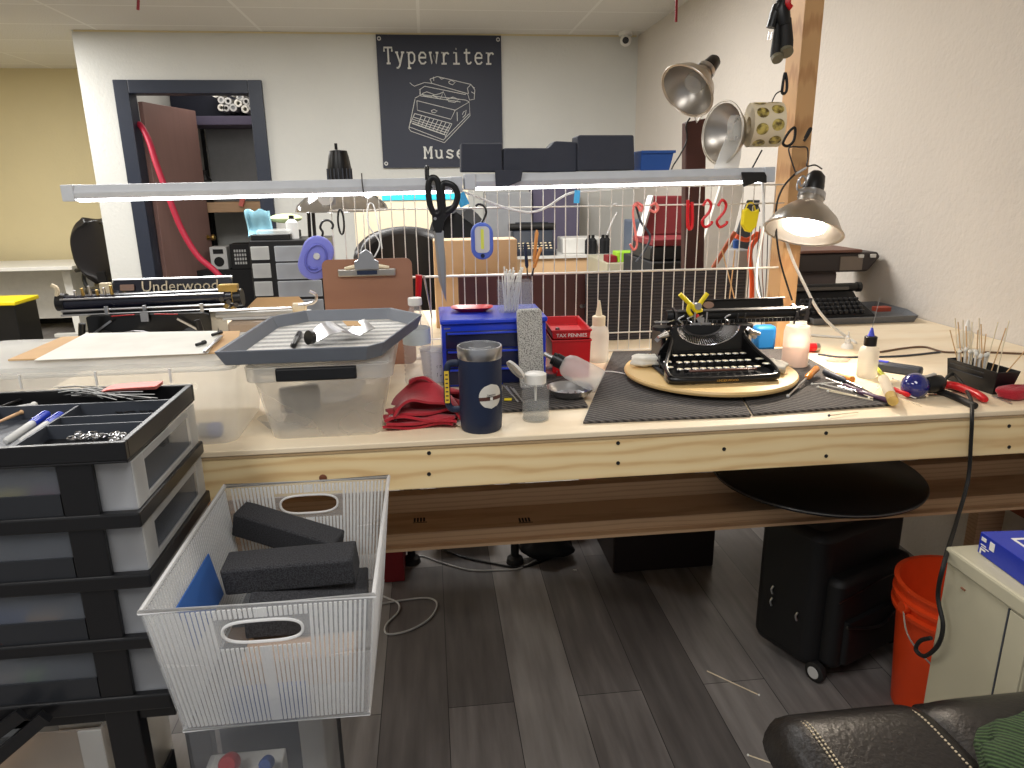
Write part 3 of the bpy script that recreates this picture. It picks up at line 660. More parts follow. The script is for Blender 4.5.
# ================================================================ clear bin with grey boot tray
yb0 = 1.40
A = at(245, 366, Y=yb0); Bp = at(390, 366, Y=yb0); zT = A.z
Cb = at(262, 441, Y=yb0+.02); Db = at(386, 438, Y=yb0+.02)
yd = at(330, 322, Z=zT+.02).y
cb_ = thing('storage_tote', 'tall tapered clear tote under a grey ribbed tray beside the long bin', 'tote', ((A.x+Bp.x)/2, yb0, BZ))
ww = (Bp.x-A.x)/2; hT = zT-BZ
dpt = .46
MB().shell(rr(-ww+.03, ww-.03, .025, dpt-.03, .025), rr(-ww+.006, ww-.006, 0.004, dpt-.004, .025), .001, hT-.03, .003).build('tub', K['bin'], cb_)
MB().shell(rr(-ww-.004, ww+.004, -.006, dpt+.006, .025), rr(-ww-.006, ww+.006, -.008, dpt+.008, .025), hT-.035, hT-.004, .012).build('rim', K['frost'], cb_, bevel=.002)
ltc = MB().box(-.08, .075, -.022, -.009, hT-.03, hT-.004).build('latch', K['black'], cb_, smooth=False, bevel=.003)
MB().box(-ww+.002, ww-.002, -.002, dpt, hT-.0035, hT-.0005).build('lid', K['frost'], cb_, smooth=False)
# stored pieces
t = thing('clear_dish', 'oval clear dish stored inside the tapered tote', 'dish', (at(296, 408, Y=1.6).x, 1.50, BZ+.005)); MB().lathe([(.001,0),(.035,0),(.05,.02),(.052,.02),(.037,-.0),(.001,.003)], 24, MX.Diagonal((1.2,.8,1,1))).build('bowl', K['clearp'], t)
lump('grey_tool', 'dark grey tool lying inside the tapered tote', 'tool', (at(300, 400, Y=1.6).x, 1.60, BZ+.005), (.09, .03, .06), K['grey'], rot=(0,0,.3))
o = MB().lathe([(.001,0),(.055,0),(.075,.03),(.077,.03),(.057,0),(.001,.004)], 30).build('plastic_bowl', K['basketr']); o.location = (at(335, 405, Y=1.7).x, 1.715, BZ+.005); tag(o, 'shallow pale bowl inside the tapered tote', 'bowl')
# grey tray
zt2 = zT+.004
c4 = [at(x, y, Z=zt2+.035) for x, y in ((212, 357), (375, 360), (411, 319), (243, 322))]
gt = thing('boot_tray', 'grey ribbed plastic tray with raised rim on top of the tapered tote', 'tray', (0, 0, 0))
# outline (rounded polygon) outer rim at top and floor inside
yfr = 1.375; zb2 = zt2+.001; ztt = zt2+.032
FL = at(214, 356, Y=yfr+.0); FR = at(384, 358, Y=yfr)
yk = at(340, 306, Z=ztt+.02).y; yk = min(yk, 2.02)
BLx = at(296, 306, Y=yk).x; BRx = at(400, 308, Y=yk).x
outer = [(FL.x, yfr), (FR.x-.03, yfr), (FR.x, yfr+.03), (BRx+.055, yk-.09), (BRx-.02, yk), (BLx+.02, yk), (BLx-.05, yk-.06)]
cx = sum(a for a, b in outer)/7; cy = sum(b for a, b in outer)/7
ins_ = lambda k: [(cx+(a-cx)*(1-k), cy+(b-cy)*(1-k*.8)) for a, b in outer]
m = MB(); o0 = ins_(.07); n = 7
vs = [(x, y, zb2) for x, y in o0]+[(x, y, ztt) for x, y in outer]+[(x, y, ztt) for x, y in ins_(.03)]+[(x, y, zb2+.005) for x, y in ins_(.11)]
fs = [];
for k in range(3):
    for i in range(n): j = (i+1) % n; fs.append((k*n+i, k*n+j, (k+1)*n+j, (k+1)*n+i))
fs.append(tuple(range(n))[::-1]); m.add(vs, fs); m.build('tray_rim', mat('slate_plastic', (116, 121, 130), .4), gt, smooth=False, bevel=.002)
MB().prism(ins_(.112), zb2+.003, zb2+.0062).build('ribbed_floor', K['tray'], gt, smooth=False)
tzf = zb2+.0065
TL_ = R(1.9); pv_ = V((0, 1.375, zt2)); gt.rotation_euler = (TL_, 0, 0); gt.location = pv_ - (MX.Rotation(TL_, 3, 'X') @ pv_)
_tz0 = tzf; tzf = _tz0+(at(296, 340, Z=_tz0+.01).y-1.375)*math.tan(TL_)
marker(at(293, 346, Z=tzf+.006), at(300, 333, Z=tzf+.006), K['black'], K['black'], 'marker_pen', 'short black marker lying on the grey ribbed tray', 'marker', .006)
# curved metal piece
tzf = _tz0+(at(342, 334, Z=_tz0+.01).y-1.36)*math.tan(TL_)
p = at(342, 334, Z=tzf+.012); t = thing('metal_bracket', 'curved shiny steel plate with tan label lying on the grey tray', 'bracket', (p.x, p.y, tzf), R(28))
MB().sheet(lambda u, v: V((-.065+.13*u, -.028+.056*v*(1+.25*sin(u*pi)), .008+.022*abs(sin(u*pi*1.4))*(.6+v*.6))), 18, 8, .0018).build('plate', K['steel'], t)
MB().box(.0, .035, -.012, .014, .036, .0375, RX(R(14))@RY(R(8))).build('label', K['kraft'], t, smooth=False)
MB().lathe([(.001,0),(.013,0),(.015,.012),(.001,.013)], 16, axis((-.068, -.012, .015), (-1,-.3,.2))).build('end_cap', K['black'], t)
# ================================================================ things on the bench, middle
def on(px, py, dz=0): p = at(px, py, Z=BZ+dz); return p
Z0 = BZ
# mats (rubber-backed ribbed carpet)
MT = .006
def mat_piece(lab, px):
    P_ = [at(x, y, Z=BZ+.0006) for x, y in px]
    t = thing('ribbed_mat', lab, 'mat', P_[0]); Q_ = [p-P_[0] for p in P_]
    return MB().hexa(Q_, [p+V((0,0,MT)) for p in Q_]).build('mat_surface', K['mat_'], t, smooth=False, bevel=.0015), t
mat_piece('small black ribbed mat lying under the mug and jar beside the tool chest', ((500, 413), (588, 408), (566, 372), (504, 374)))
mat_piece('large black ribbed mat left of the pair under the wooden turntable', ((583, 424), (751, 417), (712, 351), (613, 353)))
mat_piece('black ribbed mat right of the pair, under the turntable and screwdrivers', ((753, 416), (892, 406), (790, 350), (714, 351)))
BM = BZ+MT+.0012
# --- water bottle
def lathe_thing(nm, lab, cat, p, parts, rz=0, rot=None, grp=None):
    t = thing(nm, lab, cat, p, rz, grp, rot)
    for pn, prof, m, *ex in parts: MB().lathe(prof, ex[0] if ex else 28).build(pn, m, t)
    return t
p = on(419, 385); k = mpp(p); hB_ = (385-299)*k*1.02; r = 13.5*k
prof = [(.001, .002), (r*.8, 0), (r, .012)]
for i in range(7): z = .02+i*.011; prof += [(r, z), (r*.93, z+.0055)]
prof += [(r, .1), (r, .155), (r*.85, .168), (r*.42, hB_-.025), (r*.42, hB_-.02)]
wbt = lathe_thing('water_bottle', 'clear plastic water bottle with white cap beside the tote', 'bottle', p, [
  ('bottle_body', prof, plastic('bottle_pet', (226, 222, 220), .26, .08, .3)),
  ('label', [(r+.0006, .112), (r+.0006, .152)], mat('label_paleblue', (212, 224, 232), .5)),
  ('cap', [(.001, hB_), (r*.48, hB_), (r*.5, hB_-.004), (r*.5, hB_-.018), (r*.4, hB_-.02)], K['white'])])
# --- folded red cloth
p = on(424, 424); 
rc = thing('red_shop_cloth', 'crumpled red shop cloth folded in a heap beside the navy mug', 'cloth', (p.x+.004, p.y+.002, BZ))
kk = mpp(p)
def fold(x0, x1, y0, y1, z0, amp, seed, th=.005):
    rg = random.Random(seed); ph = [rg.uniform(0, 6) for _ in range(6)]
    return lambda u, v: V((x0+(x1-x0)*u+.006*sin(v*5+ph[0]), y0+(y1-y0)*v+.006*sin(u*6+ph[1]), z0+amp*(.5+.5*sin(u*5+ph[2]+v*2))*sin(pi*min(1,max(0,u)))**.5+.004*sin(v*9+u*7+ph[3])))
rc.scale = (1.05, .85, 1.08)
for i, (a, b, c, d, z, am) in enumerate([(-.08, .06, -.045, .05, .006, .004), (-.082, .058, -.05, .045, .013, .004), (-.078, .062, -.048, .05, .02, .006), (-.06, .085, -.035, .06, .028, .02)]):
    MB().sheet(fold(a, b, c, d, z, am, i), 22, 12, .0055).build('cloth_fold', K['redc'], rc)
def drape(u, v):
    a = u*pi*1.12
    return V((-.062+.135*u+.01*sin(v*4), -.05+.1*v, .03+.052*sin(min(a, pi))**.7*(.62+.38*v)+.006*sin(u*9+v*3)-.02*max(0, u-.9)*8))
MB().sheet(drape, 26, 14, .005).build('cloth_drape', K['redc'], rc)
MB().sheet(lambda u, v: V((-.03+.12*u, .02+.055*v, .062+.022*sin(u*3+1)+.008*sin(u*8+v*4)-.05*v*v)), 20, 10, .005).build('cloth_fold', K['redc'], rc)
# --- socket
p = on(389, 418, .018); s_ = MB(); s_.lathe([(.0065,.03),(.0065,.0),(.012,0),(.0125,.006),(.0125,.022),(.010,.026),(.009,.04),(.001,.04)], 24)
o = s_.build('socket_wrench_head', K['steel']); o.location = (p.x+.006, p.y-.012, BZ+.013); o.rotation_euler = (R(-90), 0, R(-10)); tag(o, 'small chrome socket lying at the left of the red cloth', 'socket')
# --- mug
p = on(482, 430); k = mpp(p); r = 21.3*k; h = (430-347)*k*1.03
mug = thing('travel_mug', 'navy blue steel travel mug with clear lid and round sticker', 'mug', (p.x, p.y+r*.3, BZ))
MB().lathe([(.001, .001), (r*.9, 0), (r*.96, .004), (r, .03), (r*1.0, h*.86)], 40).build('mug_body', K['navy'], mug)
MB().lathe([(r*1.0, h*.86), (r*1.02, h*.87), (r*1.04, h*.985), (r*1.02, h), (r*.96, h), (r*.95, h*.9), (.001, h*.9)], 40).build('steel_rim', K['steel'], mug)
lid = MB().lathe([(.001, h-.006), (r*.6, h-.006), (r*.62, h-.001), (r*.9, h+.002), (r*.94, h-.003)], 40).build('lid', K['clearp'], mug)
MB().tube([(r*.5*cos(a), r*.5*sin(a), h-.004) for a in [R(200+i*14) for i in range(11)]], .003, 8).build('slider', K['grey'], lid)
hd_ = MB(); hx_ = -r
hd_.tube(crv([(hx_+.004, 0, h*.79), (hx_-.016, 0, h*.8), (hx_-.024, 0, h*.72), (hx_-.025, 0, h*.5), (hx_-.024, 0, h*.32), (hx_-.014, 0, h*.25), (hx_+.004, 0, h*.25)], 6), [.0045]*37, 10, flat=1.6)
hdo = hd_.build('handle', K['navy'], mug)
MB().box(hx_-.0300, hx_-.0205, -.0090, -.0074, h*.34, h*.72).build('handle_tape', mat('yellow_tape', (222, 186, 60), .5), hdo, smooth=False)
for i in range(7): MB().box(hx_-.028, hx_-.0225, -.0095, -.0091, h*(.37+i*.05), h*(.385+i*.05)).build('tape_mark', K['inkd'], hdo, smooth=False)
# curved round sticker
sa = R(-78)
stk = MB(); vs = [(0,0)]; 
def onmug(a, z, o_=.0008): return V(((r+o_)*cos(sa+a/r), (r+o_)*sin(sa+a/r), z))
def curved_disc(m, ca, cz_, R_, off, y0=-1, y1=1):
    pts = []; rows = 12
    ring = []
    for i in range(rows+1):
        t = y0+(y1-y0)*i/rows; w_ = math.sqrt(max(0, 1-t*t))
        ring.append([onmug(ca+R_*w_*(-1+2*j/8), cz_+R_*t, off) for j in range(9)])
    vs = [q for rg in ring for q in rg]; fs = [(i*9+j, i*9+j+1, (i+1)*9+j+1, (i+1)*9+j) for i in range(rows) for j in range(8)]
    m.add(vs, fs)
SR = 12.4*k; curved_disc(stk, .010, h*.45, SR, .0006); st = stk.build('sticker', mat('sticker_white', (214, 210, 200), .5), mug)
m = MB(); curved_disc(m, .010, h*.45, SR, .0009, -.32, -.02); m.build('sticker_band', mat('sticker_brown', (84, 50, 44), .5), st)
m = MB(); m.add([onmug(.010+dx, h*.45+dz_, .0012) for dx, dz_ in ((-.003, -.008), (.003, -.008), (.003, -.001), (-.003, -.001))], [(0,1,2,3)]); m.build('sticker_figure', K['paper'], st)
mt_ = FACE; 
text('Typewriter', .0045, TR(*(onmug(.010, h*.45+.0035, .0012))) @ RZ(sa+.010/r+pi/2) @ FACE, K['inkd'], st)
text('Museum', .004, TR(*(onmug(.006, h*.45-.0008+.0006, .0012))) @ RZ(sa+.006/r+pi/2) @ FACE, K['inkd'], st)
# --- clear food container with writing
p = on(445, 382); a = at(420, 352, Y=p.y); b = at(478, 382, Y=p.y)
p.y -= .012
fc = thing('food_container', 'frosted plastic container with handwriting standing behind the mug', 'container', ((a.x+b.x)/2, p.y, BZ))
w_ = (b.x-a.x)/2; hh_ = at(440, 352, Y=p.y).z-BZ
MB().shell(rr(-w_*.9, w_*.9, 0, .05, .02), rr(-w_, w_, -.006, .056, .02), .001, hh_, .002).build('container_body', plastic('tub_plastic', (244, 244, 246), .62, .3, .5), fc)
MB().prism(rr(-w_*1.02, w_*1.02, -.008, .058, .02), hh_, hh_+.006).build('lid', K['frost'], fc, bevel=.002)
m = MB(); rg_ = random.Random(4)
for row, z_ in ((0, .50), (1, .24)):
    for i in range(7):
        x_ = -.034+i*.0085; zc_ = hh_*z_
        for q_ in range(3): a_ = (x_+rg_.uniform(0, .005), -.0048-.003*z_, zc_+rg_.uniform(0, .010)); b_ = (x_+rg_.uniform(0, .005), -.0048-.003*z_, zc_+rg_.uniform(0, .010)); m.bar(a_, b_, .0009, .0012, (0,1,0))
m.build('handwriting', K['inkd'], fc, smooth=False)
# --- blue tool chest
yt = 1.72; a = at(440, 324, Y=yt); b = at(550, 324, Y=yt); ztc = a.z; zb3 = BZ
yt = 1.76; a = at(441, 320, Y=yt); b = at(546, 320, Y=yt)
tc_ = thing('tool_chest', 'small bright blue steel tool chest with drawers behind the mug', 'tool chest', ((a.x+b.x)/2, yt, BZ))
w_ = (b.x-a.x)/2; h_ = a.z-BZ; D_ = at(480, 303, Z=a.z).y-yt
D_ = min(D_, .20)
MB().box(-w_, w_, 0, D_, .001, h_-.012).build('case', K['blue'], tc_, bevel=.003)
MB().box(-w_-.003, w_+.003, -.008, D_+.003, h_-.0118, h_).build('top_cover', K['blue'], tc_, bevel=.003)
n_ = 3
for i in range(n_):
    z0_ = .008+i*(h_-.034)/n_; z1_ = z0_+(h_-.034)/n_-.004
    d_ = MB().box(-w_+.010, w_-.010, -.006, -.0002, z0_, z1_).build('drawer', mat('navy_drawer', (14, 22, 60), .3, coat=.3), tc_, bevel=.0015)
    MB().box(-w_+.014, w_-.014, -.012, -.0062, z1_-.007, z1_-.002).build('drawer_pull', K['blue'], d_, bevel=.001)
MB().box(-w_+.006, -w_+.022, -.0012, -.0001, h_-.024, h_-.021).build('name_strip', K['steel'], tc_, smooth=False)
TCZ = BZ+h_+.0004
# red dish on chest
p = at(472, 308, Z=TCZ+.008); k = mpp(p); rd = thing('red_dish', 'shallow red tray lying on top of the blue tool chest', 'dish', (p.x, max(p.y, yt+.045), TCZ), R(-6))
w_2 = 21*k
MB().shell(rr(-w_2*.6, w_2*.6, -.02, .02, .012), rr(-w_2, w_2, -.034, .034, .022), .0, .012, .0025).build('dish_body', K['red'], rd)
# acrylic cup with cotton swab sticks
p = at(513, 306, Z=TCZ); k = mpp(p); cu_ = thing('acrylic_cup', 'clear square cup holding white swabs on the blue tool chest', 'cup', (p.x-.004, yt+.095, TCZ))
w_3 = 16*k; cs = [(-w_3, -.03), (w_3, -.03), (w_3, .03), (-w_3, .03)]; ch_ = 29*k
MB().shell(cs, cs, 0.0004, ch_, .002).build('cup_wall', K['clearp'], cu_, smooth=False)
for i in range(26):
    x_ = rnd(-.028, .012); y_ = rnd(-.02, .02); lean = .012+rnd(-.022, .02); L_ = ch_*1.2+rnd(-.012, .016)
    t = thing('cotton_swab', 'white plastic swab stick in the clear cup on the tool chest', 'cotton swab', (cu_.location.x+x_, cu_.location.y+y_, TCZ+.003), 0, 'swabs in the clear cup')
    top_ = V((lean, rnd(-.004, .004), L_)); MB().tube([(0,0,0), top_], .0017, 6).build('stick', K['white'], t)
    MB().tube([top_*.94, top_*1.0, top_*1.01], [.002, .0026, .001], 6).build('tip', K['paper'], t)
# pumice block standing
a = at(517, 309, Y=1.735); b = at(543, 365, Y=1.735); pm = thing('abrasive_block', 'grey speckled pumice block standing in front of the blue tool chest', 'abrasive block', ((a.x+b.x)/2+.002, 1.718, BZ), 0)
m = MB(); hw_ = (b.x-a.x)/2-.002; m.prism(rr(-hw_, hw_, 0, at(530, 309, Y=1.718).z-BZ, .009), -.011, .011, RX(pi/2) @ TR(0, 0, 0)); m.build('block_body', K['pumice'], pm, bevel=.002); pm.rotation_euler = (0, R(-2), 0)
# red bins
for i, (yA, yB) in enumerate(((349, 332), (0, 0))): pass
yr = 1.80; a = at(552, 331, Y=yr); b = at(591, 331, Y=yr); wR = (b.x-a.x)/2; zr1 = at(570, 330, Y=yr).z; zr0 = at(570, 340.5, Y=yr).z
def redbin(z, lab, hgt, txt):
    t = thing('red_parts_bin', lab, 'bin', ((a.x+b.x)/2, yr, z), R(-2))
    bo = [(-wR*.94, .002), (wR*.94, .002), (wR*.94, .195), (-wR*.94, .195)]; to = [(-wR, 0), (wR, 0), (wR, .20), (-wR, .20)]
    MB().shell(bo, to, 0, hgt, .0022).build('bin_body', K['red'], t, smooth=False, bevel=.001)
    m = MB(); m.box(-wR-.002, wR+.002, -.003, .0, hgt-.004, hgt+.001); m.box(-wR-.002, -wR, 0, .202, hgt-.004, hgt+.001); m.box(wR, wR+.002, 0, .202, hgt-.004, hgt+.001); m.box(-wR-.002, wR+.002,   .20, .202, hgt-.004, hgt+.001)
    m.build('bin_rim', K['red'], t, smooth=False, bevel=.001)
    if txt: text(txt, .0135, TR(0, -.0036, hgt-.014) @ FACE, K['paper'], t)
    return t
hgt = zr1-BZ; s1 = zr0-BZ
redbin(BZ, 'lower red plastic parts bin, bottom of the nested pair', s1+.001, None)
redbin(BZ+s1+.004, 'upper red parts bin lettered TAX PENNIES, nested on the lower one', hgt-s1-.004, 'TAX PENNIES')
lump('dark_weight', 'small dark square weight inside the upper red bin', 'weight', (a.x+.03, yr+.085, BZ+s1+.007), (.012, .012, .012), K['dsteel'])
# squeeze bottles
def squeeze(nm, lab, p, r, h, bodym, capm, tipm, hole=False, tiph=.03, caph=.015, needle=None, rot=None):
    t = thing(nm, lab, 'bottle', p, rot=rot)
    MB().lathe([(.001,0),(r*.88,0),(r,.004),(r,h*.78),(r*.9,h*.9),(r*.6,h*.98),(r*.5,h)], 28).build('bottle_body', bodym, t)
    c = MB().lathe([(r*.62,h-.002),(r*.64,h+caph*.9),(r*.5,h+caph),(.001,h+caph)], 24).build('cap', capm, t)
    MB().lathe([(r*.34,h+caph),(r*.22,h+caph+tiph*.5),(r*.1,h+caph+tiph),(.0006,h+caph+tiph)], 16).build('nozzle', tipm, t)
    if needle: MB().tube([(0,0,h+caph+tiph), needle], .0006, 6).build('needle', K['steel'], t)
    return t
p = on(598, 361); k = mpp(p)
sq = squeeze('squeeze_bottle', 'milky squeeze bottle with pointed nozzle beside the red bins', p, 10.2*k, 37*k, K['milky'], K['cream'], K['cream'], tiph=15*k, caph=9*k)
# milky bottle lying tilted behind metal dish
t = thing('spray_bottle', 'translucent white bottle lying on its side with black collar pointing left', 'bottle', on(588, 379, .022), rot=(R(0), R(-66), R(-24)))
t.location = on(600, 382, .037); t.scale = (1.28, 1.28, 1.2)
r_ = .024
MB().lathe([(.001,0),(r_*.9,0),(r_,.006),(r_,.066),(r_*.85,.078),(r_*.5,.086)], 28).build('bottle_body', K['frost'], t)
MB().lathe([(r_*.55,.084),(r_*.58,.1),(.012,.101),(.012,.108),(.001,.108)], 24).build('collar', K['black'], t)
MB().cyl((0,0,.106), (0,0,.128), .005, .004, 12).build('nozzle', K['steel'], t)
# metal dish with bits
p = on(570, 398); k = mpp(p); r = 23*k
md = thing('metal_dish', 'shallow round steel dish holding tiny screws', 'dish', (p.x, p.y, BM), rot=(R(0), 0, 0))
MB().lathe([(.001,.0012),(r*.72,0),(r*.93,.012),(r,.02),(r*1.02,.021),(r*.97,.0195),(r*.9,.0135),(r*.7,.003),(.001,.003)], 36).build('dish_body', K['steel'], md)
for i, (x, y) in enumerate(((-.004, .004), (.006, -.002), (.014, .01))): o = MB().lathe([(.001,0),(.0022,0),(.0022,.001),(.001,.001),(.001,.005),(.0003,.005)], 8).build('tiny_screw', K['dsteel']); o.location = (p.x+x, p.y+y, BM+.0035); o.rotation_euler = (R(80), 0, i*1.3); tag(o, 'tiny dark screw lying in the round steel dish', 'screw', 'screws in the steel dish')
# small reddish open tin behind
p = on(548, 379); t = lathe_thing('tin_lid', 'small open tin with dark red inside lying behind the metal dish', 'tin', (p.x, p.y, BM), [('tin_body', [(.001,0),(.02,0),(.022,.016),(.0235,.017),(.0215,.0165),(.019,.002),(.001,.002)], K['steel']), ('tin_filling', [(.001,.011),(.0195,.011)], K['dred'])], rot=(R(10), R(8), 0))
# jar with flip lid
p = on(536, 420); k = mpp(p); r = 13.6*k; h = 39*k
jr = thing('dispenser_jar', 'small clear glass jar half full of liquid with open flip lid', 'jar', (p.x, p.y+.006, BZ))
MB().lathe([(.001,.0),(r*.94,0),(r,.004),(r,h*.86),(r*.9,h*.94),(r*.72,h)], 32).build('glass_body', K['clear'], jr)
MB().lathe([(.001,.004),(r*.93,.004),(r*.93,h*.45),(.001,h*.45)], 32).build('liquid', K['water'], jr)
cp = MB().lathe([(r*.78,h*.98),(r*.8,h+.018),(r*.7,h+.020),(.001,h+.021)], 28).build('cap', K['white'], jr)
fl2 = MB().lathe([(.001,0),(r*.82,0),(r*.86,.006),(r*.8,.006),(r*.78,.002),(.001,.002)], 26, TR(-r*1.35, .004, h+.030) @ RY(R(-128)) @ RX(R(20))).build('flip_lid', K['white'], cp)
MB().box(-r*.9, -r*.72, -.003, .003, h+.012, h+.018).build('hinge', K['white'], cp, smooth=False)
MB().tube([(0,0,h), (0,0,h*.5)], [.004, .002], 10).build('dip_tube', K['white'], jr)
# tweezers and bits
def rod(nm, lab, cat, p0, p1, r, m, grp=None, m2=None, z=None):
    p0 = V(p0); p1 = V(p1); t = thing(nm, lab, cat, p0, 0, grp); d = p1-p0
    MB().tube([(0,0,0), d], r, 8).build('shaft', m, t)
    if m2: MB().tube([d*.93, d*1.0], [r*1.4, r*1.4], 8).build('end', m2, t)
    return t
for i, (a, b) in enumerate((((512, 388), (523, 402)), ((505, 386), (518, 402)))):
    t = thing('tweezers', ['steel tweezers lying right of the mug, nearer the jar', 'steel tweezers lying against the mug on the small mat'][i], 'tweezers', at(*b, Z=BM+.003)); d = at(*a, Z=BM+.02)-at(*b, Z=BM+.003)
    MB().bar((0,0,0), d+V((.003,0,0)), .003, .0012).build('arm', K['steel'], t, smooth=False); MB().bar((.001,0,.001), d+V((-.004,0,.003)), .003, .0012).build('arm', K['steel'], t, smooth=False)
o = MB().box(-.009, .009, -.007, .007, 0, .003).build('yellow_tag', K['yellow'], None, bevel=.001); o.location = on(508, 400, MT+.0015); o.rotation_euler = (0,0,R(-10)); tag(o, 'small yellow tag lying between the mug and the jar', 'tag')
o = MB().ball((0,0,0), .01, 14, 8, sc=(1.6,1.1,.8)).build('crumpled_tissue', K['whiter']); o.location = on(463, 423, .007); tag(o, 'crumpled white tissue between the red cloth and the mug', 'tissue')
# ================================================================ turntable and typewriter
tp_ = at(709, 371, Z=BM+.018); kT = mpp(tp_); RT = 84*kT
tt = thing('turntable', 'round bamboo turntable carrying the black portable typewriter', 'turntable', (tp_.x, tp_.y, BM))
MB().lathe([(.001,.008),(RT-.012,.008),(RT-.002,.012),(RT,.018),(RT-.003,.023),(.001,.023)], 72).build('wooden_disc', K['round_wood'], tt)
MB().lathe([(.001,0),(.09,0),(.09,.0078),(.001,.0078)], 32).build('bearing_base', K['steel'], tt)
TZ = BM+.0235
a = at(664, 385, Z=TZ); b = at(782, 385, Z=TZ)
TW = (b.x-a.x)/2; txc = (a.x+b.x)/2+.012; tyf = a.y-.004
tw = thing('typewriter', 'black portable typewriter with round white keys on the bamboo turntable', 'typewriter', (txc, tyf, TZ), R(-1))
dep = .27; 
# side frames: profile in YZ extruded in X
prof = [(0, 0), (dep, 0), (dep, .075), (.20, .085), (.155, .088), (.12, .072), (.085, .052), (.05, .036), (.01, .026), (0, .018)]
MYZ = MX(((0,0,1,0),(1,0,0,0),(0,1,0,0),(0,0,0,1)))  # prism (a,b,c)->(c,a,b)
for s in (-1, 1):
    path_ = crv([(s*(TW-.003), .0, .019), (s*(TW-.001), .02, .026), (s*TW*.96, .048, .038), (s*TW*.84, .082, .056), (s*TW*.72, .112, .080), (s*TW*.68, .135, .098)], 5); sf = MB()
    for p_, q_ in zip(path_, path_[1:]):
        w_ = V((.0035, 0, 0)); p0_ = V((p_.x, p_.y, .004)); q0_ = V((q_.x, q_.y, .004)); sf.add([p0_-w_, p0_+w_, q0_+w_, q0_-w_, p_-w_, p_+w_, q_+w_, q_-w_], [(3,2,1,0),(4,5,6,7),(1,2,6,5),(3,0,4,7),(0,1,5,4),(2,3,7,6)])
    sf.build('side_frame', K['blackg'], tw)
    MB().tube(path_, .0048, 8).build('frame_rail', K['blackg'], tw)
fr_ = MB(); fr_.tube(crv([(-TW+.004, .012, .016), (-TW+.02, -.004, .012), (0, -.010, .011), (TW-.02, -.004, .012), (TW-.004, .012, .016)], 8), .0085, 10, flat=1.0); fr_.build('front_bar', K['blackg'], tw)
text('UNDERWOOD', .008, TR(0, -.0192, .011) @ FACE, K['brass'], tw)
MB().box(-TW+.006, TW-.006, .004, dep-.004, .004, .009).build('base_plate', K['blackm'], tw, smooth=False)
MB().hexa([V((-TW+.008, .012, .012)), V((TW-.008, .012, .012)), V((TW-.008, .13, .028)), V((-TW+.008, .13, .028))], [V((-TW+.008, .012, .015)), V((TW-.008, .012, .015)), V((TW-.008, .13, .031)), V((-TW+.008, .13, .031))]).build('key_deck', K['blackm'], tw, smooth=False)
for x_ in (-1, 1):
    for y_ in (.02, dep-.03): MB().cyl((x_*(TW-.016), y_, -.0005), (x_*(TW-.016), y_, .01), .009, .008, 14).build('foot', K['rubber'], tw)
# keys
kp = None
krings = []
rows = [(.034, .028, 11, -.101, .0195), (.062, .038, 10, -.094, .0196), (.090, .049, 10, -.096, .0196)]
for ri, (y_, z_, n_, xs, st_) in enumerate(rows):
    for i in range(n_):
        x_ = xs+i*st_
        if kp is None:
            kp = MB().lathe([(.001,.0),(.0076,0),(.0086,.001),(.0078,.0022)], 18).build('key', K['steel'], tw)
            kc = MB().lathe([(.0074,.0018),(.001,.0028)], 18).build('key_top', mat('key_cream', (236, 226, 198), .35), kp)
            ks = MB().bar((0,0,0), (0,.03,-.018), .0014, .003).build('key_stem', K['dsteel'], kp, smooth=False)
            kp.location = (x_, y_, z_)
        else: copytree(kp, tw, location=(x_, y_, z_))
for x_, y_, z_, sx in ((-.119, .042, .032, 1.35), (.116, .044, .032, 1.3), (.108, .066, .039, 1.4), (-.116, .066, .040, 1.2)):
    c = copytree(kp, tw, location=(x_*TW/.13, y_, z_)); c.scale = (sx, 1, 1)
for ri, (y_, z_, *_) in enumerate(rows): MB().bar((-TW+.01, y_+.024, z_-.016), (TW-.01, y_+.024, z_-.016), .004, .006).build('key_row_bar', K['black'], tw, smooth=False)
MB().box(-.085, .085, .010, .018, .026, .031).build('space_bar', mat('dark_wood_bar', (96, 62, 52), .3), tw, bevel=.002)
for s in (-1, 1): MB().bar((s*.08, .014, .026), (s*.09, .03, .016), .003, .003).build('space_bar_arm', K['steel'], tw, smooth=False)
MB().box(-TW*.9, TW*.9, .122, .128, .01, .05).build('body_panel', K['blackg'], tw, smooth=False)
SZ = MX.Diagonal((1, 1, .87, 1))
# front cowl: curved arch plate and type basket
cw = MB(); NA = 28
def arch(a, r_, y_, z_): return V((r_*1.35*cos(a), y_, z_+r_*sin(a)))
# U-shaped cover: plate with half-moon opening
pl = []
for i in range(NA+1):
    a = pi+pi*i/NA; pl.append((.082*cos(a), .132+.058*sin(a)))
outl = [(-TW*.68, .132), *pl, (TW*.68, .132), (TW*.70, .112), (TW*.80, .086), (TW*.90, .066), (TW*.94, .048), (-TW*.94, .048), (-TW*.90, .066), (-TW*.80, .086), (-TW*.70, .112)]
MB().prism(outl, -.134, -.126, SZ @ MX(((1,0,0,0),(0,0,-1,0),(0,1,0,0),(0,0,0,1)))).build('front_cowl', K['blackg'], tw, smooth=False, bevel=.0015)
tb = MB(); tb.T = SZ
for i in range(38):
    a = pi+pi*(i+.5)/38
    p0 = V((.080*cos(a), .128, .130+.055*sin(a))); p1 = V((.052*cos(a), .165, .124+.030*sin(a)))
    tb.bar(p0, p1, .0018, .0035)
tb.build('type_bars', K['steel'], tw, smooth=False)
m = MB(); m.T = SZ; m.tube([V((.081*cos(pi+pi*i/24), .125, .131+.056*sin(pi+pi*i/24))) for i in range(25)], .0022, 8); m.build('basket_rim', K['chrome'], tw)
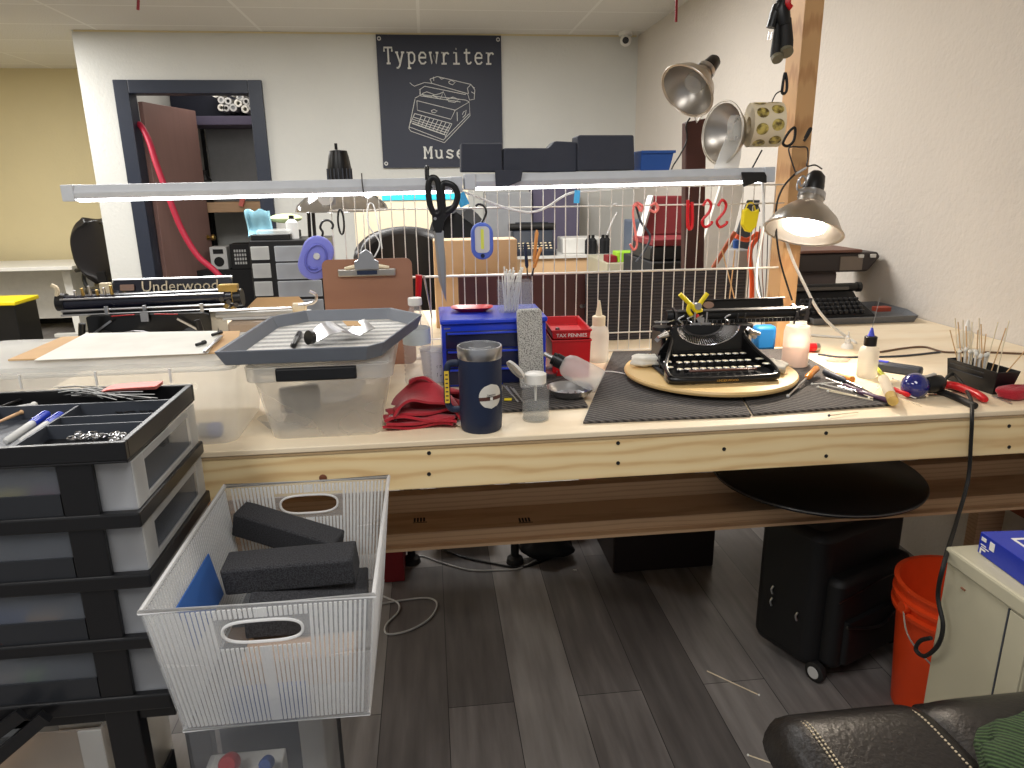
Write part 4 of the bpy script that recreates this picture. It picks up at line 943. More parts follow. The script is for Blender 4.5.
m = MB(); m.T = SZ; m.tube([V((.052*cos(pi+pi*i/24), .165, .124+.03*sin(pi+pi*i/24))) for i in range(25)], .004, 8); m.build('segment_ring', K['dsteel'], tw)
MB().box(-.085, .085, .168, .175, .03, .108).build('segment_back', K['blackm'], tw, smooth=False)
for s in (-1, 1):   # spool covers / uprights
    m = MB(); m.lathe([(.001,.002),(.022,.002),(.023,-.006),(.001,-.006)], 24, TR(s*(TW-.026), .165, .108)); m.build('ribbon_spool', K['black'], tw)
    m = MB(); m.bar((s*(TW-.006), .14, .078), (s*(TW-.030), .135, .104), .012, .009); m.build('shift_lever', K['steel'], tw); MB().tube([(s*(TW-.03), .12, .098), (s*(TW-.004), .115, .092)], [.008, .004], 10).build('margin_lever', K['alu'], tw)
    m = MB(); m.prism([(.135, .01), (.23, .01), (.23, .10), (.16, .108), (.14, .09)], -.006, .006, TR(s*TW*.80, 0, 0) @ MYZ); m.build('frame_upright', K['blackg'], tw, smooth=False, bevel=.003)
# carriage
cx0 = at(657, 320, Y=tyf+.2).x-txc; cx1 = at(803, 320, Y=tyf+.2).x-txc
car = MB(); zc = .113
car.box(cx0+.02, cx1-.012, .185, .195, zc-.004, zc+.007); car.box(cx0+.03, cx1-.02, .225, .232, zc-.002, zc+.010)
co = car.build('carriage_rail', K['blackg'], tw, smooth=False, bevel=.001)
MB().tube([(cx0+.05, .21, zc+.016), (cx1-.02, .21, zc+.016)], .0155, 24).build('platen', K['rubber'], tw)
MB().tube([(cx0+.05, .192, zc+.028), (cx1-.03, .192, zc+.028)], .0025, 8).build('paper_bail', K['black'], tw)
for x_ in (cx0+.032, cx1-.012): MB().tube([(x_-.008, .21, zc+.016), (x_+.008, .21, zc+.016)], [.015, .0165], 20).build('platen_knob', K['black'], tw)
for x_ in (cx0+.046, cx1-.028): MB().prism([(.183, zc-.004), (.235, zc-.004), (.24, zc+.02), (.222, zc+.036), (.195, zc+.03)], -.003, .003, TR(x_, 0, 0) @ MYZ).build('carriage_end', K['dsteel'], tw, smooth=False)
ptx0 = at(697, 310, Y=tyf+.22).x-txc; ptx1 = at(784, 310, Y=tyf+.22).x-txc
m = MB(); m.prism(rr(ptx0, ptx1, 0, .032, .006), -.002, .002, TR(0, .235, zc+.020) @ RX(R(72))); pt_ = m.build('paper_table', K['blackg'], tw, bevel=.001)
m = MB(); m.lathe([(.001,0),(.015,0),(.015,.0006),(.001,.0006)], 28, TR(ptx0+.032, .2355, zc+.037) @ RX(R(72)) @ MX.Diagonal((1, .62, 1, 1)) @ TR(0,0,.0024)); m.build('decal', mat('gilt_decal', (150, 120, 104), .5), pt_)
MB().tube([(ptx0-.006, .235, zc+.051), (ptx1, .235, zc+.051)], .0018, 8).build('table_edge', K['dsteel'], tw)
lv_ = MB(); lv_.tube(crv([(cx0+.04, .19, zc+.008), (cx0+.012, .175, zc+.006), (cx0-.008, .165, zc+.010), (cx0-.016, .163, zc+.012)], 5), .003, 8, flat=.5); lv_.box(cx0-.02, cx0+.016, .158, .17, zc+.008, zc+.0105); lv_.build('return_lever', K['steel'], tw)
rl = MB()
for i in range(26): x_ = cx0+.06+i*(cx1-cx0-.1)/26; rl.box(x_, x_+.0008, .1842, .1849, zc-.002, zc+(.005 if i % 5 else .007))
rl.build('scale_marks', K['steel'], tw, smooth=False)
m = MB(); m.bar((-.018, .18, .104), (-.018, .178, .142), .004, .002); m.bar((.014, .18, .104), (.014, .178, .142), .004, .002); m.box(-.03, .026, .176, .179, .108, .114); m.box(-.010, .006, .174, .178, .112, .128); m.build('type_guide', K['steel'], tw, smooth=False)
m = MB()
for x_ in (ptx0+.09, ptx0+.11, cx0+.07, cx0+.084, cx1-.04): MB().bar((x_, .183, zc-.012), (x_+.004, .181, zc+.022), .003, .004).build('carriage_linkage', K['dsteel'], tw)
for x_ in (cx0+.05, cx0+.075, cx0+.1, ptx0+.06): MB().tube(crv([(x_, .178, zc-.014), (x_+.008, .172, zc), (x_-.004, .174, zc+.012), (x_+.012, .178, zc+.02)], 4), .0022, 6).build('carriage_linkage', K['steel'], tw)
for x_ in (cx0+.045, cx0+.062, ptx0+.075): MB().cyl((x_, .176, zc-.008), (x_, .170, zc-.008), .005, None, 12).build('carriage_screw', K['dsteel'], tw)
m.tube([(cx1-.02, .2, zc+.02), (cx1+.004, .195, zc+.03), (cx1+.008, .195, zc+.055)], .004, 8); m.build('line_lever', K['dsteel'], tw); MB().prism(rr(-.014, .014, 0, .036, .005), -.004, .004, TR(cx1-.004, .205, zc-.006) @ RX(pi/2)).build('carriage_end_cover', K['dsteel'], tw, bevel=.001)
# clamp (spring clamp, yellow)
p = V((txc+ptx0-.010, tyf+.19, TZ+zc+.040))
sc_ = thing('spring_clamp', 'yellow spring clamp with red tip biting the typewriter carriage', 'clamp', p)
for (a, b, c, nm) in (((.0, 0, -.012), (-.012, 0, .0), (-.050, .0, .036), 'jaw_handle'), ((.006, 0, -.012), (.004, 0, .006), (.024, 0, .036), 'jaw_handle')):
    MB().tube(crv([a, b, c], 5), [.008, .008, .0085, .0075, .007, .0066, .0062, .006, .006, .006, .0058], 12).build(nm, K['yellow'], sc_)
MB().tube(crv([(-.022, -.002, .012), (-.026, -.002, -.006), (-.016, -.003, -.022), (-.002, -.003, -.028)], 5), .0055, 10).build('lower_jaw', K['yellow'], sc_)
MB().lathe([(.001,-.007),(.009,-.007),(.009,.007),(.001,.007)], 16, axis((-.002, -.004, .004), (0,-1,.0))).build('spring', K['steel'], sc_)
MB().ball((-.002, -.004, -.024), .0065, 12, 8).build('jaw_tip', K['red'], sc_)
# rags
def rag(lab, p, sx, sy, sz, m, seed, nm='rag'):
    rg = random.Random(seed); ph = [rg.uniform(0, 6) for _ in range(8)]
    b_ = MB(); nu, nv = 26, 14; vs = []; fs = []
    for i in range(nu):
        for j in range(nv+1):
            a = 2*pi*i/nu; e = pi*j/nv
            d = 1+.10*sin(3*a+ph[0]+2*e)+.07*sin(7*a+ph[1])*sin(e)+.06*sin(5*e+ph[2])+.04*sin(11*a+3*e+ph[3])
            se = sin(e)**.6 if e < pi-1e-6 and e > 1e-6 else 0
            vs.append((sx*d*se*cos(a), sy*d*se*sin(a), sz*max(0, (1+(-cos(e))*d*.95)/1.9)))
    for i in range(nu):
        for j in range(nv): k_ = (i+1) % nu; fs.append((i*(nv+1)+j, k_*(nv+1)+j, k_*(nv+1)+j+1, i*(nv+1)+j+1))
    b_.add(vs, fs); o = b_.build(nm, m, None, ang=80); o.location = p; return tag(o, lab, 'rag')
p = at(648, 366, Z=TZ); rag('folded white rag at the left on the bamboo turntable', (p.x, p.y, TZ), .045, .03, .03, K['whiter'], 3)
p = at(782, 373, Z=TZ); rag('grey crumpled rag at the right on the bamboo turntable', (p.x-.012, p.y+.02, TZ), .03, .04, .028, K['rag'], 5)
# blue box behind typewriter and translucent bottle
p = on(770, 352); lump('blue_jar_box', 'bright blue carton standing behind the typewriter', 'carton', (p.x-.01, p.y+.03, BZ), (.068, .04, .078), mat('carton_blue', (30, 120, 190), .5))
p = on(794, 367); k = mpp(p); t = thing('translucent_bottle', 'round translucent bottle without cap standing right behind the typewriter', 'bottle', p)
MB().lathe([(.001,0),(11.5*k,0),(12.6*k,.006),(12.6*k,36*k),(11*k,42*k),(8*k,43.5*k),(8*k,46*k),(7*k,46*k)], 30).build('bottle_body', K['milky'], t)
MB().lathe([(.001,.003),(11.8*k,.003),(11.8*k,24*k),(.001,24*k)], 30).build('liquid', K['pinkp'], t)
# white cord along the mat
def cordthing(nm, lab, pts, r, m, n=8, cat='cord', grp=None):
    o = MB().tube(crv(pts, n), r, 8).build(nm, m); return tag(o, lab, cat, grp)
cordthing('thin_cord', 'thin white cord lying across the mats to the turntable', [on(600, 371, MT+.003), on(615, 372, MT+.003), on(626, 374, MT+.003)], .0016, K['white'])
# ================================================================ light fixture on top of the wire panel
LY = 2.0
fa = at(70, 199, Y=LY); fb_ = at(462, 190, Y=LY); fc_ = at(464, 187.5, Y=LY); fd = at(768, 180, Y=LY)
def shop_light(lab, p0, p1, h, cap0, cap1):
    t = thing('shop_light', lab, 'light fixture', p0); d = (p1-p0); Ln = d.length; t.rotation_euler = d.to_track_quat('X', 'Z').to_euler()
    MB().prism([(-.035, 0), (.035, 0), (.042, h*.45), (.03, h), (-.03, h), (-.042, h*.45)], 0.004, Ln-.004, MX(((0,0,1,0),(1,0,0,0),(0,1,0,0),(0,0,0,1)))).build('housing', K['fixture'], t, smooth=False, bevel=.003)
    for x in ([0] if cap0 else [])+([Ln-.03] if cap1 else []): MB().box(x, x+.03, -.043, .043, -.006, h+.001).build('end_cap', K['fixture'], t, smooth=False, bevel=.003)
    MB().tube([(.03, -.020, -.002), (Ln-.03, -.020, -.002)], .006, 12).build('tube_lamp', K['glow'], t)
    return t
hf = .034
shop_light('left long grey shop light with glowing tube above the bench, end free at left', fa, fb_, hf, True, True)
shop_light('right grey shop light with glowing tube running to the wooden post', fc_, fd, hf, True, True)
FT = lambda x: at(x, 178, Y=LY).z
# suspension clip at x=362 and small hook
p = at(362, 178, Y=LY-.045); cordthing('hanging_wire', 'thin grey wire hooked over the left shop light', [p+V((0,0,.012)), p+V((0,-.002,-.01)), p+V((.001,-.002,-.03)), p+V((.003,0,-.05))], .0016, K['dsteel'])
p = at(380, 176, Y=LY+.045)
# S hook with scissors
def rib(pts, w, th, m, nm, par, n=6): return MB().tube(crv(pts, n), w, 8, flat=th).build(nm, m, par)
ps = at(441, 240, Y=LY-.055)
k = mpp(ps)
sc = thing('scissors', 'long scissors with black looped handles hanging from the shop light', 'scissors', ps)
def sp(x, y): return V(((x-441)*k, 0, (240-y)*k))
lo = [sp(431, 186), sp(431, 202), sp(435, 214), sp(441, 213), sp(441, 200), sp(440, 184), sp(435, 180)]
MB().tube(crv(lo, 6, True), .0055, 10, closed=True, flat=1.5).build('handle_loop', K['black'], sc)
lo = [sp(445, 186), sp(455, 188), sp(459, 197), sp(455, 208), sp(446, 213), sp(444, 200)]
MB().tube(crv(lo, 6, True), .0055, 10, closed=True, flat=1.5).build('handle_loop', K['black'], sc)
MB().prism([(x, z) for x, y_, z in [tuple(sp(*q)) for q in ((433, 212), (433, 226), (436, 233), (442, 233), (445, 222), (452, 212), (455, 206), (441, 209))]], -.004, .004, RX(pi/2)).build('handle_hub', K['black'], sc, smooth=False, bevel=.002)
MB().prism([(x, z) for x, y_, z in [tuple(sp(*q)) for q in ((434, 231), (443, 231), (445, 262), (444, 303), (437, 280))]], -.001, .001, RX(pi/2)).build('blade', K['alu'], sc, smooth=False)
MB().prism([(x, z) for x, y_, z in [tuple(sp(*q)) for q in ((436, 231), (444, 231), (442.5, 300), (441, 290))]], .0015, .003, RX(pi/2)).build('blade', K['steel'], sc, smooth=False)
MB().cyl(sp(436, 219)+V((0,-.006,0)), sp(436, 219)+V((0,.006,0)), .004, None, 12).build('pivot_screw', K['steel'], sc)
MB().tube(crv([sp(429, 182)+V((0,.02,0)), sp(429, 171)+V((0,.03,0)), sp(431, 170)+V((0,.02,0)), sp(431, 184), sp(434, 190)], 5), .0032, 8).build('hook', K['black'], sc)
# joining grey box between lights with black hook
# blue worklight
def caplight(nm, lab, c, w, h, body, rz, front=True, tilt=0):
    t = thing(nm, lab, 'work light', c, rz); t.rotation_euler = (0, tilt, rz)
    MB().prism(rr(-w, w, -h, h, w*.98), -.012, .012, RX(pi/2)).build('body', body, t, bevel=.004)
    if front:
        MB().prism(rr(-w*.66, w*.66, -h*.62, h*.8, w*.4), .0121, .0138, RX(pi/2)).build('lens', K['lgrey'], t)
        MB().prism(rr(-w*.14, w*.14, -h*.42, h*.66, w*.1), .0139, .0146, RX(pi/2)).build('led_strip', mat('led_yellow', (214, 220, 90), .4), t)
        MB().cyl((0, -.012, -h*.78), (0, -.0145, -h*.78), .006, None, 16).build('button', K['navy'], t)
    else:
        m = MB(); m.tube([(w*.62*cos(a_), -.0125, h*.62*sin(a_)) for a_ in [i*pi/18 for i in range(36)]], .0035, 8, closed=True); m.tube(crv([(-w*.3, -.0125, -h*.42), (0, -.0125, -h*.5), (w*.3, -.0125, -h*.36)], 5), .003, 8); m.build('back_ridge', mat('lavender_dark', (92, 96, 180), .4), t)
        MB().cyl((0, -.012, h*.1), (0, -.017, h*.1), .0095, .008, 20).build('magnet', K['lgrey'], t)
    hk = [(-.002, 0, h), (-.004, 0, h+.012), (-.014, 0, h+.022), (-.012, 0, h+.040), (.003, 0, h+.048), (.016, 0, h+.040), (.016, 0, h+.028)]
    if front: hk = [(0, 0, h), (.008, 0, h+.012), (.014, 0, h+.028), (.008, 0, h+.044), (-.006, 0, h+.05), (-.016, 0, h+.044)]
    MB().tube(crv(hk, 6), .0032, 8).build('hook', K['black'], t)
    return t
c = at(482, 241, Y=CY-.024); caplight('hanging_work_light', 'oval blue work light with yellow strip hooked on the wire panel', c, .0315, .052, mat('periwinkle', (84, 108, 196), .4), 0)
c = at(316, 258, Y=CY-.03); caplight('hanging_work_light', 'oval lavender work light showing its back, hooked at the panel left end', c, .043, .062, K['lav'], R(8), False, R(22))
# clipboard
yk_ = 2.03
a = at(322, 268, Y=yk_); b = at(412, 268, Y=yk_); zl = BZ+.01
cbt = thing('clipboard', 'brown hardboard clipboard with steel clip standing against the wire panel', 'clipboard', ((a.x+b.x)/2, yk_, BZ), 0)
wc = (b.x-a.x)/2; hc = at(360, 259, Y=yk_).z-BZ
MB().prism(rr(-wc, wc, .001, hc, .018), -.002, .002, RX(pi/2)).build('board', K['brown'], cbt, smooth=False)
kc_ = mpp(V((a.x, yk_, BZ+hc)))
MB().box(-29*kc_, 28*kc_, -.0135, -.0025, hc-17*kc_, hc-9.5*kc_).build('clip_bar', K['alu'], cbt, bevel=.003)
m = MB(); m.prism([(-12*kc_, -10*kc_), (-12*kc_, -2*kc_), (-8*kc_, 0), (-6*kc_, 6*kc_), (0, 10*kc_), (6*kc_, 6*kc_), (8*kc_, 0), (12*kc_, -2*kc_), (12*kc_, -10*kc_)], .014, .018, TR(0, 0, hc) @ RX(pi/2)); m.build('clip_spring', K['steel'], cbt, smooth=False, bevel=.001)
MB().box(-10*kc_, 10*kc_, -.0192, -.0182, hc-15*kc_, hc-11*kc_).build('clip_label', K['navy'], cbt, smooth=False)
for s in (-1, 1): MB().tube([(s*12*kc_, -.014, hc-7*kc_), (s*22*kc_, -.014, hc-8.5*kc_)], [.006, .004], 10).build('clip_lever', K['cream'], cbt)
MB().tube(crv([(0, -.016, hc+6*kc_), (-.001, -.012, hc+20*kc_), (0, .0, hc+48*kc_)], 4), .0014, 6).build('hang_wire', K['wire'], cbt)
MB().tube(crv([(8*kc_, -.012, hc+2*kc_), (14*kc_, -.01, hc+16*kc_), (4*kc_, -.01, hc+34*kc_), (5*kc_, 0, hc+52*kc_), (10*kc_, 0, hc+52*kc_), (14*kc_, -.004, hc+30*kc_), (16*kc_, -.01, hc+10*kc_)], 6), .0022, 6).build('hang_cord', K['white'], cbt)
# carabiner black and red small
p = at(341, 222, Y=CY-.012); MBc = MB().tube([(sin(t)*.008, 0, cos(t)*.034) for t in [i*pi/8 for i in range(16)]], .0028, 8, closed=True).build('carabiner', K['black']); MBc.location = p; tag(MBc, 'narrow black loop hanging on the left end of the wire panel', 'loop')
# white cable draped on panel
yc = CY-.012
cordthing('white_cable', 'white power cable looping along the top of the wire panel', [at(x, y, Y=yc) for x, y in ((458, 190), (475, 196), (500, 206), (520, 211), (533, 212), (547, 207), (562, 197), (575, 192), (590, 191), (610, 189), (640, 187))], .0034, K['white'])
for x, y in ((462, 199), (577, 196)):
    p = at(x, y, Y=yc-.006); o = MB().box(-.008 if x > 500 else -.014, .008 if x > 500 else .014, -.002, .002, -.02, .016).build('blue_tape', K['sky'], None, smooth=False); o.location = p; o.rotation_euler = (0, R(4) if x > 500 else R(-24), 0); tag(o, ['piece of blue tape holding the cable beside the scissors', 'strip of blue tape on the cable in the middle of the wire panel'][x > 500], 'tape')
# hooks on panel
def hook(nm, lab, pts, r, m, cat='hook', grp=None, flat=1):
    t = MB().tube(crv([at(x, y, Y=CY-.008) for x, y in pts], 5), r, 8, flat=flat).build(nm, m); return tag(t, lab, cat, grp)
hook('plastic_hook', 'coral plastic hook hanging lower left of the others', [(633, 207), (637, 203), (642, 206), (641, 212)], .004, K['pink'])
hook('long_hook', 'long coral S shaped hook holding a dark cable', [(640, 211), (636, 204), (633, 212), (635, 230), (637, 244), (634, 250), (630, 244)], .0034, K['pink'])
hook('plastic_hook', 'small coral curled hook near the middle of the wire panel', [(651, 206), (655, 203), (658, 208), (655, 212), (650, 210)], .0042, K['pink'])
hook('wire_panel_clip', 'wide red clip hanging left of the two red S hooks', [(688, 200), (688, 226), (692, 226), (692, 202)], .0055, K['red'], 'clip')
for i, x in enumerate((706, 721)): hook('s_hook', ['red S shaped hook, left of the pair', 'red S shaped hook, right of the pair beside the yellow pouch'][i], [(x-3, 206), (x+1, 200), (x+5, 204), (x+3, 212), (x-4, 221), (x-1, 227), (x+5, 224), (x+6, 221)], .0042, K['red'])
hook('white_hook', 'thin white bent hook on the wire panel', [(610, 209), (614, 204), (617, 204)], .002, K['white']); hook('white_rod', 'thin white diagonal rod behind the wire panel', [(607, 235), (612, 222), (617, 212)], .0022, K['white'], 'rod'); 
# dark cable hanging from long hook
cordthing('dark_cable', 'dark cable dangling from the coral hook', [at(x, y, Y=CY+.012) for x, y in ((636, 206), (641, 222), (650, 236), (645, 250), (636, 262))], .0035, K['dgrey'])
# yellow measuring case
p = at(750, 220, Y=CY-.02); k = mpp(p); t = thing('yellow_case', 'bright yellow plastic holder hanging near the right end of the wire panel', 'holder', p)
MB().prism([(-8.5*k, 10*k), (-4*k, 12*k), (0, 8*k), (5*k, 9*k), (8.5*k, 11*k), (6.5*k, -6*k), (1*k, -12.5*k), (-4*k, -11*k), (-9*k, -4*k)], -.009, .009, RX(pi/2)).build('body', K['yellow'], t, smooth=False, bevel=.004)
MB().tube(crv([(-6*k, 0, 10*k), (-3*k, 0, 16*k), (2*k, 0, 16*k), (5*k, 0, 9*k)], 5), .0022, 8).build('loop', K['yellow'], t)
MB().tube(crv([(-3*k, -.01, 12*k), (1*k, -.012, 15*k), (6*k, -.01, 13*k), (8*k, -.01, 8*k)], 5), .0016, 8).build('strap', K['black'], t)
# pliers stuck in the panel: orange handled
def handletool(lab, p0, p1, mcol, r=.0055, nm='screwdriver'):
    t = thing(nm, lab, nm.replace('_', ' '), p0); d = p1-p0
    MB().tube([(0,0,0), d*.1, d*.5, d*.9, d], [r*.5, r, r*.82, r, r*.5], 12).build('handle', mcol, t)
    MB().tube([(0,0,0), -d*.45], r*.35, 8).build('shaft', K['dsteel'], t); return t
hs = mat('handle_wood', (206, 138, 70), .4)
handletool('slim tool with light wooden handle standing upright in the wire panel', at(534, 262, Y=CY-.014), at(537, 230, Y=CY-.014), hs, nm='needle_file')
handletool('leaning tool with amber wooden handle in the wire panel', at(534, 268, Y=CY-.024), at(541, 247, Y=CY-.024), hs, nm='needle_file')
handletool('dark handled tool left of the wooden handled ones in the panel', at(527, 268, Y=CY-.014), at(525, 243, Y=CY-.014), K['navy'], nm='needle_file')
# red handle & pegs by clipboard
t = MB().tube([at(419, 275, Y=CY-.012), at(418, 304, Y=CY-.012)], [.010, .008], 10).build('red_grip_tool', K['red']); tag(t, 'red handled tool hanging between the clipboard and the chest', 'tool')
t = MB().tube([at(424, 276, Y=CY-.012), at(432, 318, Y=CY-.012)], [.003, .002], 8).build('steel_pick', K['steel']); tag(t, 'thin steel pick hanging beside the red grip tool', 'pick')
# ---- things on top of the fixture
def boxabove(nm, lab, cat, px, m, y0, y1, bev=.004):
    P_ = [at(x, y, Y=y0) for x, y in px]; c = P_[0]; b_ = MB(); n = len(P_)
    vs = [(p.x, y0, p.z) for p in P_]+[(p.x, y1, p.z) for p in P_]; fs = [tuple(range(n)), tuple(range(2*n-1, n-1, -1))]
    for i in range(n): fs.append((i, n+i, n+(i+1) % n, (i+1) % n))
    b_.add(vs, fs); o = b_.build(nm, m, None, smooth=False, bevel=bev); return tag(o, lab, cat)
felt = mat('charcoal_felt', (58, 61, 72), .8)
boxabove('charcoal_case', 'tall left charcoal case standing on the shop light in front of the banner', 'case', ((461, 172), (461, 143), (502, 143), (502, 149), (503, 172)), felt, LY-.02, LY+.06)
boxabove('charcoal_case', 'low charcoal case in the middle of the shop light with stepped top', 'case', ((503.5, 172), (503.5, 148), (549, 148), (555, 141), (577, 142), (577, 172)), felt, LY-.02, LY+.055)
boxabove('charcoal_case', 'tallest right charcoal case on the shop light beside the blue bin', 'case', ((577.6, 171), (577.6, 137), (579, 135), (634, 135), (635, 170)), felt, LY-.03, LY+.05)
boxabove('felt_flap', 'dark felt flap hanging over the front of the shop light', 'flap', ((495, 170), (523, 170), (521, 181), (509, 186), (496, 187)), felt, LY-.052, LY-.046, .001)
t = thing('blue_bin', 'small blue plastic bin at the right of the charcoal cases on the shop light', 'bin', at(652, 171, Y=LY)); k = mpp(t.location)
MB().shell([(-15*k, -.03), (14*k, -.03), (14*k, .04), (-15*k, .04)], [(-15*k, -.034), (18*k, -.034), (18*k, .044), (-15*k, .044)], 0, 19*k, .003).build('bin_body', K['cobalt'], t, smooth=False, bevel=.001)
MB().box(-15*k, 19*k, -.038, -.035, 16.5*k, 19*k).build('bin_lip', K['cobalt'], t, smooth=False)
# black vented lamp top at x=340
p = at(340, 176, Y=2.5)
t = thing('desk_lamp', 'chrome and black articulated desk lamp behind the left shop light', 'lamp', p); k = mpp(p)
m = MB(); m.lathe([(11.5*k, -8*k), (12*k, 6*k), (10*k, 18*k), (8.5*k, 24*k), (.001, 25*k)], 28); m.build('vented_cap', K['black'], t)
for i in range(9): a = R(190+i*20); MB().bar((12.2*k*cos(a), 12.2*k*sin(a), -6*k), (12.0*k*cos(a), 12.0*k*sin(a), 7*k), .004, .004).build('cap_fin', K['dgrey'], t)
MB().tube([(-.006, 0, 25*k), (-.006, 0, 31*k)], .005, 8).build('switch', K['black'], t)
m = MB(); m.lathe([(12*k, -8*k), (28*k, -14*k), (44*k, -28*k), (46*k, -34*k), (44*k, -33*k), (28*k, -17*k), (.001, -12*k)], 40); m.build('shade', K['chrome'], t)
m = MB(); m.lathe([(.001, 0), (.024, 0), (.026, .006), (.026, .05), (.001, .052)], 24, axis((-10*k, -.15, -20*k), (0, .9, .2))); m.build('joint_knob', K['lgrey'], t)
jb = MB(); jb.tube([(-34*k, .02, -16*k), (-36*k, .03, -60*k)], .006, 8); jb.build('arm_bar', K['black'], t)
MB().tube([(-30*k, .02, -16*k), (-31*k, .03, -60*k)], .006, 8).build('arm_bar', K['black'], t); MB().tube([(-36*k, .02, -17*k), (-24*k, .02, -14*k), (-10*k, 0, -12*k)], .006, 8).build('arm_bar', K['black'], t)
# brown upright board with clamp lamp
p0 = at(696, 171, Y=2.2); k = mpp(p0)
bb = boxabove('brown_board', 'upright dark brown board standing on the bench behind the right shop light', 'board', ((684, 330), (686, 122), (707, 118), (703, 330)), K['panel'], 2.32, 2.36)
cordthing('black_cable', 'black lamp cord running down beside the brown board', [at(x, y, Y=2.31) for x, y in ((690, 118), (686, 126), (687, 140), (680, 155), (672, 168), (668, 182))], .0026, K['black'])
def bowl_lamp(lab, c, d, rad, dep_, m, on_=False, sock=K['black']):
    # c: centre of the opening, d: direction from opening towards socket
    t = thing('clamp_lamp', lab, 'lamp', c, 0); q = V(d).to_track_quat('Z', 'Y'); t.rotation_euler = q.to_euler()
    pr = [(rad*1.03, 0), (rad, 0), (rad*.97, dep_*.12), (rad*.8, dep_*.48), (rad*.52, dep_*.8), (rad*.34, dep_*.95), (rad*.33, dep_*1.2)]
    inner = [(r_*.975-.001, z_) for r_, z_ in pr[::-1]]
    MB().lathe(pr+inner, 44).build('shade', m, t)
    MB().tube([(rad*1.03*cos(a), rad*1.03*sin(a), 0) for a in [i*pi/24 for i in range(48)]], .002, 6, closed=True).build('shade_rim', m, t)
    MB().lathe([(rad*.36, dep_*1.12), (rad*.36, dep_*1.3), (.001, dep_*1.3)], 24).build('collar', K['steel'], t)
    MB().lathe([(rad*.26, dep_*1.3), (rad*.28, dep_*1.5), (rad*.24, dep_*1.85), (rad*.14, dep_*1.98), (.001, dep_*2.0)], 20).build('socket', sock, t)
    return t
c = at(687, 91, Y=2.12); l1 = bowl_lamp('aluminium bowl lamp tilted left above the brown board, unlit', c, V((.62, .35, .56)), .082, .078, K['alu'])
MB().lathe([(.001, .02), (.028, .03), (.03, .05), (.016, .08)], 20).build('lamp_bulb', K['frost'], l1)
# small clamp arms below lamp 1
hook_pts = [at(x, y, Y=2.31) for x, y in ((693, 114), (697, 122), (703, 114))]
o = MB().tube(hook_pts, .003, 8).build('lamp_clamp', K['white']); tag(o, 'white wire clamp gripping the top of the brown board', 'clamp')
c = at(722, 133, Y=2.02); l2 = bowl_lamp('aluminium bowl lamp facing the room behind the sticker roll, unlit', c, V((.93, .30, -.02)), .082, .06, K['alu'])
# white mounting strap (ring + strap)
c2 = at(734, 128, Y=1.98); t = thing('strap_dispenser', 'translucent white strap ring hanging in front of the bowl lamp', 'strap', c2); k = mpp(c2)
MB().lathe([(.026, -.008), (.026, .008), (.033, .008), (.033, -.008)], 36, axis((0,0,0), (.75, -.66, 0)) , close=True).build('ring', K['frost'], t)
MB().prism([(-5*k, -6*k), (9*k, 14*k), (11*k, 0), (11*k, -28*k), (9*k, -40*k), (-17*k, -40*k), (-13*k, -28*k)], -.002, .002, TR(0, .012, 0) @ RX(pi/2)).build('strap_plate', K['frost'], t, smooth=False)
# sticker roll
c = at(764, 125, Y=1.99); t = thing('sticker_roll', 'wide roll of gold printed round stickers hanging on the wooden post', 'roll', c); k = mpp(c); t.rotation_euler = (R(4), R(0), R(-8))
SRr = .058
M_ = RY(pi/2)
MB().lathe([(.022, -.042), (.022, .042), (SRr, .042), (SRr, -.042)], 44, M_, close=True).build('paper_roll', K['cream'], t)
for a_ in (-10, 34, -54, 78):
    for s in (-1, 1):
        mm = MB(); aa = R(a_)+(.18 if s > 0 else 0); pts = []
        for i in range(7):
            for j in range(7):
                u = (i-3)/3; v = (j-3)/3
                f_ = 1/max(1, (u*u+v*v)**.5) if (abs(u) == 1 or abs(v) == 1) else 1
                u *= f_; v *= f_
                an = aa+u*.0155/SRr; pts.append((s*.0205+v*.0165, -cos(an)*(SRr+.0006), sin(an)*(SRr+.0006)))
        mm.add(pts, [(i*7+j, (i+1)*7+j, (i+1)*7+j+1, i*7+j+1) for i in range(6) for j in range(6)]); mm.build('gold_sticker', speckle('gold_print', (92, 74, 30), (206, 186, 100), 60, .4), t)
# lit clamp lamp on the post
c = at(803, 232, Y=1.93); dv_ = V((.30, .30, .9))
l3 = bowl_lamp('lit aluminium clamp lamp with glowing bulb hanging beside the wooden post', c, dv_, .104, .09, K['alu'])
MB().lathe([(.001, .001), (.04, .003), (.056, .012), (.057, .02), (.04, .05), (.022, .08)], 30).build('glowing_bulb', K['bulb'], l3)
MB().lathe([(.001,0),(.011,0),(.011,.001),(.001,.001)], 16, axis((-.03, -.055, .058), (-.3, -.6, .7))).build('green_dot', K['green'], l3)
q_ = MB(); wl_ = l3.rotation_euler.to_matrix().inverted(); Lc = lambda x, y: wl_ @ (at(x, y, Y=1.92)-c)
MB().tube(crv([Lc(797, 190), Lc(798, 181), Lc(803, 176), Lc(806, 181), Lc(801, 186), Lc(799, 178)], 5), .0028, 8).build('spring_clamp_arm', K['steel'], l3); MB().bar(Lc(796, 174), Lc(806, 168), .012, .004).build('clamp_jaw', K['lgrey'], l3); MB().tube([Lc(798, 190), Lc(814, 190)], .004, 8).build('clamp_bracket', K['steel'], l3)
sl = bpy.data.lights.new('clamp_lamp_light', 'SPOT'); sl.energy = 16; sl.spot_size = R(125); sl.spot_blend = .6; sl.shadow_soft_size = .04; sl.color = (1, .86, .70)
so = bpy.data.objects.new('clamp_lamp_light', sl); COL.objects.link(so); dn_ = -dv_.normalized(); so.location = c+dn_*.012; so.rotation_euler = dn_.to_track_quat('-Z', 'Y').to_euler()
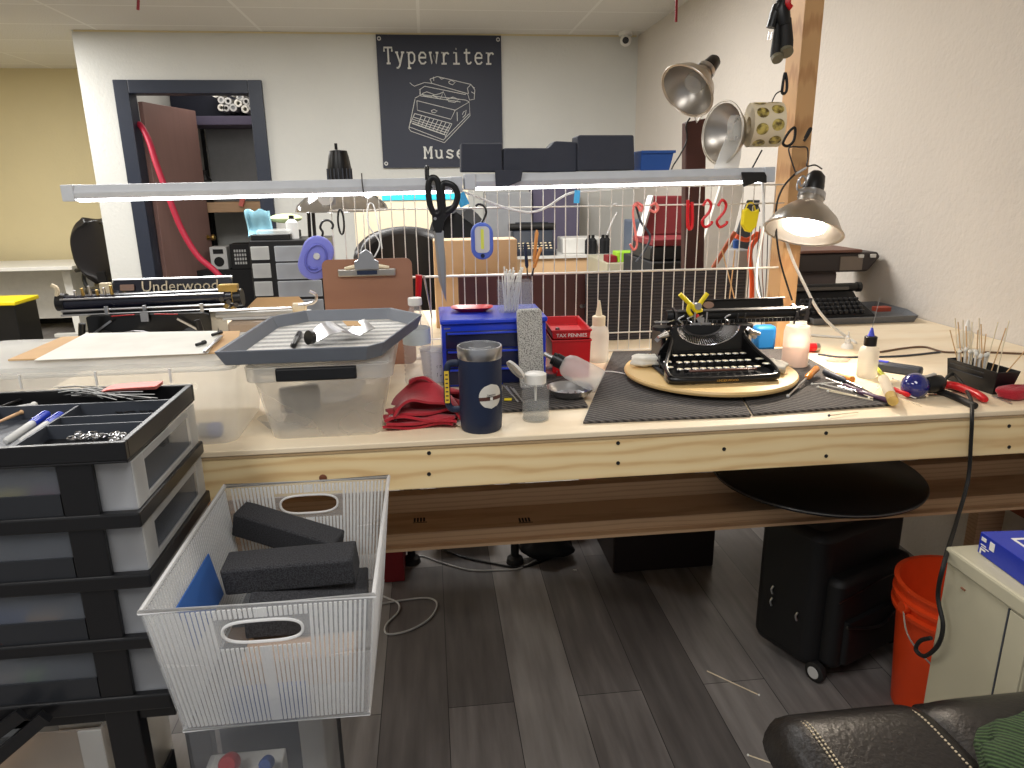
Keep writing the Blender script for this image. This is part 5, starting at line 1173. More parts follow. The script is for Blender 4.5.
# wires & loops on the post
hook2 = lambda nm, lab, pts, r, m, cat, Y=2.03, cl=False: tag(MB().tube(crv([at(x, y, Y=Y) for x, y in pts], 6, cl), r, 8, closed=cl).build(nm, m), lab, cat)
hook2('black_loop', 'black rubber loop, upper one high on the post edge', ((782, 92), (785, 73), (787, 84), (786, 92)), .004, K['rubber'], 'loop', 2.03, True)
hook2('black_loop', 'black rubber loop on the post front below the sticker roll', ((783, 143), (789, 132), (795, 128), (794, 140), (788, 146)), .004, K['rubber'], 'loop', 2.03, True)
hook2('black_clasp', 'black clasp at the right edge of the post', ((804, 141), (808, 135), (811, 129), (809, 130), (805, 138)), .004, K['rubber'], 'clasp')
hook2('grey_wire', 'grey wire looped round the post above the lit lamp', ((796, 174), (789, 152), (791, 147), (800, 147), (807, 148), (808, 158), (807, 166), (815, 165), (822, 169)), .0022, K['dsteel'], 'wire', 2.0)
hook2('cable', 'dark cable running from the lit lamp down the post', ((797, 172), (784, 186), (777, 203), (776, 225), (780, 260), (792, 300)), .003, K['black'], 'cable', 2.02)
hook2('black_cable', 'thin black cord hanging under the sticker roll', ((762, 150), (755, 163), (750, 172)), .0024, K['black'], 'cord', 2.05)
hook2('thin_cord', 'thin black cord from the upper loop to the sticker roll', ((783, 90), (776, 94), (772, 102)), .0018, K['black'], 'cord', 2.03)
# flash-light/plug bundle on top of the post
c = at(780, 30, Y=2.02); k = mpp(c)
t = thing('black_cord_bundle', 'bundle of black corded plugs with two round ends hanging at the top of the post', 'cord bundle', c)
w2_ = lambda x, y: V(((x-780)*k, 0, (30-y)*k))
MB().tube([w2_(781, 3), w2_(779, 12), w2_(783, 25)], [.016, .024, .02], 12).build('cord_body', K['black'], t)
MB().tube([w2_(784, 20), w2_(787, 40), w2_(787, 48)], [.017, .020, .021], 16).build('barrel', K['rubber'], t)
MB().tube([w2_(777, 24), w2_(777, 48), w2_(778, 54)], [.008, .013, .016], 14).build('barrel', K['rubber'], t)
MB().cyl(w2_(787, 49)+V((0,-.005,0)), w2_(787, 52)+V((0,-.012,-.0)), .019, .018, 18).build('round_end', mat('dull_brass', (116, 110, 90), .5), t)
MB().cyl(w2_(778, 55)+V((0,-.005,0)), w2_(778, 58)+V((0,-.012,-.0)), .016, .015, 18).build('round_end', mat('dull_brass', (116, 110, 90), .5), t)
MB().tube(crv([w2_(776, 8), w2_(772, 20), w2_(770, 28)], 4), [.014]*4+[.012]*5, 12).build('plug', K['black'], t)
for d_ in (0, 3): MB().bar(w2_(769+d_, 32), w2_(768+d_, 39), .002, .004).build('plug_prong', K['steel'], t)
hook2('red_ribbon', 'red ribbon tied at the top of the post', ((789, -4), (788, 4), (791, 8)), .008, K['red'], 'ribbon', 2.0)
# red things from ceiling
for x, y0, lab in ((139, 10, 'dark red ribbon hanging from the ceiling at upper left'), (677, 22, 'dark red ribbon hanging from the ceiling near the camera dome')):
    a = at(x, -14, Y=2.6); b = at(x-1, y0, Y=2.6); o = MB().bar(a, b, .008, .004, (0,1,0)).build('hanging_ribbon', K['dred'], None, smooth=False); tag(o, lab, 'ribbon')
# white lamp cord from fixture down behind the typewriter
hook2('white_cable', 'white cord running from the shop light down beside the post', ((750, 172), (760, 177), (763, 190), (763, 225), (757, 262), (756, 285), (760, 300), (768, 318)), .0042, K['white'], 'cord', 1.98)
hook2('white_cable', 'white cord sweeping down from the lit lamp to the bench', ((784, 232), (792, 258), (806, 288), (818, 310), (832, 326), (848, 338)), .0048, K['white'], 'cord', 2.06)
# dark cover at the right end of the fixture
boxabove('black_cover', 'black rubber cover over the right end of the shop light', 'cover', ((742, 172), (765, 172), (767, 176), (767, 183), (758, 182), (744, 187)), K['rubber'], LY-.056, LY-.048, .002)
# ================================================================ background
def pbox(nm, lab, cat, x0, x1, y0, y1, Y, D, m, bottom=None, bev=.004, grp=None):
    a = at(x0, y0, Y=Y); b = at(x1, y0, Y=Y); zb = at((x0+x1)/2, y1, Y=Y).z if bottom is None else bottom
    t = thing(nm, lab, cat, ((a.x+b.x)/2, Y, zb), 0, grp)
    w = (b.x-a.x)/2; h = (a.z+b.z)/2-zb
    MB().box(-w, w, 0, D, 0.0005, h).build('body', m, t, smooth=False, bevel=bev)
    return t, w, h
# --- left room: desk, chair, tote
pd = at(0, 268, Y=7.3); xr = at(72, 268, Y=7.3).x; zd = pd.z
dk = thing('white_desk', 'long white desk along the cream wall at far left', 'desk', (xr, 7.3, 0))
MB().box(-1.6, 0, 0, .75, zd-.035, zd).build('desk_top', K['white'], dk, smooth=False, bevel=.004)
MB().box(-1.58, -.05, .5, .52, .12, zd-.04).build('modesty_panel', K['white'], dk, smooth=False)
MB().hexa([V((-.12, .1, .03)), V((-.06, .1, .03)), V((-.06, .65, .03)), V((-.12, .65, .03))], [V((-.2, .2, zd-.04)), V((-.12, .2, zd-.04)), V((-.12, .55, zd-.04)), V((-.2, .55, zd-.04))]).build('leg', K['white'], dk, smooth=False)
MB().box(-.3, .02, .05, .12, 0, .035).build('foot', K['white'], dk, smooth=False, bevel=.004)
MB().prism([(0, .10), (.36, .30), (.36, .75), (0, .75)], zd-.04, zd-.002).build('corner_leaf', K['grey'], dk, smooth=False)
def office_chair(lab, loc, rz, s=1.0, seat=.48, backh=.62, grp=None, wide=.25, m=K['leather']):
    t = thing('office_chair', lab, 'office chair', loc, rz, grp); t.scale = (s, s, s)
    MB().prism(rr(-wide, wide, -.25, .24, .08), seat-.05, seat+.04).build('seat', m, t, bevel=.02)
    b_ = MB(); b_.sheet(lambda u, v: V(((u-.5)*2*wide*max(.12, (1-abs(2*v-1)**2.8))**.5, .24+.05*v-.05*(1-(2*u-1)**2), seat+.10+backh*v)), 14, 24, .07); b_.build('backrest', m, t, bevel=.015)
    MB().bar((0, .27, seat-.02), (0, .31, seat+.2), .07, .02).build('back_bracket', K['black'], t, smooth=False)
    for sx in (-1, 1): MB().tube(crv([(sx*wide, .08, seat-.02), (sx*(wide+.05), .06, seat+.1), (sx*(wide+.05), .0, seat+.2), (sx*(wide+.05), -.16, seat+.2), (sx*(wide+.05), .16, seat+.2)], 4), .018, 8).build('armrest', K['black'], t)
    MB().cyl((0,0,.1), (0,0,seat-.05), .028, None, 14).build('column', K['black'], t)
    for i in range(5):
        a = 2*pi*i/5+.3; e = V((.28*cos(a), .28*sin(a), .075)); l = MB().bar((0,0,.11), e, .04, .025).build('leg', K['black'], t, smooth=False); MB().cyl(e+V((-.012*sin(a), .012*cos(a), -.045)), e+V((.012*sin(a), -.012*cos(a), -.045)), .029, None, 14).build('caster', K['rubber'], l)
    return t
p = at(98, 280, Y=7.1); office_chair('black leather office chair beyond the wall corner at far left', (-2.86, 7.0, 0), R(176), seat=.50, backh=.55, wide=.24)
t, w, h = pbox('storage_tote', 'black storage tote with yellow lid on the floor at far left', 'tote', -30, 14, 306, 338, 6.3, .35, K['black'], 0)
MB().box(-w-.02, w+.02, -.02, .37, h-.0, h+.035).build('lid', K['yellow'], t, bevel=.008)
# --- long-carriage typewriter
def underwood():
    Y = 2.42; pc = at(150, 330, Z=BZ); x0 = at(58, 300, Y=Y).x; x1 = at(243, 300, Y=Y).x; xc = (x0+x1)/2
    t = thing('long_carriage_typewriter', 'black typewriter with extra long carriage lettered Underwood behind the paper covered bin', 'typewriter', (xc, Y, BZ))
    w = (x1-x0)/2; zz = lambda y: at(150, y, Y=Y).z-BZ
    MB().tube([(-w+.02, 0, zz(301)), (w-.03, 0, zz(298))], .026, 24).build('platen', mat('blue_black', (22, 24, 40), .25, coat=.4), t)
    for s in (-1, 1): MB().tube([(s*(w-.025), 0, zz(300)), (s*(w-.0), 0, zz(299.5))], .029, 24).build('platen_knob', K['black'], t)
    pt = MB().prism(rr(at(113, 290, Y=Y+.04).x-xc, w-.04, 0, .064, .006), -.0025, .0025, TR(0, .035, zz(301)) @ RX(R(76))).build('paper_table', mat('blue_black', (22, 24, 40), .25), t)
    MB().tube([(at(113, 290, Y=Y+.04).x-xc, .055, zz(301)+.063), (w-.04, .055, zz(301)+.065)], .004, 8).build('table_edge', K['steel'], pt)
    text('Underwood', .05, TR(at(181, 290, Y=Y+.04).x-xc, .040, zz(301)+.040) @ RX(R(76)) @ TR(0, 0, .004), K['cream'], pt, 'lettering')
    m = mat('gilt_decal', (150, 120, 104), .5); MB().prism(rr(-.022, .022, -.010, .010, .003), -.001, .001, TR(at(128, 290, Y=Y+.04).x-xc, .040, zz(301)+.040) @ RX(R(76)) @ TR(0, 0, .004)).build('gilt_emblem', m, pt)
    MB().box(at(101, 290, Y=Y+.04).x-xc, at(112, 290, Y=Y+.04).x-xc, .03, .05, zz(301)+.0, zz(301)+.058).build('margin_block', K['cream'], t, bevel=.003)
    for y_, z_, r_ in ((-.03, 296, .003), (-.034, 307, .0045), (-.04, 311, .003)): MB().tube([(-w+.02, y_, zz(z_)), (w-.05, y_, zz(z_-2))], r_, 8).build('carriage_rod', K['steel'], t)
    MB().box(-w+.02, w-.05, -.03, .03, zz(312), zz(308)).build('carriage_bar', K['black'], t, smooth=False, bevel=.002)
    for x in (-w+.16, -.01, w-.12): MB().box(x-.006, x+.006, -.046, -.036, zz(316), zz(303)).build('paper_finger', K['steel'], t, smooth=False, bevel=.001)
    MB().tube(crv([(-w+.03, 0, zz(299)), (-w+.005, -.01, zz(297)), (-w+.01, -.015, zz(286)), (-w-.004, -.015, zz(282))], 5), .007, 10).build('return_lever', K['cream'], t)
    for i in range(6): MB().cyl((-w+.06+i*.022, -.005, zz(296)), (-w+.06+i*.022, -.012, zz(288-(i % 3)*2)), .006, .004, 10).build('tab_part', K['brass'] if i % 2 else K['steel'], t)
    MB().prism(rr(w-.07, w-.01, zz(304), zz(286), .004), -.01, .02, RX(pi/2)).build('brass_frame', K['brass'], t, bevel=.002)
    for i in range(5): MB().cyl((w-.06+i*.011, -.03, zz(300+(i*7) % 11)), (w-.06+i*.011, -.015, zz(300+(i*7) % 11)), .008, None, 12).build('gear', K['brass'] if i % 2 else K['dsteel'], t)
    # body
    bw = .19
    MB().prism([(-bw, 0), (bw, 0), (bw, zz(313)), (bw-.02, zz(311)), (-bw+.02, zz(311)), (-bw, zz(313))], -.14, .05, MX(((1,0,0,0),(0,0,-1,0),(0,1,0,0),(0,0,0,1)))).build('body', K['blackg'], t, smooth=False, bevel=.004)
    sg = MB()
    xx = at(153, 320, Y=Y).x-xc
    for i in range(44):
        a = pi*(i+.5)/44; sg.bar((xx+.05*cos(a), -.052, .016+.032*sin(a)), (xx+.098*cos(a), -.150, .010+.066*sin(a)), .0030, .003)
    sg.build('type_bars', K['alu'], t, smooth=False)
    MB().tube([(xx+.100*cos(pi*i/24), -.152, .010+.068*sin(pi*i/24)) for i in range(25)], .004, 8).build('segment_ring', K['dsteel'], t)
    for s in (-1, 1):
        sp = MB().lathe([(.001, -.004), (.034, -.004), (.034, .004), (.001, .004)], 28, TR(xx+s*.135, -.062, .036) @ RX(R(70))).build('ribbon_spool', K['black'], t)
        MB().tube([(xx+s*.10, -.06, zz(312)), (xx+s*.03, -.062, zz(311))], .004, 8, flat=.4).build('ribbon', K['red'], t)
        MB().bar((xx+s*.16, -.066, zz(328)), (xx+s*.10, -.07, zz(316)), .004, .006).build('linkage', K['steel'], t)
        for y0_ in (-.12, .02): MB().tube([(s*(bw+.0), y0_, 0), (s*(bw-.02), y0_, zz(315))], .010, 10).build('corner_foot', K['black'], t)
    MB().box(xx-.012, xx+.012, -.066, -.06, zz(318), zz(308)).build('type_guide', K['steel'], t, smooth=False)
    return t
underwood()
# --- silver carriage machine in a beige case
Y = 2.45; a = at(236, 330, Y=Y); b = at(305, 330, Y=Y); xc = (a.x+b.x)/2; w = (b.x-a.x)/2; zz = lambda y: at(270, y, Y=Y).z-BZ
t = thing('beige_typewriter', 'beige typewriter with silver carriage between the long carriage machine and the clipboard', 'typewriter', (xc, Y, BZ))
MB().box(-w, w, -.1, .1, 0, zz(316)).build('case', mat('taupe_case', (158, 140, 122), .5), t, bevel=.01)
MB().tube([(-w-.04, -.06, zz(311)), (w+.0, -.06, zz(310))], .010, 14).build('platen', K['lgrey'], t)
MB().tube([(-w-.05, -.09, zz(305)), (w-.02, -.09, zz(304))], .0045, 8).build('carriage_rod', K['steel'], t)
MB().box(-w-.02, w+.02, -.07, .05, zz(315.5), zz(313)).build('carriage_tray', K['lgrey'], t, smooth=False, bevel=.002)
MB().prism([(-w+.05, 0), (w+.02, 0), (w-.01, .035), (-w+.08, .035)], -.002, .002, TR(0, -.02, zz(306)) @ RX(R(55))).build('paper_table', K['kraft'], t, smooth=False)
MB().cyl((w-.02, -.06, zz(306)), (w+.02, -.06, zz(306)), .018, None, 18).build('platen_knob', K['cream'], t)
MB().tube(crv([(w+.0, -.07, zz(303)), (w+.05, -.08, zz(300)), (w+.06, -.08, zz(293)), (w+.04, -.08, zz(289))], 4), .005, 8).build('return_lever', K['steel'], t)
# --- black drawer tower with bottles
Y = 4.2; t, w, h = pbox('drawer_tower', 'black drawer tower with translucent drawers behind the benches, bottles on top', 'drawer tower', 248, 326, 240, 300, Y, .32, K['black'], 0, .006); H_ = h
xs = [at(x, 260, Y=Y).x-t.location.x for x in (252, 270, 276, 320)]
for i, (ya, yb) in enumerate(((246, 261), (263, 279), (281, 297), (300, 316), (319, 335))):
    za = at(280, ya, Y=Y).z; zb = at(280, yb, Y=Y).z
    MB().box(xs[2], xs[3], -.02, -.0002, zb, za).build('drawer', K['drawer'], t, smooth=False, bevel=.003)
    MB().box(xs[0], xs[1], -.012, -.0002, zb+.01, za).build('side_drawer', K['frost'], t, smooth=False, bevel=.003)
TT = H_+.001; X_ = lambda x: at(x, 236, Y=Y+.1).x
o = MB().sheet(lambda u, v: V(((u-.5)*.13, .02*sin(v*5)+.01*sin(u*9), v*.15+.008*sin(u*12))), 10, 8, .02).build('blue_bag', K['lblue']); o.location = (X_(260), Y+.1, TT+.012); tag(o, 'pale blue paper bag standing on the black drawer tower', 'bag')
def bottle(nm, lab, loc, r, h, m, mc, grp=None):
    t = thing(nm, lab, 'bottle', loc, 0, grp); MB().lathe([(.001,0),(r,0),(r,h*.7),(r*.4,h*.85)], 18).build('bottle_body', m, t); MB().lathe([(r*.42,h*.84),(r*.42,h),(.001,h)], 14).build('cap', mc, t)
bottle('spray_bottle', 'grey plastic bottle with dark cap on the drawer tower', (X_(293), Y+.1, TT), .035, .13, K['lgrey'], K['black'])
t2 = thing('shallow_tray', 'dark flat tray with clear lid on the drawer tower', 'tray', (X_(275), Y+.08, TT)); MB().prism(rr(-.12, .10, -.06, .08, .01), 0, .03).build('tray_body', K['black'], t2, bevel=.003); MB().prism(rr(-.09, .10, -.05, .07, .02), .0305, .055).build('clear_lid', K['frost'], t2, bevel=.008)
o = MB().ball((0,0,0), .05, 14, 8, sc=(1.9, 1, .55)).build('rumpled_wrapper', mat('pale_green', (200, 214, 160), .6)); o.location = (X_(284), Y+.2, TT+.11); tag(o, 'pale green wrapper heaped at the back of the drawer tower', 'wrapper')
t3, *_ = pbox('dark_carton', 'dark carton on the drawer tower beneath the pale green wrapper', 'carton', 268, 297, 231, 239, Y+.15, .14, K['blackm'], TT)
# --- closet contents (behind the doorway)
Yc = 7.35
a = at(186, 205, Y=Yc); b = at(268, 205, Y=Yc)
def shelf(lab, y0, y1, m, Yd=Yc, x0=150, x1=275):
    a = at(x0, y0, Y=Yd); b = at(x1, y0, Y=Yd); zb = at(x0, y1, Y=Yd).z
    t = thing('closet_shelf', lab, 'shelf', ((a.x+b.x)/2, Yd, zb)); w = (b.x-a.x)/2
    MB().box(-w, w, 0, .5, .0, a.z-zb).build('shelf_board', m, t, smooth=False, bevel=.004)
    for s in (-1, 1): MB().box(s*(w-.03)-.015, s*(w-.03)+.015, .46, .49, -zb+.002, .0).build('shelf_upright', K['blackm'], t, smooth=False)
    return a.z
zu = shelf('upper dusky shelf in the closet carrying paper rolls', 116, 125, K['purple'], Yc, 182, 275)
zl_ = shelf('lower brown wooden shelf in the closet', 203, 213, K['pine_s'], Yc-.06, 190, 272)
o = MB().box(-.02, .02, -.02, .02, 0, .1).build('pink_note', K['pink'], None, smooth=False); p = at(241, 206, Y=Yc-.09); o.location = p; o.rotation_euler = (0, R(20), 0); tag(o, 'pink note stuck on the lower closet shelf edge', 'note')
t, w, h = pbox('dark_cabinet', 'dark blue cabinet behind the rolls on the upper closet shelf', 'cabinet', 168, 268, 84, 116, Yc+.32, .15, mat('ink_blue', (34, 38, 54), .6), zu+.001)
rolls = [(215, 93, 1.2), (221, 100, 1), (228, 101, 1), (221, 107.5, 1), (226, 108, .95), (233, 107.5, 1.1), (238, 103, 1.1), (240, 97, 1.05), (246, 101.5, 1), (245, 109, 1.1), (251, 106, 1.1), (252, 98, .9), (232, 93, .9), (258, 108.5, .9)]
for i, (x, y, s) in enumerate(rolls):
    p = at(x, y, Y=Yc+.02); r = 3.4*s*mpp(p)
    t = thing('paper_roll', 'rolled paper tube end-on in the pile on the upper closet shelf', 'paper roll', (p.x, p.y, max(p.z, zu+r+.002)), 0, 'paper rolls on the closet shelf')
    MB().lathe([(r*.5, 0), (r*.5, .28), (r, .28), (r, 0)], 18, RX(-pi/2), close=True).build('roll', K['lgrey'] if i % 3 else K['paper'], t)
    if i % 3: MB().lathe([(.001, .01), (r*.55, .01)], 14, RX(-pi/2)).build('end_plug', K['grey'] if i % 2 else K['blackm'], t)
pbox('grey_partition', 'plain grey board standing at the back of the closet', 'board', 205, 262, 129, 174, Yc+.42, .03, K['grey'], zl_+.001)
bottle('black_bottle', 'dark bottle with a bright highlight on the lower closet shelf', (at(206, 185, Y=Yc+.1).x, Yc+.1, zl_+.001), .06, .3, K['blackg'], K['black'])
t, w, h = pbox('closet_counter', 'dark counter in the closet below the shelves', 'counter', 186, 272, 270, 300, 6.9, .5, K['blackm'], 0)
ct_z = h
t, w, h = pbox('test_meter', 'pale meter with round dial in the closet doorway', 'meter', 209, 226, 247, 270, 6.95, .15, K['lgrey'], ct_z+.001); MB().lathe([(.001,0),(.045,0),(.045,.004),(.001,.004)], 20, axis((0,-.001,h*.35), (0,-1,0))).build('dial', K['blackm'], t); MB().box(-w*.6, w*.6, -.004, -.0005, h*.7, h*.9).build('display', K['blackm'], t, smooth=False)
t, w, h = pbox('black_machine', 'small black machine with grey keypad in the closet doorway', 'machine', 229, 249, 244, 272, 6.93, .2, K['black'], ct_z+.001)
for i in range(5):
    for j in range(4): MB().box(-w*.6+i*w*.26, -w*.6+i*w*.26+w*.16, -.006, -.0005, h*.2+j*h*.16, h*.3+j*h*.16).build('keypad_key', K['lgrey'], t, smooth=False)
# red hose in the doorway
o = MB().tube(crv([at(x, y, Y=Y_) for x, y, Y_ in ((136, 124, 6.45), (141, 126, 6.36), (149, 141, 6.3), (157, 166, 6.24), (169, 198, 6.2), (182, 230, 6.2), (198, 256, 6.2), (216, 272, 6.2), (240, 300, 6.2))], 8), .024, 14).build('red_hose', mat('red_hose', (176, 36, 62), .5)); tag(o, 'thick dark red hose hanging across the doorway', 'hose')
# --- cream shelf unit with cyan strip, chairs
Y = 4.9; t, w, h = pbox('cream_cabinet', 'tall cream cabinet with a cyan stripe seen through the wire grid beside the scissors', 'cabinet', 352, 468, 186, 262, Y, .4, K['cream'], 0, .006)
z0_ = at(410, 200, Y=Y).z; z1_ = at(410, 194, Y=Y).z; MB().box(-w*.5, w*.85, -.006, -.0005, z0_, z1_).build('cyan_stripe', mat('cyan', (60, 200, 232), .4), t, smooth=False)
p = at(396, 240, Y=3.5)
def club_chair(lab, loc, rz):
    t = thing('armchair', lab, 'armchair', loc, rz)
    MB().prism(rr(-.32, .32, -.3, .28, .1), .30, .50).build('seat', K['leather'], t, bevel=.04)
    b_ = MB(); b_.sheet(lambda u, v: V((.38*cos(pi*u)*(1-.05*v), .28*sin(pi*u)+.02, .48+(.55-.10*abs(2*u-1)**2)*v)), 18, 6, .09); b_.build('backrest', K['leather'], t, bevel=.03)
    for a in range(4): MB().cyl((.24*(-1)**a, -.2 if a < 2 else .2, 0), (.24*(-1)**a, -.2 if a < 2 else .2, .3), .02, .028, 12).build('leg', K['black'], t)
    return t
club_chair('round backed black leather armchair behind the clipboard', (p.x+.03, 3.6, 0), 0).scale = (.62, .8, 1.16)
office_chair('dark office chair standing behind the scissors and blue work light', (at(462, 230, Y=4.45).x+.05, 4.42, 0), R(160), seat=.66, backh=.5, wide=.17, m=K['blackm'])
# --- tan plywood box and panels behind the grid
t, w, h = pbox('tan_box', 'tan plywood box standing behind the wire grid', 'box', 433, 517, 240, 340, 2.55, .12, K['tan'], BZ, .003)
t, w, h = pbox('dark_upright_panel', 'reddish brown upright panel behind the blue chest and red bins', 'panel', 458, 591, 275, 340, 2.30, .03, K['panel'], BZ, .003)
for dx in (.86, .9): MB().cyl((w*dx, -.001, h*.5), (w*dx, -.006, h*.5), .006, None, 12).build('knob', K['steel'], t)
t, w, h = pbox('ribbed_board', 'black ribbed board standing behind the typewriter and wire grid', 'panel', 588, 747, 271, 340, 2.24, .04, K['ribp'], BZ, .004)
p = at(588, 316, Y=2.2); 
# --- back right display: tables with machines
Y = 5.3; t, w, h = pbox('display_table', 'tan sided display table with white top far behind the grid', 'table', 520, 606, 258, 300, Y, .5, K['tan'], 0, .004)
t.name = 'display_table'; MB().box(-w-.02, w+.02, -.02, .52, h, h+.02).build('table_top', K['white'], t, smooth=False)
hz_ = h+.021
def small_machine(lab, x0, x1, y0, y1, Y, m, zb, D=.3):
    a = at(x0, y1, Y=Y); b = at(x1, y1, Y=Y); zt = at(x0, y0, Y=Y).z; w = (b.x-a.x)/2; h = zt-zb
    t = thing('display_typewriter', lab, 'typewriter', ((a.x+b.x)/2, Y, zb))
    MB().prism([(0, 0), (D, 0), (D, h*.7), (D*.55, h*.75), (D*.4, h*.4), (0, h*.18)], -w*.85, w*.85, MX(((0,0,1,0),(1,0,0,0),(0,1,0,0),(0,0,0,1)))).build('body', m, t, smooth=False, bevel=.008)
    MB().tube([(-w, D*.7, h*.85), (w, D*.7, h*.85)], h*.12, 14).build('platen', K['rubber'], t)
    MB().box(-w*.7, w*.7, D*.72, D*.76, h*.8, h).build('paper_table', m, t, smooth=False)
    k0 = None
    for r_ in range(3):
        for i in range(8):
            loc = (-w*.65+i*w*.185, D*(.06+.1*r_), h*(.22+.07*r_))
            if k0 is None: k0 = MB().lathe([(.001,0),(w*.06,0),(w*.05,.006),(.001,.008)], 10).build('key', K['cream'], t); k0.location = loc
            else: copytree(k0, t, location=loc)
    return t
small_machine('dark blue black typewriter on the tan sided display table', 512, 560, 224, 258, Y, mat('midnight', (40, 46, 58), .4), hz_)
pbox('purple_box', 'dusty purple box on the cabinet behind the wire grid', 'box', 533, 580, 185, 226, 5.9, .25, K['purple'], 0, .006)
pbox('grey_case', 'light grey carrying case at the back wall behind the grid', 'case', 486, 532, 192, 262, 5.85, .3, mat('case_grey', (150, 152, 156), .6), 0, .01)
pbox('white_case', 'off white low case on the display table right end', 'case', 563, 604, 238, 257, Y+.1, .25, K['white'], hz_, .008)
t, w, h = pbox('wall_counter', 'long pale counter along the right wall behind the grid', 'counter', 607, 700, 262, 300, 4.5, .6, K['beige'], 0, .005); wz = h+.001
# craft items on the counter: red, green boxes, black pens
pbox('lime_box', 'lime green tray on the counter behind the coral hooks', 'tray', 618, 648, 252, 262, 4.52, .14, K['green'], wz, .004)
pbox('lime_pouch', 'small lime green pouch right of the tray on the counter', 'pouch', 667, 676, 255, 262, 4.52, .1, K['green'], wz, .004)
pbox('red_book', 'red flat book at the left end of the counter', 'book', 608, 617, 256, 262, 4.52, .12, K['dred'], wz, .002)
for i, x in enumerate((589, 593, 603, 607)):
    p = at(x, 250, Y=5.35); bottle('small_bottle', 'small black topped bottle standing at the edge of the display table', (p.x, 5.36, hz_), .03, .14, K['blackm'], K['black'], 'small bottles on the display table')
pbox('dark_machine', 'dark blue machine on the counter behind the coral hooks', 'machine', 632, 654, 220, 262, 4.7, .2, K['teal'], wz, .01)
# maroon open case
Y = 3.3; pz = at(690, 262, Y=Y)
t, w, h = pbox('side_cabinet', 'dark cabinet by the right wall carrying the maroon case', 'cabinet', 652, 716, 262, 330, 3.25, .5, K['blackm'], 0, .006); sz_ = h+.001
t = thing('maroon_case', 'open maroon typewriter case with black base behind the red hooks', 'case', (t.location.x-.0, 3.3, sz_))
MB().box(-w*.95, w*.8, 0, .35, 0, .07).build('case_base', K['black'], t, bevel=.008)
MB().box(-w*.9, w*.75, .0, .33, .0705, .10).build('case_lining', K['maroon'], t, bevel=.004)
a = at(668, 250, Y=3.5); zt_ = at(690, 196, Y=3.6).z-sz_
MB().hexa([V((-w*.75, .30, .10)), V((w*.9, .30, .10)), V((w*.9, .37, .10)), V((-w*.75, .37, .10))], [V((-w*.15, .40, zt_)), V((w*.95, .40, zt_)), V((w*.95, .48, zt_)), V((-w*.15, .48, zt_))]).build('case_lid', K['maroon'], t, smooth=False, bevel=.01)
MB().bar((-w*.8, .28, .08), (-w*.25, .38, zt_), .03, .02).build('lid_stay', K['lgrey'], t, smooth=False)
# white plank, leaning
a = at(698, 268, Y=2.75); b = at(737, 184, Y=2.95); pl_ = MB(); 
a0 = at(690, 285, Y=2.8); a1 = at(722, 285, Y=2.8); b0 = at(721, 184, Y=2.95); b1 = at(745, 184, Y=2.95); d = V((0, .02, 0))
ext = lambda p, q: q+(q-p)*0
lo0 = a0+(a0-b0)*((a0.z-BZ-.002)/(b0.z-a0.z)); lo1 = a1+(a1-b1)*((a1.z-BZ-.002)/(b1.z-a1.z))
tag(MB().hexa([lo0, lo1, lo1+d, lo0+d], [b0, b1, b1+d, b0+d]).build('white_plank', K['white'], None, smooth=False, bevel=.003), 'white plank leaning behind the red S hooks', 'plank')
tag(MB().hexa([V((lo1.x+.01, 2.80, BZ+.001)), V((lo1.x+.09, 2.80, BZ+.001)), V((lo1.x+.09, 2.86, BZ+.001)), V((lo1.x+.01, 2.86, BZ+.001))], [at(747, 200, Y=2.93), at(760, 200, Y=2.93), at(760, 200, Y=2.98), at(747, 200, Y=2.98)]).build('dark_stand', K['dgrey'], None, smooth=False, bevel=.003), 'dark upright board right of the white plank', 'board')
# orange handled loppers/clamps right end of grid
def stick(nm, lab, cat, pts, r, m, Y=2.35, grp=None): return tag(MB().tube(crv([at(x, y, Y=Y) for x, y in pts], 5), r, 10).build(nm, m), lab, cat, grp)
stick('orange_grip', 'long orange brown handle leaning down left at the grid right end', 'handle', ((735, 232), (727, 245), (713, 268)), .008, mat('rust_orange', (190, 100, 60), .5))
stick('orange_bow_saw', 'orange bow shaped saw frame behind the yellow holder', 'saw', ((766, 226), (757, 238), (750, 252), (752, 280), (751, 330)), .009, K['orange'], 2.5)
stick('orange_clamp', 'short orange clamp arm under the yellow holder', 'clamp', ((736, 236), (747, 240), (758, 233)), .008, K['orange'], 2.42)
o = MB().box(-.012, .012, -.008, .008, 0, .06).build('orange_level', K['orange'], None, bevel=.002); p = at(723, 298, Y=2.36); o.location = (p.x, 2.37, p.z-.03); o.rotation_euler = (0, R(12), 0); tag(o, 'small orange level hanging at the right of the ribbed panel', 'level')
stick('blue_rod', 'blue rod standing behind the grid near the post', 'rod', ((736, 240), (738, 300)), .012, K['cobalt'], 2.7)
t, w, h = pbox('grey_bin', 'grey bin with dark top standing right of the ribbed panel', 'bin', 738, 752, 250, 340, 2.62, .12, mat('bin_grey', (150, 146, 144), .6), BZ, .006)
for i in range(5): stick('bent_wire', 'thin rusty wire in the tangle beside the post', 'wire', ((756+i*4, 226), (752+i*5, 262), (760+i*2, 300), (762+i*3, 338)), .0016, K['dsteel'] if i % 2 else mat('rust', (140, 96, 74), .6), 2.2+i*.03, 'wires beside the post')
for x0_, x1_ in ((722, 740), (735, 727)): stick('crossed_rod', 'thin wooden rod crossing another at the right of the ribbed panel', 'rod', ((x0_, 250), (x1_, 320)), .002, K['kraft'], 2.16, 'crossed rods')
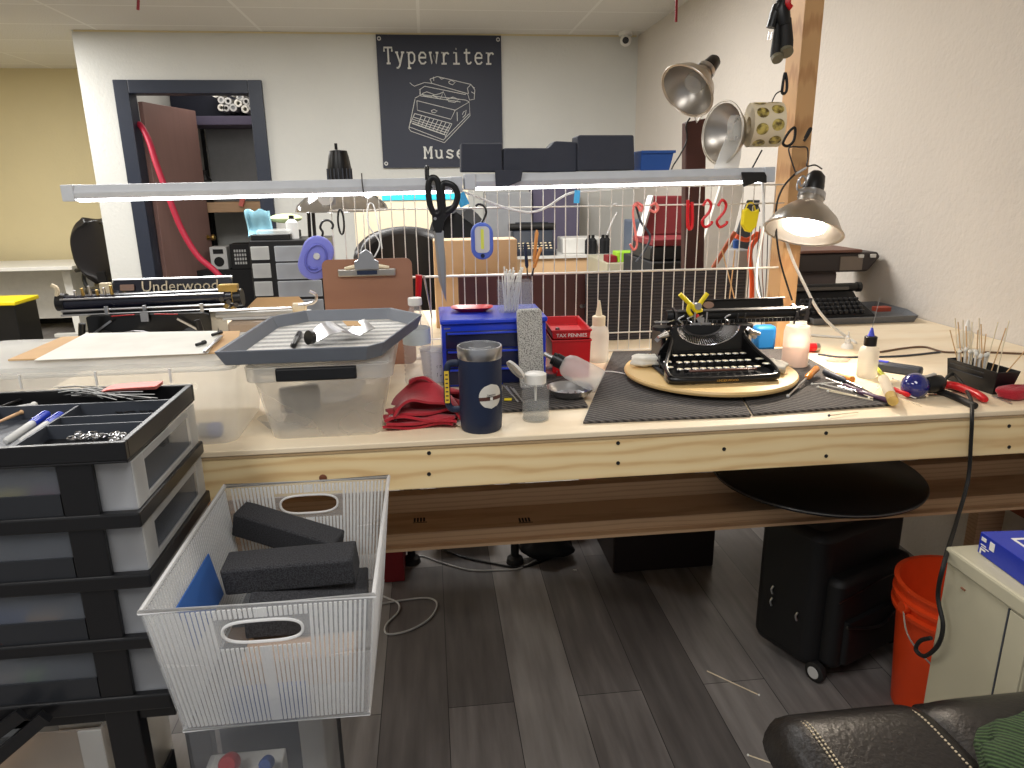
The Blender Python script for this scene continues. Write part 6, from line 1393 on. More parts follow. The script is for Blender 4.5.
# --- right back typewriters on the bench
Y = 2.5; ax = at(792, 319, Y=Y); bx_ = at(910, 317, Y=Y)
t = thing('cased_typewriter', 'dark portable typewriter sitting in an open grey case against the right wall', 'typewriter', (0, 0, BZ))
w = (min(bx_.x, WX-.012)-ax.x)/2; t.location = (ax.x+w, 2.36, BZ)
MB().shell([(-w+.01, 0), (w*.75, 0), (w-.02, .12), (w-.02, .3), (-w+.01, .3)], [(-w, -.01), (w*.78, -.01), (w-.004, .12), (w-.004, .31), (-w, .31)], .001, .026, .006).build('case_base', mat('case_slate', (104, 106, 110), .45), t, smooth=False, bevel=.004)
bw_ = .14; xo = at(838, 300, Y=2.4).x-t.location.x
MB().prism([(0, 0), (.24, 0), (.24, .07), (.15, .085), (.12, .06), (0, .02)], xo-bw_, xo+bw_, TR(0, .02, .008) @ MYZ).build('body', K['blackm'], t, smooth=False, bevel=.006)
k0 = None
for r_ in range(4):
    for i in range(11):
        loc = (xo-.115+i*.021+r_*.004, .034+.022*r_, .044+.011*r_)
        if k0 is None: k0 = MB().lathe([(.001,-.01),(.008,-.01),(.0085,0),(.007,.003),(.001,.002)], 12).build('key', K['black'], t); k0.location = loc
        else: copytree(k0, t, location=loc)
MB().tube([(xo-bw_-.02, .19, .105), (xo+bw_+.03, .19, .105)], .016, 18).build('platen', K['rubber'], t)
MB().box(xo-bw_, xo+bw_*.8, .16, .17, .10, .112).build('carriage_rail', K['dsteel'], t, smooth=False)
for s in (-1, 1): MB().cyl((xo+s*(bw_+.02), .19, .105), (xo+s*(bw_+.035), .19, .105), .019, None, 16).build('platen_knob', K['black'], t)
MB().prism(rr(xo+bw_+.03, xo+bw_+.09, .06, .10, .01), .03, .045).build('orange_tab', mat('burnt_orange', (150, 60, 40), .6), t)
# taupe case + second machine piled behind
Y = 2.72; a = at(792, 300, Y=Y); b = at(836, 300, Y=Y)
t, w, h = pbox('taupe_case', 'taupe typewriter case standing behind the cased machine', 'case', 790, 838, 272, 318, Y, .2, mat('taupe', (104, 92, 88), .6), BZ, .012); th_ = h+.001; tcx = t.location.x
t = thing('boxed_typewriter', 'dark slanted typewriter lying on top of the taupe case with a brown lid', 'typewriter', (tcx+.04, Y-.02, BZ+th_))
w2 = (at(874, 262, Y=Y).x-at(794, 262, Y=Y).x)/2; h2 = at(830, 252, Y=Y).z-(BZ+th_); t.location.x = (at(874, 262, Y=Y).x+at(794, 262, Y=Y).x)/2
MB().prism([(-w2, 0), (w2*.72, 0), (w2, h2*.75), (w2*.92, h2), (-w2, h2*.95)], -.2, .02, MX(((1,0,0,0),(0,0,-1,0),(0,1,0,0),(0,0,0,1)))).build('body', mat('umber_black', (56, 48, 46), .5), t, smooth=False, bevel=.008)
MB().box(w2*.0, w2*.55, -.024, -.0205, h2*.1, h2*.8).build('grey_panel', mat('grey_taupe', (126, 114, 102), .6), t, smooth=False)
MB().box(-w2, w2*.5, -.03, .19, h2*1.0, h2*1.0+.012).build('brown_lid', mat('brown_lid', (110, 74, 62), .5), t, smooth=False, bevel=.004)
for x in (.42, .72): MB().box(w2*x, w2*(x+.13), -.03, -.02, h2*.72, h2*.9).build('latch', K['white'], t, smooth=False, bevel=.002)
# wall shadowed hump: grey cloth cover beside it
# --- security camera
p = at(625, 31, Y=BY-.12); t = struct(thing('security_camera', None, None, (p.x, BY-.14, CZ)))
del t['kind']; tag(t, 'small white dome security camera at the ceiling corner', 'security camera')
MB().lathe([(.001, 0), (.055, 0), (.055, -.03), (.001, -.03)], 24).build('mount', K['white'], t); MB().ball((0, -.01, -.065), .046, 20, 12).build('dome', K['white'], t)
MB().lathe([(.001, .001), (.024, 0), (.026, -.004), (.001, -.004)], 20, axis((-.012, -.054, -.072), (-.2, -.95, -.2))).build('lens', K['blackg'], t)
# --- banner
YB_ = BY-.02; c4 = [at(*p, Y=YB_) for p in ((376, 34), (502, 36), (502, 168), (383, 167))]
bx0 = (c4[0].x+c4[3].x)/2; bx1 = (c4[1].x+c4[2].x)/2; bz1 = (c4[0].z+c4[1].z)/2; bz0 = (c4[2].z+c4[3].z)/2; bw = bx1-bx0; bh = bz1-bz0
bn = thing('banner', 'dark wall banner reading Typewriter Museum above a white line drawing of a typewriter', 'banner', ((bx0+bx1)/2, YB_, bz0))
MB().sheet(lambda u, v: V(((u-.5)*bw, .004*sin(u*7)*sin(v*3), bh*v)), 20, 20, .004).build('banner_sheet', K['banner'], bn)
for sx in (-1, 1):
    for z in (.035*bh, .97*bh): MB().lathe([(.008,0),(.016,0),(.016,.003),(.008,.003)], 18, axis((sx*bw*.475, -.006, z), (0,-1,0)), close=True).build('grommet', K['lgrey'], bn)
# slab serif stroke letters (unit em: x 0..1, y 0..1)
GL = {
 'T': [[(.1,.75),(.1,1),(.9,1),(.9,.75)], [(.5,1),(.5,0)], [(.3,0),(.7,0)]],
 'y': [[(.05,.7),(.35,.7)], [(.65,.7),(.98,.7)], [(.2,.7),(.5,.05)], [(.82,.7),(.45,-.15),(.3,-.28),(.12,-.28)]],
 'p': [[(.05,.7),(.25,.7),(.25,-.3)], [(.08,-.3),(.45,-.3)], [(.25,.55),(.4,.7),(.65,.7),(.85,.55),(.85,.2),(.65,.02),(.4,.02),(.25,.2)]],
 'e': [[(.15,.38),(.85,.38),(.83,.55),(.65,.7),(.35,.7),(.15,.5),(.15,.2),(.35,.0),(.65,.0),(.85,.12)]],
 'w': [[(.0,.7),(.3,.7)], [(.7,.7),(1,.7)], [(.12,.7),(.28,0),(.5,.55),(.72,0),(.88,.7)]],
 'r': [[(.1,.7),(.35,.7),(.35,0)], [(.1,0),(.65,0)], [(.35,.45),(.55,.68),(.75,.7),(.9,.6)]],
 'i': [[(.2,.7),(.5,.7),(.5,0)], [(.15,0),(.85,0)], [(.47,.95),(.53,.95)]],
 't': [[(.12,.7),(.8,.7)], [(.4,.95),(.4,.15),(.55,0),(.75,.02),(.88,.12)]],
 'M': [[(.0,1),(.2,1),(.5,.4),(.8,1),(1,1)], [(.15,1),(.15,0)], [(.85,1),(.85,0)], [(0,0),(.32,0)], [(.68,0),(1,0)]],
 'u': [[(.05,.7),(.22,.7),(.22,.15),(.38,.0),(.6,.0),(.78,.18)], [(.6,.7),(.78,.7),(.78,0),(.95,0)]],
 's': [[(.82,.68),(.82,.55)], [(.82,.58),(.6,.7),(.35,.7),(.2,.56),(.3,.42),(.7,.3),(.82,.16),(.68,.0),(.4,.0),(.18,.12)], [(.18,.18),(.18,.0)]],
 'm': [[(.0,.7),(.14,.7),(.14,0)], [(0,0),(.28,0)], [(.14,.55),(.3,.7),(.42,.7),(.5,.55),(.5,0)], [(.42,0),(.62,0)], [(.5,.55),(.66,.7),(.78,.7),(.86,.55),(.86,0),(1,0)]]}
def word(s, x0, x1, zb, h, nm, th):
    m = MB(); cw = (x1-x0)/len(s)
    for i, c in enumerate(s):
        for st in GL[c]:
            pts = [V((x0+cw*(i+.06+.88*x), -.010, zb+h*y)) for x, y in st]
            for a, b in zip(pts, pts[1:]):
                d = (b-a).normalized()*th*.45; m.bar(a-d, b+d, .003, th, (0,1,0) if 0 else (0,0,1)) if abs((b-a).x) > abs((b-a).z)*.02 or True else None
    m.build(nm, K['ink'], bn, smooth=False)
    return m
def strokes(paths, nm, th, m=None):
    b_ = MB()
    for pth in paths:
        pts = [V((x, -.010, z)) for x, z in pth]; b_.tube(pts, th, 6, flat=1)
    return b_.build(nm, m or K['ink'], bn)
U = lambda u, v: ((u-.5)*bw, v*bh)     # u from left, v from bottom (0..1)
def wordt(s, u0, u1, v0, hv, th, nm):
    ps = []; cw = (u1-u0)/len(s)
    for i, c in enumerate(s):
        for st in GL[c]: ps.append([U(u0+cw*(i+.08+.84*x), v0+hv*y) for x, y in st])
    strokes(ps, nm, th)
wordt('Typewriter', .045, .95, .79, .115, .0075, 'title_lettering')
wordt('Museum', .33, .87, .075, .085, .0085, 'subtitle_lettering')
def D(px, py): return U((px-5)/(668-5), 1-(py-28)/(750-28))   # pixels of the enlarged banner crop
dr_ = [[(195,370),(155,530),(165,545),(345,610),(490,460),(488,385),(410,430),(205,378)], [(195,365),(230,345),(470,375),(488,385)], [(205,378),(205,430),(385,480),(410,430)], [(155,520),(340,595),(485,450)],
 [(190,448),(390,505)], [(175,500),(350,565)], [(190,448),(165,500)], [(390,505),(350,580)],
 *[[(188-4*i,458+11*i),(385-8*i,516+13*i)] for i in range(1,5)],
 *[[(205+22*i,452+6.2*i),(185+20*i,500+7.5*i)] for i in range(1,9)],
 [(280,262),(320,248),(500,290),(520,320),(515,370),(490,375),(480,340),(290,285),(280,262)], [(500,290),(480,310),(485,340)], [(180,290),(195,300),(250,280),(290,285)], [(172,282),(182,292)],
 [(220,320),(250,300),(470,345)], [(225,330),(225,352),(440,385)], [(380,275),(395,268),(415,280),(400,292),(382,285),(380,275)], [(290,350),(330,370),(350,330),(365,370),(400,360)], [(290,350),(330,340),(350,330)],
 [(235,340),(260,330),(300,345),(280,358),(245,352),(235,340)], [(370,370),(400,358),(430,372),(410,388),(375,382),(370,370)],
 [(280,432),(295,426),(312,434),(300,444),(282,440),(280,432)], [(420,440),(420,490)], [(448,455),(455,440),(470,430),(465,455),(450,470)], [(300,250),(300,270)], [(330,250),(340,262),(360,256)], [(505,300),(520,310)], [(500,330),(518,340)], [(225,318),(222,345)]]
strokes([[D(*p) for p in pth] for pth in dr_], 'line_drawing', .0028)
# ================================================================ bench right side: tools
def screwdriver(lab, a, b, hr, hm, frac=.45, grp=None, tip=None, nm='screwdriver', cat='screwdriver', z0=None, z1=None):
    # a = butt of the handle, b = tip (pixels on the bench)
    zA = (z0 if z0 is not None else hr); zB = (z1 if z1 is not None else .003)
    p = at(*a, Z=BM+zA); q = at(*b, Z=BM+zB); t = thing(nm, lab, cat, p, 0, grp); d = q-p
    MB().tube([(0,0,0), d*.03, d*frac*.5, d*frac*.85, d*frac], [hr*.6, hr, hr*.85, hr, hr*.5], 12).build('handle', hm, t)
    MB().tube([d*frac, d], hr*.28, 8).build('shaft', K['steel'], t)
    if tip: MB().ball(d, hr*.5, 10, 6).build('tip', tip, t)
    return t
screwdriver('amber handled screwdriver standing nearest the turntable', (817, 368), (788, 396), .009, K['orangeh'], .38, tip=K['lgrey'], z0=.02)
screwdriver('black ribbed screwdriver behind the amber handled one', (824, 371), (862, 388), .0085, K['dgrey'], .6)
screwdriver('orange handled screwdriver lying beside the milky syringe handle', (853, 380), (832, 375), .0095, mat('bright_orange', (246, 150, 60), .4), .9)
t = screwdriver('purple handled long screwdriver lying toward the mat corner', (894, 402), (838, 386), .0065, mat('plum', (84, 56, 80), .4), .62)
t = screwdriver('thin plum screwdriver lying behind the long purple one', (862, 392), (826, 378), .006, mat('plum', (84, 56, 80), .4), .5)
# cream cylinder handle with amber end
p = at(883, 378, Z=BM+.012); q = at(893, 401, Z=BM+.012); d = q-p; t = thing('frosted_handle', 'frosted cream cylinder with amber end lying among the tools', 'handle', p)
MB().tube([(0,0,0), d*.06, d*.8], [.008, .0125, .0125], 18).build('barrel', K['milky'], t); MB().tube([d*.8, d], [.0127, .0115], 18).build('amber_end', K['amber'], t)
screwdriver('lime and black screwdriver behind the frosted cream cylinder', (876, 368), (892, 384), .006, mat('lime_yellow', (206, 214, 60), .4), .7, z1=.01)
screwdriver('red translucent screwdriver handle right of the cream cylinder', (893, 389), (916, 398), .006, K['red'], .75)
# swabs scattered
swabs = [((812, 384), (842, 382)), ((818, 387), (856, 396)), ((828, 391), (873, 400)), ((822, 384), (852, 391)), ((845, 387), (873, 398)), ((786, 366), (808, 364)), ((869, 398), (880, 386)), ((878, 386), (886, 399)), ((895, 396), (921, 406)), ((893, 378), (914, 387)), ((905, 388), (930, 391)), ((829, 415.5), (858, 412))]
for i, (a, b) in enumerate(swabs):
    z = BM if i < 9 else BZ
    p = at(*a, Z=z+.003+.001*(i % 3)); q = at(*b, Z=z+.004); t = thing('loose_swab', 'white cotton tipped stick scattered among the screwdrivers on the bench', 'cotton swab', p, 0, 'cotton swabs scattered on the bench')
    MB().tube([(0,0,0), q-p], .0014, 6).build('stick', K['cream'] if i % 3 else K['white'], t)
    MB().ball((0,0,0), .0032, 10, 6).build('tip', K['dgrey'] if i == 11 else K['paper'], t)
    if i % 2 and i != 11: MB().ball(q-p, .0032, 10, 6).build('tip', K['paper'], t)
# squeeze bottle w black cap and blue needle base
p = on(866, 377); k = mpp(p); sb = squeeze('squeeze_bottle', 'translucent squeeze bottle with black cap and long needle on the bench right', p, 9.4*k, 33*k, K['milky'], K['black'], mat('needle_blue', (70, 80, 200), .4), tiph=8*k, caph=9*k, needle=(4*k, 0, 80*k))
# red cap jar, small items behind
p = on(812, 352); t = thing('red_tube', 'red and grey tube lying beside the translucent bottle', 'tube', (p.x, p.y, BZ+.014)); MB().tube([(-.022,0,0), (.008,.0,0)], .013, 18).build('tube_body', K['red'], t); MB().tube([(.008,0,0), (.02,0,0)], [.0132, .012], 18).build('tube_end', K['alu'], t)
cordthing('dark_wire', 'dark cable lying from the red tube across the bench', [on(818, 354, .003), on(840, 357, .003), on(862, 357, .003), on(900, 356, .003), on(940, 352, .003)], .003, K['dgrey'], cat='cable')
cordthing('brown_wire', 'thin brown cable curving behind the black box of swabs', [on(880, 352, .003), on(905, 348, .003), on(925, 347, .003), on(945, 352, .003), on(980, 352, .003), on(1030, 354, .003)], .003, mat('brown_cable', (110, 84, 66), .5), cat='cable')
cordthing('white_wire', 'white cable running along the bench to the needle plug', [on(790, 333, .004), on(820, 336, .004), on(846, 338, .004), on(856, 343, .004)], .004, K['white'], cat='cable')
# white plug
p = on(847, 348); t = thing('white_plug', 'small white plastic plug standing on the bench behind the tools', 'plug', p); MB().lathe([(.001,0),(.018,0),(.016,.01),(.009,.016),(.01,.022),(.006,.03),(.008,.034),(.001,.04)], 20).build('plug_body', K['white'], t); MB().cyl((0,0,.038), (0,0,.052), .003, .002, 8).build('plug_pin', K['white'], t)
rag('pale pink cloth scrap lying behind the squeeze bottle', on(838, 361), .035, .02, .007, K['pinkp'], 11, 'cloth_scrap')
# long tool with blue display
p = on(872, 364, .012); q = on(922, 372, .012); d = q-p
t = thing('digital_caliper', 'dark grey tool body with small blue display lying behind the blue globe', 'tool', p)
MB().bar((-.01,0,0), d*1.0, .034, .024).build('body', K['dgrey'], t, bevel=.006)
MB().bar(d*.10+V((0,-.001,.0125)), d*.32+V((0,-.001,.0125)), .018, .002).build('display', mat('display_blue', (50, 60, 200), .3), t, bevel=.001)
# blue globe tool
p = on(915, 386, .026); t = thing('globe_tool', 'round glossy dark blue globe with black collar and a cord hanging over the bench front', 'globe tool', p)
MB().ball((0,0,0), .031, 28, 18).build('globe', mat('cobalt_glass', (22, 30, 110), .08, coat=1), t)
dg = V((.05, -.004, .006)); MB().tube([dg*.40, dg*.5, dg*.9, dg*1.25, dg*1.4], [.012, .020, .021, .018, .010], 20).build('collar', K['black'], t)
MB().bar(dg*.35+V((0,0,.018)), dg*.9+V((0,0,.024)), .010, .003).build('metal_clip', K['steel'], t, smooth=False)
ck = lambda x, y, Y: at(x, y, Y=Y)-t.location
yF = FYB-.014
pts = [dg*1.35, at(952, 374, Z=BZ+.03)-t.location, at(963, 385, Z=BZ+.016)-t.location, at(971, 400, Z=BZ+.012)-t.location, ck(972, 416, yF), ck(971, 440, yF), ck(968, 480, yF), ck(957, 520, 1.28), *[at(x, y, X=.942)-t.location for x, y in ((945, 560), (938, 595), (943, 625), (938, 645), (925, 656), (916, 650), (920, 641), (931, 638))]]
MB().tube(crv(pts, 7), .0042, 8).build('power_cord', K['rubber'], t)
# pliers
def pliers(lab, h1, h2, nose, m1, z=.008, nm='pliers'):
    p = at(*nose, Z=BZ+z); t = thing(nm, lab, 'pliers', p)
    for h in (h1, h2):
        e = at(*h[-1], Z=BZ+z)-p; mid = at(*h[0], Z=BZ+z)-p
        MB().tube(crv([mid*.55, mid, e], 6), [.006]*5+[.0078]*8, 10).build('handle', m1, t)
    mm = at(*h1[0], Z=BZ+z)-p; MB().bar((0,0,0), mm*.6, .014, .009).build('jaws', K['dsteel'], t, bevel=.003); MB().cyl(mm*.5+V((0,0,-.006)), mm*.5+V((0,0,.007)), .009, None, 16).build('pivot', K['steel'], t)
    return t
pliers('black handled pliers lying at the bench edge in front of the swab box', ((938, 384), (966, 391)), ((945, 393), (975, 406)), (902, 388), K['rubber'])
t = thing('red_pliers', 'big red handled pliers lying against the front of the black swab box', 'pliers', on(922, 392, .012)); o_ = t.location
MB().tube(crv([at(930, 388, Z=BZ+.012)-o_, at(950, 385, Z=BZ+.016)-o_, at(972, 392, Z=BZ+.014)-o_, at(986, 400, Z=BZ+.010)-o_], 6), [.006, .007, .008]+[.0095]*14+[.008, .006], 10).build('handle', K['red'], t); MB().bar((0,0,0), at(932, 389, Z=BZ+.012)-o_, .012, .008).build('jaws', K['dsteel'], t, bevel=.002)
t = thing('steel_tweezers', 'small steel tweezers lying in front of the black swab box', 'tweezers', on(992, 396, .003)); o_ = t.location
MB().bar((0,0,0), at(1012, 404, Z=BZ+.003)-o_, .003, .002).build('arm', K['steel'], t, smooth=False); MB().bar((0,0,.001), at(1011, 401, Z=BZ+.004)-o_, .003, .002).build('arm', K['steel'], t, smooth=False)
rag('dark red cloth bunched at the right end of the bench front', at(1020, 398, Z=BZ), .06, .03, .03, K['redc'], 21, 'red_cloth')
# black box of swabs
a = at(947, 380, Z=BZ); b = at(992, 395, Z=BZ)
ft = [at(944, 357, Y=a.y), at(1017, 366, Y=b.y)]
bxh = .058
sbx = thing('black_swab_box', 'black plastic trough full of swabs and wooden sticks at the bench right', 'box', ((a.x+b.x)/2, (a.y+b.y)/2, BZ), math.atan2(b.y-a.y, b.x-a.x))
L_ = (b-a).length/2
MB().shell([(-L_, 0), (L_, 0), (L_, .05), (-L_, .05)], [(-L_-.004, -.006), (L_+.012, -.006), (L_+.012, .058), (-L_-.004, .058)], 0.0005, bxh, .0025).build('box_body', K['black'], sbx, smooth=False, bevel=.001)
for z_ in (.6, .82): MB().box(-L_*.9, L_*.6, -.0062, -.0048, bxh*z_-.0008, bxh*z_+.0008).build('edge_line', K['dgrey'], sbx, smooth=False)
Mx = sbx.location; Rz = RZ(sbx.rotation_euler.z)
def inbox(u, v, z): q = Rz @ V((u*L_, v, 0)); return V((Mx.x+q.x, Mx.y+q.y, BZ+z))
for i in range(15):
    u = -.8+1.0*(i/15)+rnd(-.04, .04); v = rnd(.01, .04); b0 = inbox(u, v, .006); h_ = rnd(.072, .082)
    t = thing('white_swab', 'bunch of white cotton buds standing in the black trough', 'cotton swab', b0, 0, 'cotton buds in the black trough')
    tp = V((rnd(-.006, .006), rnd(-.004, .004), h_)); MB().tube([(0,0,0), tp], .0018, 6).build('stick', K['white'], t); MB().ball(tp, .0046, 10, 6, sc=(1, 1, 1.4)).build('tip', K['paper'], t)
stk = [(955, 318, -.75), (958, 322, -.6), (963, 320, -.55), (966, 326, -.4), (972, 322, -.3), (978, 330, -.1), (979, 318, .1), (981, 324, .2), (998, 322, .1), (1006, 328, .3), (1009, 321, .6), (950, 330, -.8), (970, 334, -.45), (986, 334, 0)]
for i, (x, y, u) in enumerate(stk):
    b0 = inbox(u, .02+.001*i, .006); e = at(x, y, Y=b0.y+.02); t = MB().tube([(0,0,0), e-b0], .0013, 6).build('wooden_stick', K['kraft'] if i % 2 else K['cream']); t.location = b0; tag(t, 'thin wooden stick standing up from the black swab trough', 'stick', 'wooden sticks in the black trough')
b0 = inbox(1.02, .02, .045); e = at(1030, 345, Y=b0.y); t = MB().tube([(0,0,0), e-b0], .0013, 6).build('leaning_stick', K['kraft']); t.location = b0; tag(t, 'thin stick leaning right out of the black swab trough', 'stick')
p = at(971, 350, Z=BZ); lathe_thing('nozzle_bottle', 'white bottle with pointed nozzle standing behind the swab trough', 'bottle', (p.x, p.y+.03, BZ), [('bottle_body', [(.001,0),(.02,0),(.022,.04),(.019,.05),(.010,.055)], K['milky']), ('nozzle', [(.011,.055),(.009,.062),(.003,.085),(.001,.088)], K['white'])])
# ================================================================ under the bench
# round black table top resting on the lower shelf
p = at(818, 480, Z=sz+.012); t = thing('round_black_top', 'large round black table top resting on the dim lower shelf', 'table top', (p.x, 1.60+.31, sz+.0885)); t.location.z = sz+.002
a = at(716, 480, Y=1.86).x; b = at(922, 480, Y=1.86).x; rd_ = (b-a)/2; t.location.x = (a+b)/2; t.location.y = 1.595+rd_; t.location.z = sz+.089
zt__ = upz+.001; f_ = at(835, 521, Z=zt__+.004); l_ = at(716, 478, Z=zt__); r__ = at(921, 478, Z=zt__); rd_ = (r__.x-l_.x)/2; t.location = ((l_.x+r__.x)/2, f_.y+rd_, zt__)
MB().lathe([(.001,0),(rd_-.01,0),(rd_,.004),(rd_,.014),(rd_-.006,.018),(.001,.018)], 72).build('disc', mat('gloss_black', (14, 13, 13), .25), t)
MB().tube([((rd_+.0005)*cos(a), (rd_+.0005)*sin(a), .010) for a in [i*pi/48 for i in range(96)]], .0022, 6, closed=True).build('edge_band', mat('band_grey', (60, 58, 56), .3), t)
# rolling bag
w0 = at(815, 690, Z=.0); 
bg = thing('rolling_bag', 'black rolling laptop bag with small wheel standing under the bench', 'bag', (w0.x, w0.y+.03, 0), R(-38))
# local: x to right face, y depth
BWd = .40; BDp = .23; BHt = .46
bgm = mat('bag_nylon', (15, 15, 17), .55, bump=.2, bs=400)
bg.rotation_euler = (0, 0, R(24))
MB().prism(rr(0, BWd, 0, BDp, .05), .035, BHt).build('bag_body', bgm, bg, bevel=.025)
MB().prism(rr(.03, BWd-.03, -.045, .02, .03), .05, BHt*.72).build('front_pocket', bgm, bg, bevel=.018)
MB().prism(rr(.06, BWd-.06, -.060, -.03, .02), .07, BHt*.45).build('lower_pocket', bgm, bg, bevel=.012)
MB().tube(crv([(.10, .10, BHt-.01), (.13, .10, BHt+.04), (.27, .10, BHt+.04), (.30, .10, BHt-.01)], 6), .012, 10, flat=.6).build('carry_handle', K['rubber'], bg)
MB().tube(crv([(.02, -.046, .28), (.1, -.050, .29), (.2, -.050, .30), (.37, -.046, .29)], 6), .0022, 6).build('zip', K['dsteel'], bg)
for x, y, z in ((-.002, .06, .20), (-.002, .15, .24), (-.002, .15, .20)): MB().tube(crv([(x-.002, y, z), (x-.006, y+.003, z-.012), (x-.003, y, z-.026)], 4), .003, 8).build('zip_pull', K['steel'], bg)
for x in (.012, BWd-.04):
    w_ = MB().lathe([(.001,-.012),(.022,-.012),(.03,-.008),(.03,.008),(.022,.012),(.001,.012)], 24, TR(x+.01, .0, .0305) @ RY(R(90)) @ RZ(0)).build('wheel', K['rubber'], bg)
    MB().lathe([(.001,-.0135),(.017,-.0135),(.018,-.0125)], 20, TR(x+.01, .0, .0305) @ RY(R(90))).build('hub', K['lgrey'], w_)
MB().tube(crv([(.05, -.06, .20), (.14, -.066, .17), (.22, -.066, .16), (.30, -.06, .2)], 6), .004, 8).build('strap', K['black'], bg)
# bucket
p = at(925, 700, Y=1.32); yb = 1.50
bx0 = at(907, 600, Y=yb).x; 
r1 = .15; cxb = bx0+r1
bu = thing('orange_bucket', 'orange plastic bucket with wire handle behind the beige cabinet', 'bucket', (cxb, yb, 0)); hb = at(925, 588, Y=yb).z
MB().lathe([(.001,.004),(r1*.82,0),(r1*.95,hb*.78),(r1*1.04,hb*.79),(r1*1.05,hb*.82),(r1*.96,hb*.83),(r1*.985,hb*.88),(r1*1.05,hb*.885),(r1*1.05,hb*.91),(r1*.985,hb*.92),(r1,hb*.98),(r1*1.05,hb*.985),(r1*1.05,hb),(r1*.97,hb),(r1*.80,.01),(.001,.01)], 48).build('bucket_body', mat('bucket_orange', (226, 72, 28), .4), bu)
MB().tube(crv([(-r1*1.05, 0, hb*.86), (-r1*1.15, -.06, hb*.72), (-r1*.9, -.15, hb*.60), (-r1*.3, -.2, hb*.52), (r1*.3, -.2, hb*.52)], 6), .0022, 6).build('bail_handle', K['steel'], bu)
MB().cyl((-r1*1.08, 0, hb*.86), (-r1*.98, 0, hb*.86), .016, None, 14).build('handle_lug', mat('bucket_orange', (226, 72, 28), .4), bu)
# beige cabinet
zc_ = .72; k0_ = at(947, 547, Z=zc_); 
fr0 = at(1010, 600, Z=zc_)
cab = thing('beige_cabinet', 'worn beige steel cabinet at the lower right corner carrying a blue box', 'cabinet', (k0_.x, k0_.y, 0), 0)
cdp = .205; cwd = .42
MB().box(.006, .02, -cdp, 0, .0, zc_-.0325).build('side_panel', K['beige'], cab, smooth=False, bevel=.002); MB().box(.0205, cwd, -.012, 0, .0, zc_-.0325).build('back_panel', K['beige'], cab, smooth=False)
MB().box(.0205, cwd, -cdp+.01, -.0125, .50, .515).build('shelf', K['beige'], cab, smooth=False); MB().box(cwd-.0005, cwd+.012, -cdp, 0, 0, zc_-.0325).build('side_panel', K['beige'], cab, smooth=False)
MB().box(0, cwd+.01, -cdp-.006, .004, zc_-.032, zc_).build('cabinet_top', K['beige'], cab, smooth=False, bevel=.005)
MB().box(.003, .0055, -cdp+.048, -cdp+.051, .02, zc_-.034).build('seam', K['dgrey'], cab, smooth=False)
MB().box(.002, .0058, -cdp+.003, -cdp+.046, .02, zc_-.034).build('corner_strip', K['beige'], cab, smooth=False, bevel=.001)
MB().box(.003, .0058, -.055, -.045, zc_-.062, zc_-.059).build('rust_spot', mat('rust', (140, 96, 74), .6), cab, smooth=False)
# blue box
a = at(986, 560, Z=zc_); blx = thing('blue_box', 'royal blue carton with white printed lettering on the beige cabinet', 'box', (at(989, 560, Z=zc_).x, at(1000, 549, Z=zc_).y-.005, zc_+.001), R(-4))
MB().box(0, .2, -.13, 0, 0, .042).build('carton', mat('royal_blue', (26, 48, 160), .35), blx, smooth=False, bevel=.001)
for i in range(3): MB().box(.035+i*.05, .07+i*.05, -.1, -.03, .0421, .0428).build('printed_panel', K['white'] if i % 2 == 0 else K['navy'], blx, smooth=False)
MB().box(.04, .064, -.092, -.038, .0429, .0434).build('printed_panel', mat('royal_blue', (26, 48, 160), .35), blx, smooth=False)
for y0_, y1_, z0_, z1_ in ((-.018, -.006, .028, .035), (-.04, -.028, .02, .036), (-.02, -.006, .019, .0205), (-.028, -.008, .015, .0165), (-.020, -.006, .0095, .0125), (-.0095, -.006, .001, .0095)): MB().box(-.001, -.0002, y0_, y1_, z0_, z1_).build('printed_mark', K['white'], blx, smooth=False)
# chair cushion at the lower right
zch = .60; c0_ = at(781, 712, Z=zch)
ch = thing('desk_chair', 'black leather desk chair with stitched seams at the lower right corner', 'chair', (0, 0, 0))
x0_ = at(803, 740, Z=zch).x; yk0 = at(850, 699, Z=zch).y; x1_ = x0_+.62; xs_ = at(935, 715, Z=zch).x
def cush(x0, x1):
    m = MB(); m.prism(rr(x0, x1, yk0-.42, yk0, .035, 6), zch-.13, zch, None); return m
cu1 = MB(); cu1.sheet(lambda u, v: V((x0_+(xs_-x0_-.002)*u, yk0-.40+.40*v, zch-.07+.035*(1-(2*u-1)**16)*(1-abs(2*v-1)**9)+.0)), 60, 30, .07); cu1.build('seat_cushion', K['leather'], ch, bevel=.02)
cu2 = MB(); cu2.sheet(lambda u, v: V((xs_+.002+(x1_-xs_)*u, yk0-.40+.40*v, zch-.07+.035*(1-(1-u if u < .5 else 2*u-1)**16)*(1-abs(2*v-1)**9))), 60, 30, .07); cu2.build('seat_bolster', K['leather'], ch, bevel=.02)
def seam(x, nm='stitching'):
    b_ = MB()
    for i in range(60):
        v = .02+i*.96/60; y0 = yk0-.40+.40*v; z = zch+.0015+.0335*(1-abs(2*v-1)**5)-.0335
        b_.bar((x, y0, z), (x, y0+.0042, z), .0014, .0012)
    b_.build(nm, K['thread'], ch, smooth=False)
for x in (xs_-.008, xs_+.010): 
    pass
def seamline(f, nm='stitching'):
    b_ = MB(); pts = f
    for i in range(0, len(pts)-1, 2): b_.bar(pts[i], pts[i+1], .0024, .0016)
    b_.build(nm, K['thread'], ch, smooth=False)
def surf(x, v, x0, x1):
    u = (x-x0)/(x1-x0); return zch-.0332+.035*(1-(2*u-1)**16)*(1-abs(2*v-1)**9)
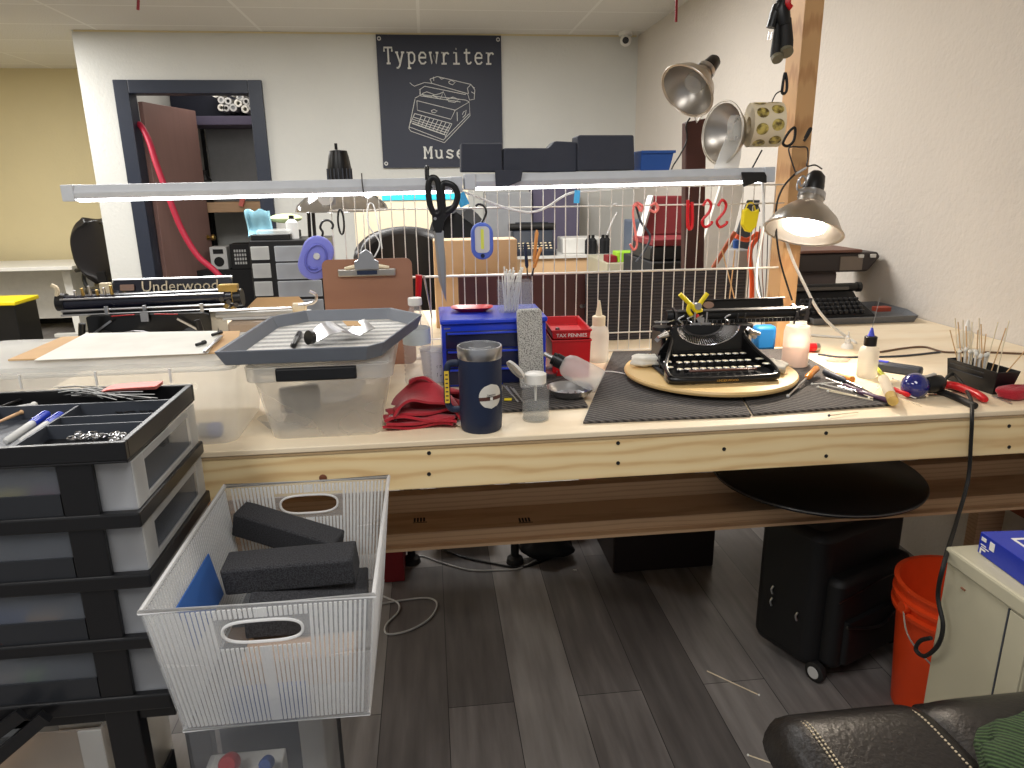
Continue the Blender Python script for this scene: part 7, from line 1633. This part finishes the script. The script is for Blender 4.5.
for xo in (-.012, -.020):
    x = xs_+xo; seamline([V((x, yk0-.40+.40*(i/110), surf(x, i/110, x0_, xs_)-.0005)) for i in range(4, 107)])
x = x0_+.022; seamline([V((x, yk0-.40+.40*(i/110), surf(x, i/110, x0_, xs_)-.0005)) for i in range(4, 107)]); x = x0_+.028; seamline([V((x, yk0-.40+.40*(i/110), surf(x, i/110, x0_, xs_)-.0005)) for i in range(4, 107)])
MB().cyl(((x0_+x1_)/2, yk0-.2, .1), ((x0_+x1_)/2, yk0-.2, zch-.09), .03, None, 16).build('column', K['black'], ch)
for i in range(5):
    a = 2*pi*i/5+.9; e = V(((x0_+x1_)/2+.22*cos(a), yk0-.2+.22*sin(a), .06)); MB().bar(((x0_+x1_)/2, yk0-.2, .11), e, .04, .025).build('leg', K['black'], ch, smooth=False); MB().cyl(e+V((-.012, 0, -.031)), e+V((.012, 0, -.031)), .028, None, 14).build('caster', K['rubber'], ch)
# green knitted garment
g = at(1062, 800, Z=zch)
rag('dark green ribbed knit garment lying on the leather chair at the corner', (g.x, g.y, zch+.001), .11, .10, .07, K['dgreen'], 31, 'knitted_garment')
# ---- floor things
def floorcord(nm, lab, pts, r, m, cat='cable'): return cordthing(nm, lab, [at(x, y, Z=r+.0005) for x, y in pts], r, m, 8, cat)
floorcord('white_floor_cable', 'white cable looping on the floor right of the clear basket', [(566, 545), (555, 545), (540, 557), (520, 568), (500, 570), (470, 570), (440, 562), (420, 556), (400, 562), (384, 578), (376, 592), (385, 597), (398, 603), (398, 612), (386, 625), (388, 634), (410, 630), (430, 618), (437, 604), (428, 598), (404, 600), (380, 604)], .0032, K['lgrey'])
floorcord('black_floor_cable', 'black cable lying on the floor beneath the shelf', [(436, 546), (460, 556), (490, 563), (520, 567), (545, 560), (560, 552)], .004, K['black'])
floorcord('charger_cable', 'black cable at floor level running behind the rolling bag to the right', [(905, 541), (930, 545), (960, 545)], .004, K['black'])
for i, (a, b) in enumerate((((707, 671), (759, 695)), ((748, 755), (785, 768)))):
    p = at(*a, Z=.003); q = at(*b, Z=.003); t = thing('fallen_swab', ['long cotton swab lying on the floor in front of the rolling bag', 'cotton swab lying on the floor by the leather chair'][i], 'cotton swab', p); MB().tube([(0,0,0), q-p], .0018, 6).build('stick', K['cream'], t)
    e = (q-p) if i == 0 else V((0,0,0)); MB().ball(e, .0032, 10, 6).build('tip', K['paper'], t)
p = at(575, 570, Z=.004); lump('floor_debris', 'tiny white and black crumb on the floor under the shelf', 'crumb', (p.x, p.y, .0), (.014, .006, .005), K['white'])
# dark box and things behind, under bench
a = at(612, 560, Z=0); 
t, w, h = pbox('dark_floor_box', 'very dark brown box standing on the floor under the middle of the bench', 'box', 615, 718, 500, 575, 2.3, .3, mat('dark_walnut', (34, 24, 22), .6), 0, .006)
p = at(535, 562, Z=0); t = thing('power_brick', 'black crumpled bag on the floor behind the lower shelf', 'bag', p)
rag('black crumpled bag on the floor behind the shelf edge', at(548, 556, Z=0), .10, .06, .09, K['blackm'], 8, 'crumpled_bag'); bpy.data.objects.remove(t)
for i, x in enumerate((412, 515)):
    p = at(x, 562, Z=0); t = thing('stand_foot', ['black metal stand foot under the bench, left one', 'black metal stand foot under the bench, right one'][i], 'stand', p)
    MB().tube([(0,0,.01), (0,0,.4)], .016, 12).build('tube_leg', K['black'], t); MB().lathe([(.001,0),(.034,0),(.03,.02),(.016,.03)], 18).build('rubber_foot', K['rubber'], t)
t, w, h = pbox('red_floor_box', 'dark red box on the floor left of the stand feet', 'box', 380, 402, 535, 556, 2.35, .2, K['dred'], 0, .004)
for i, (x0, x1, m, lab) in enumerate(((400, 420, 'white', 'white carton stored below the bench top, left one'), (435, 495, 'lgrey', 'light grey carton stored behind the lower shelf'), (530, 580, 'white', 'white carton stored behind the lower shelf near its middle'), (585, 600, 'dred', 'red carton stored behind the lower shelf'))):
    pbox('stored_carton', lab, 'carton', x0, x1, 487-i*2, 500, 2.62+.02*i, .15, K[m], 0, .004)
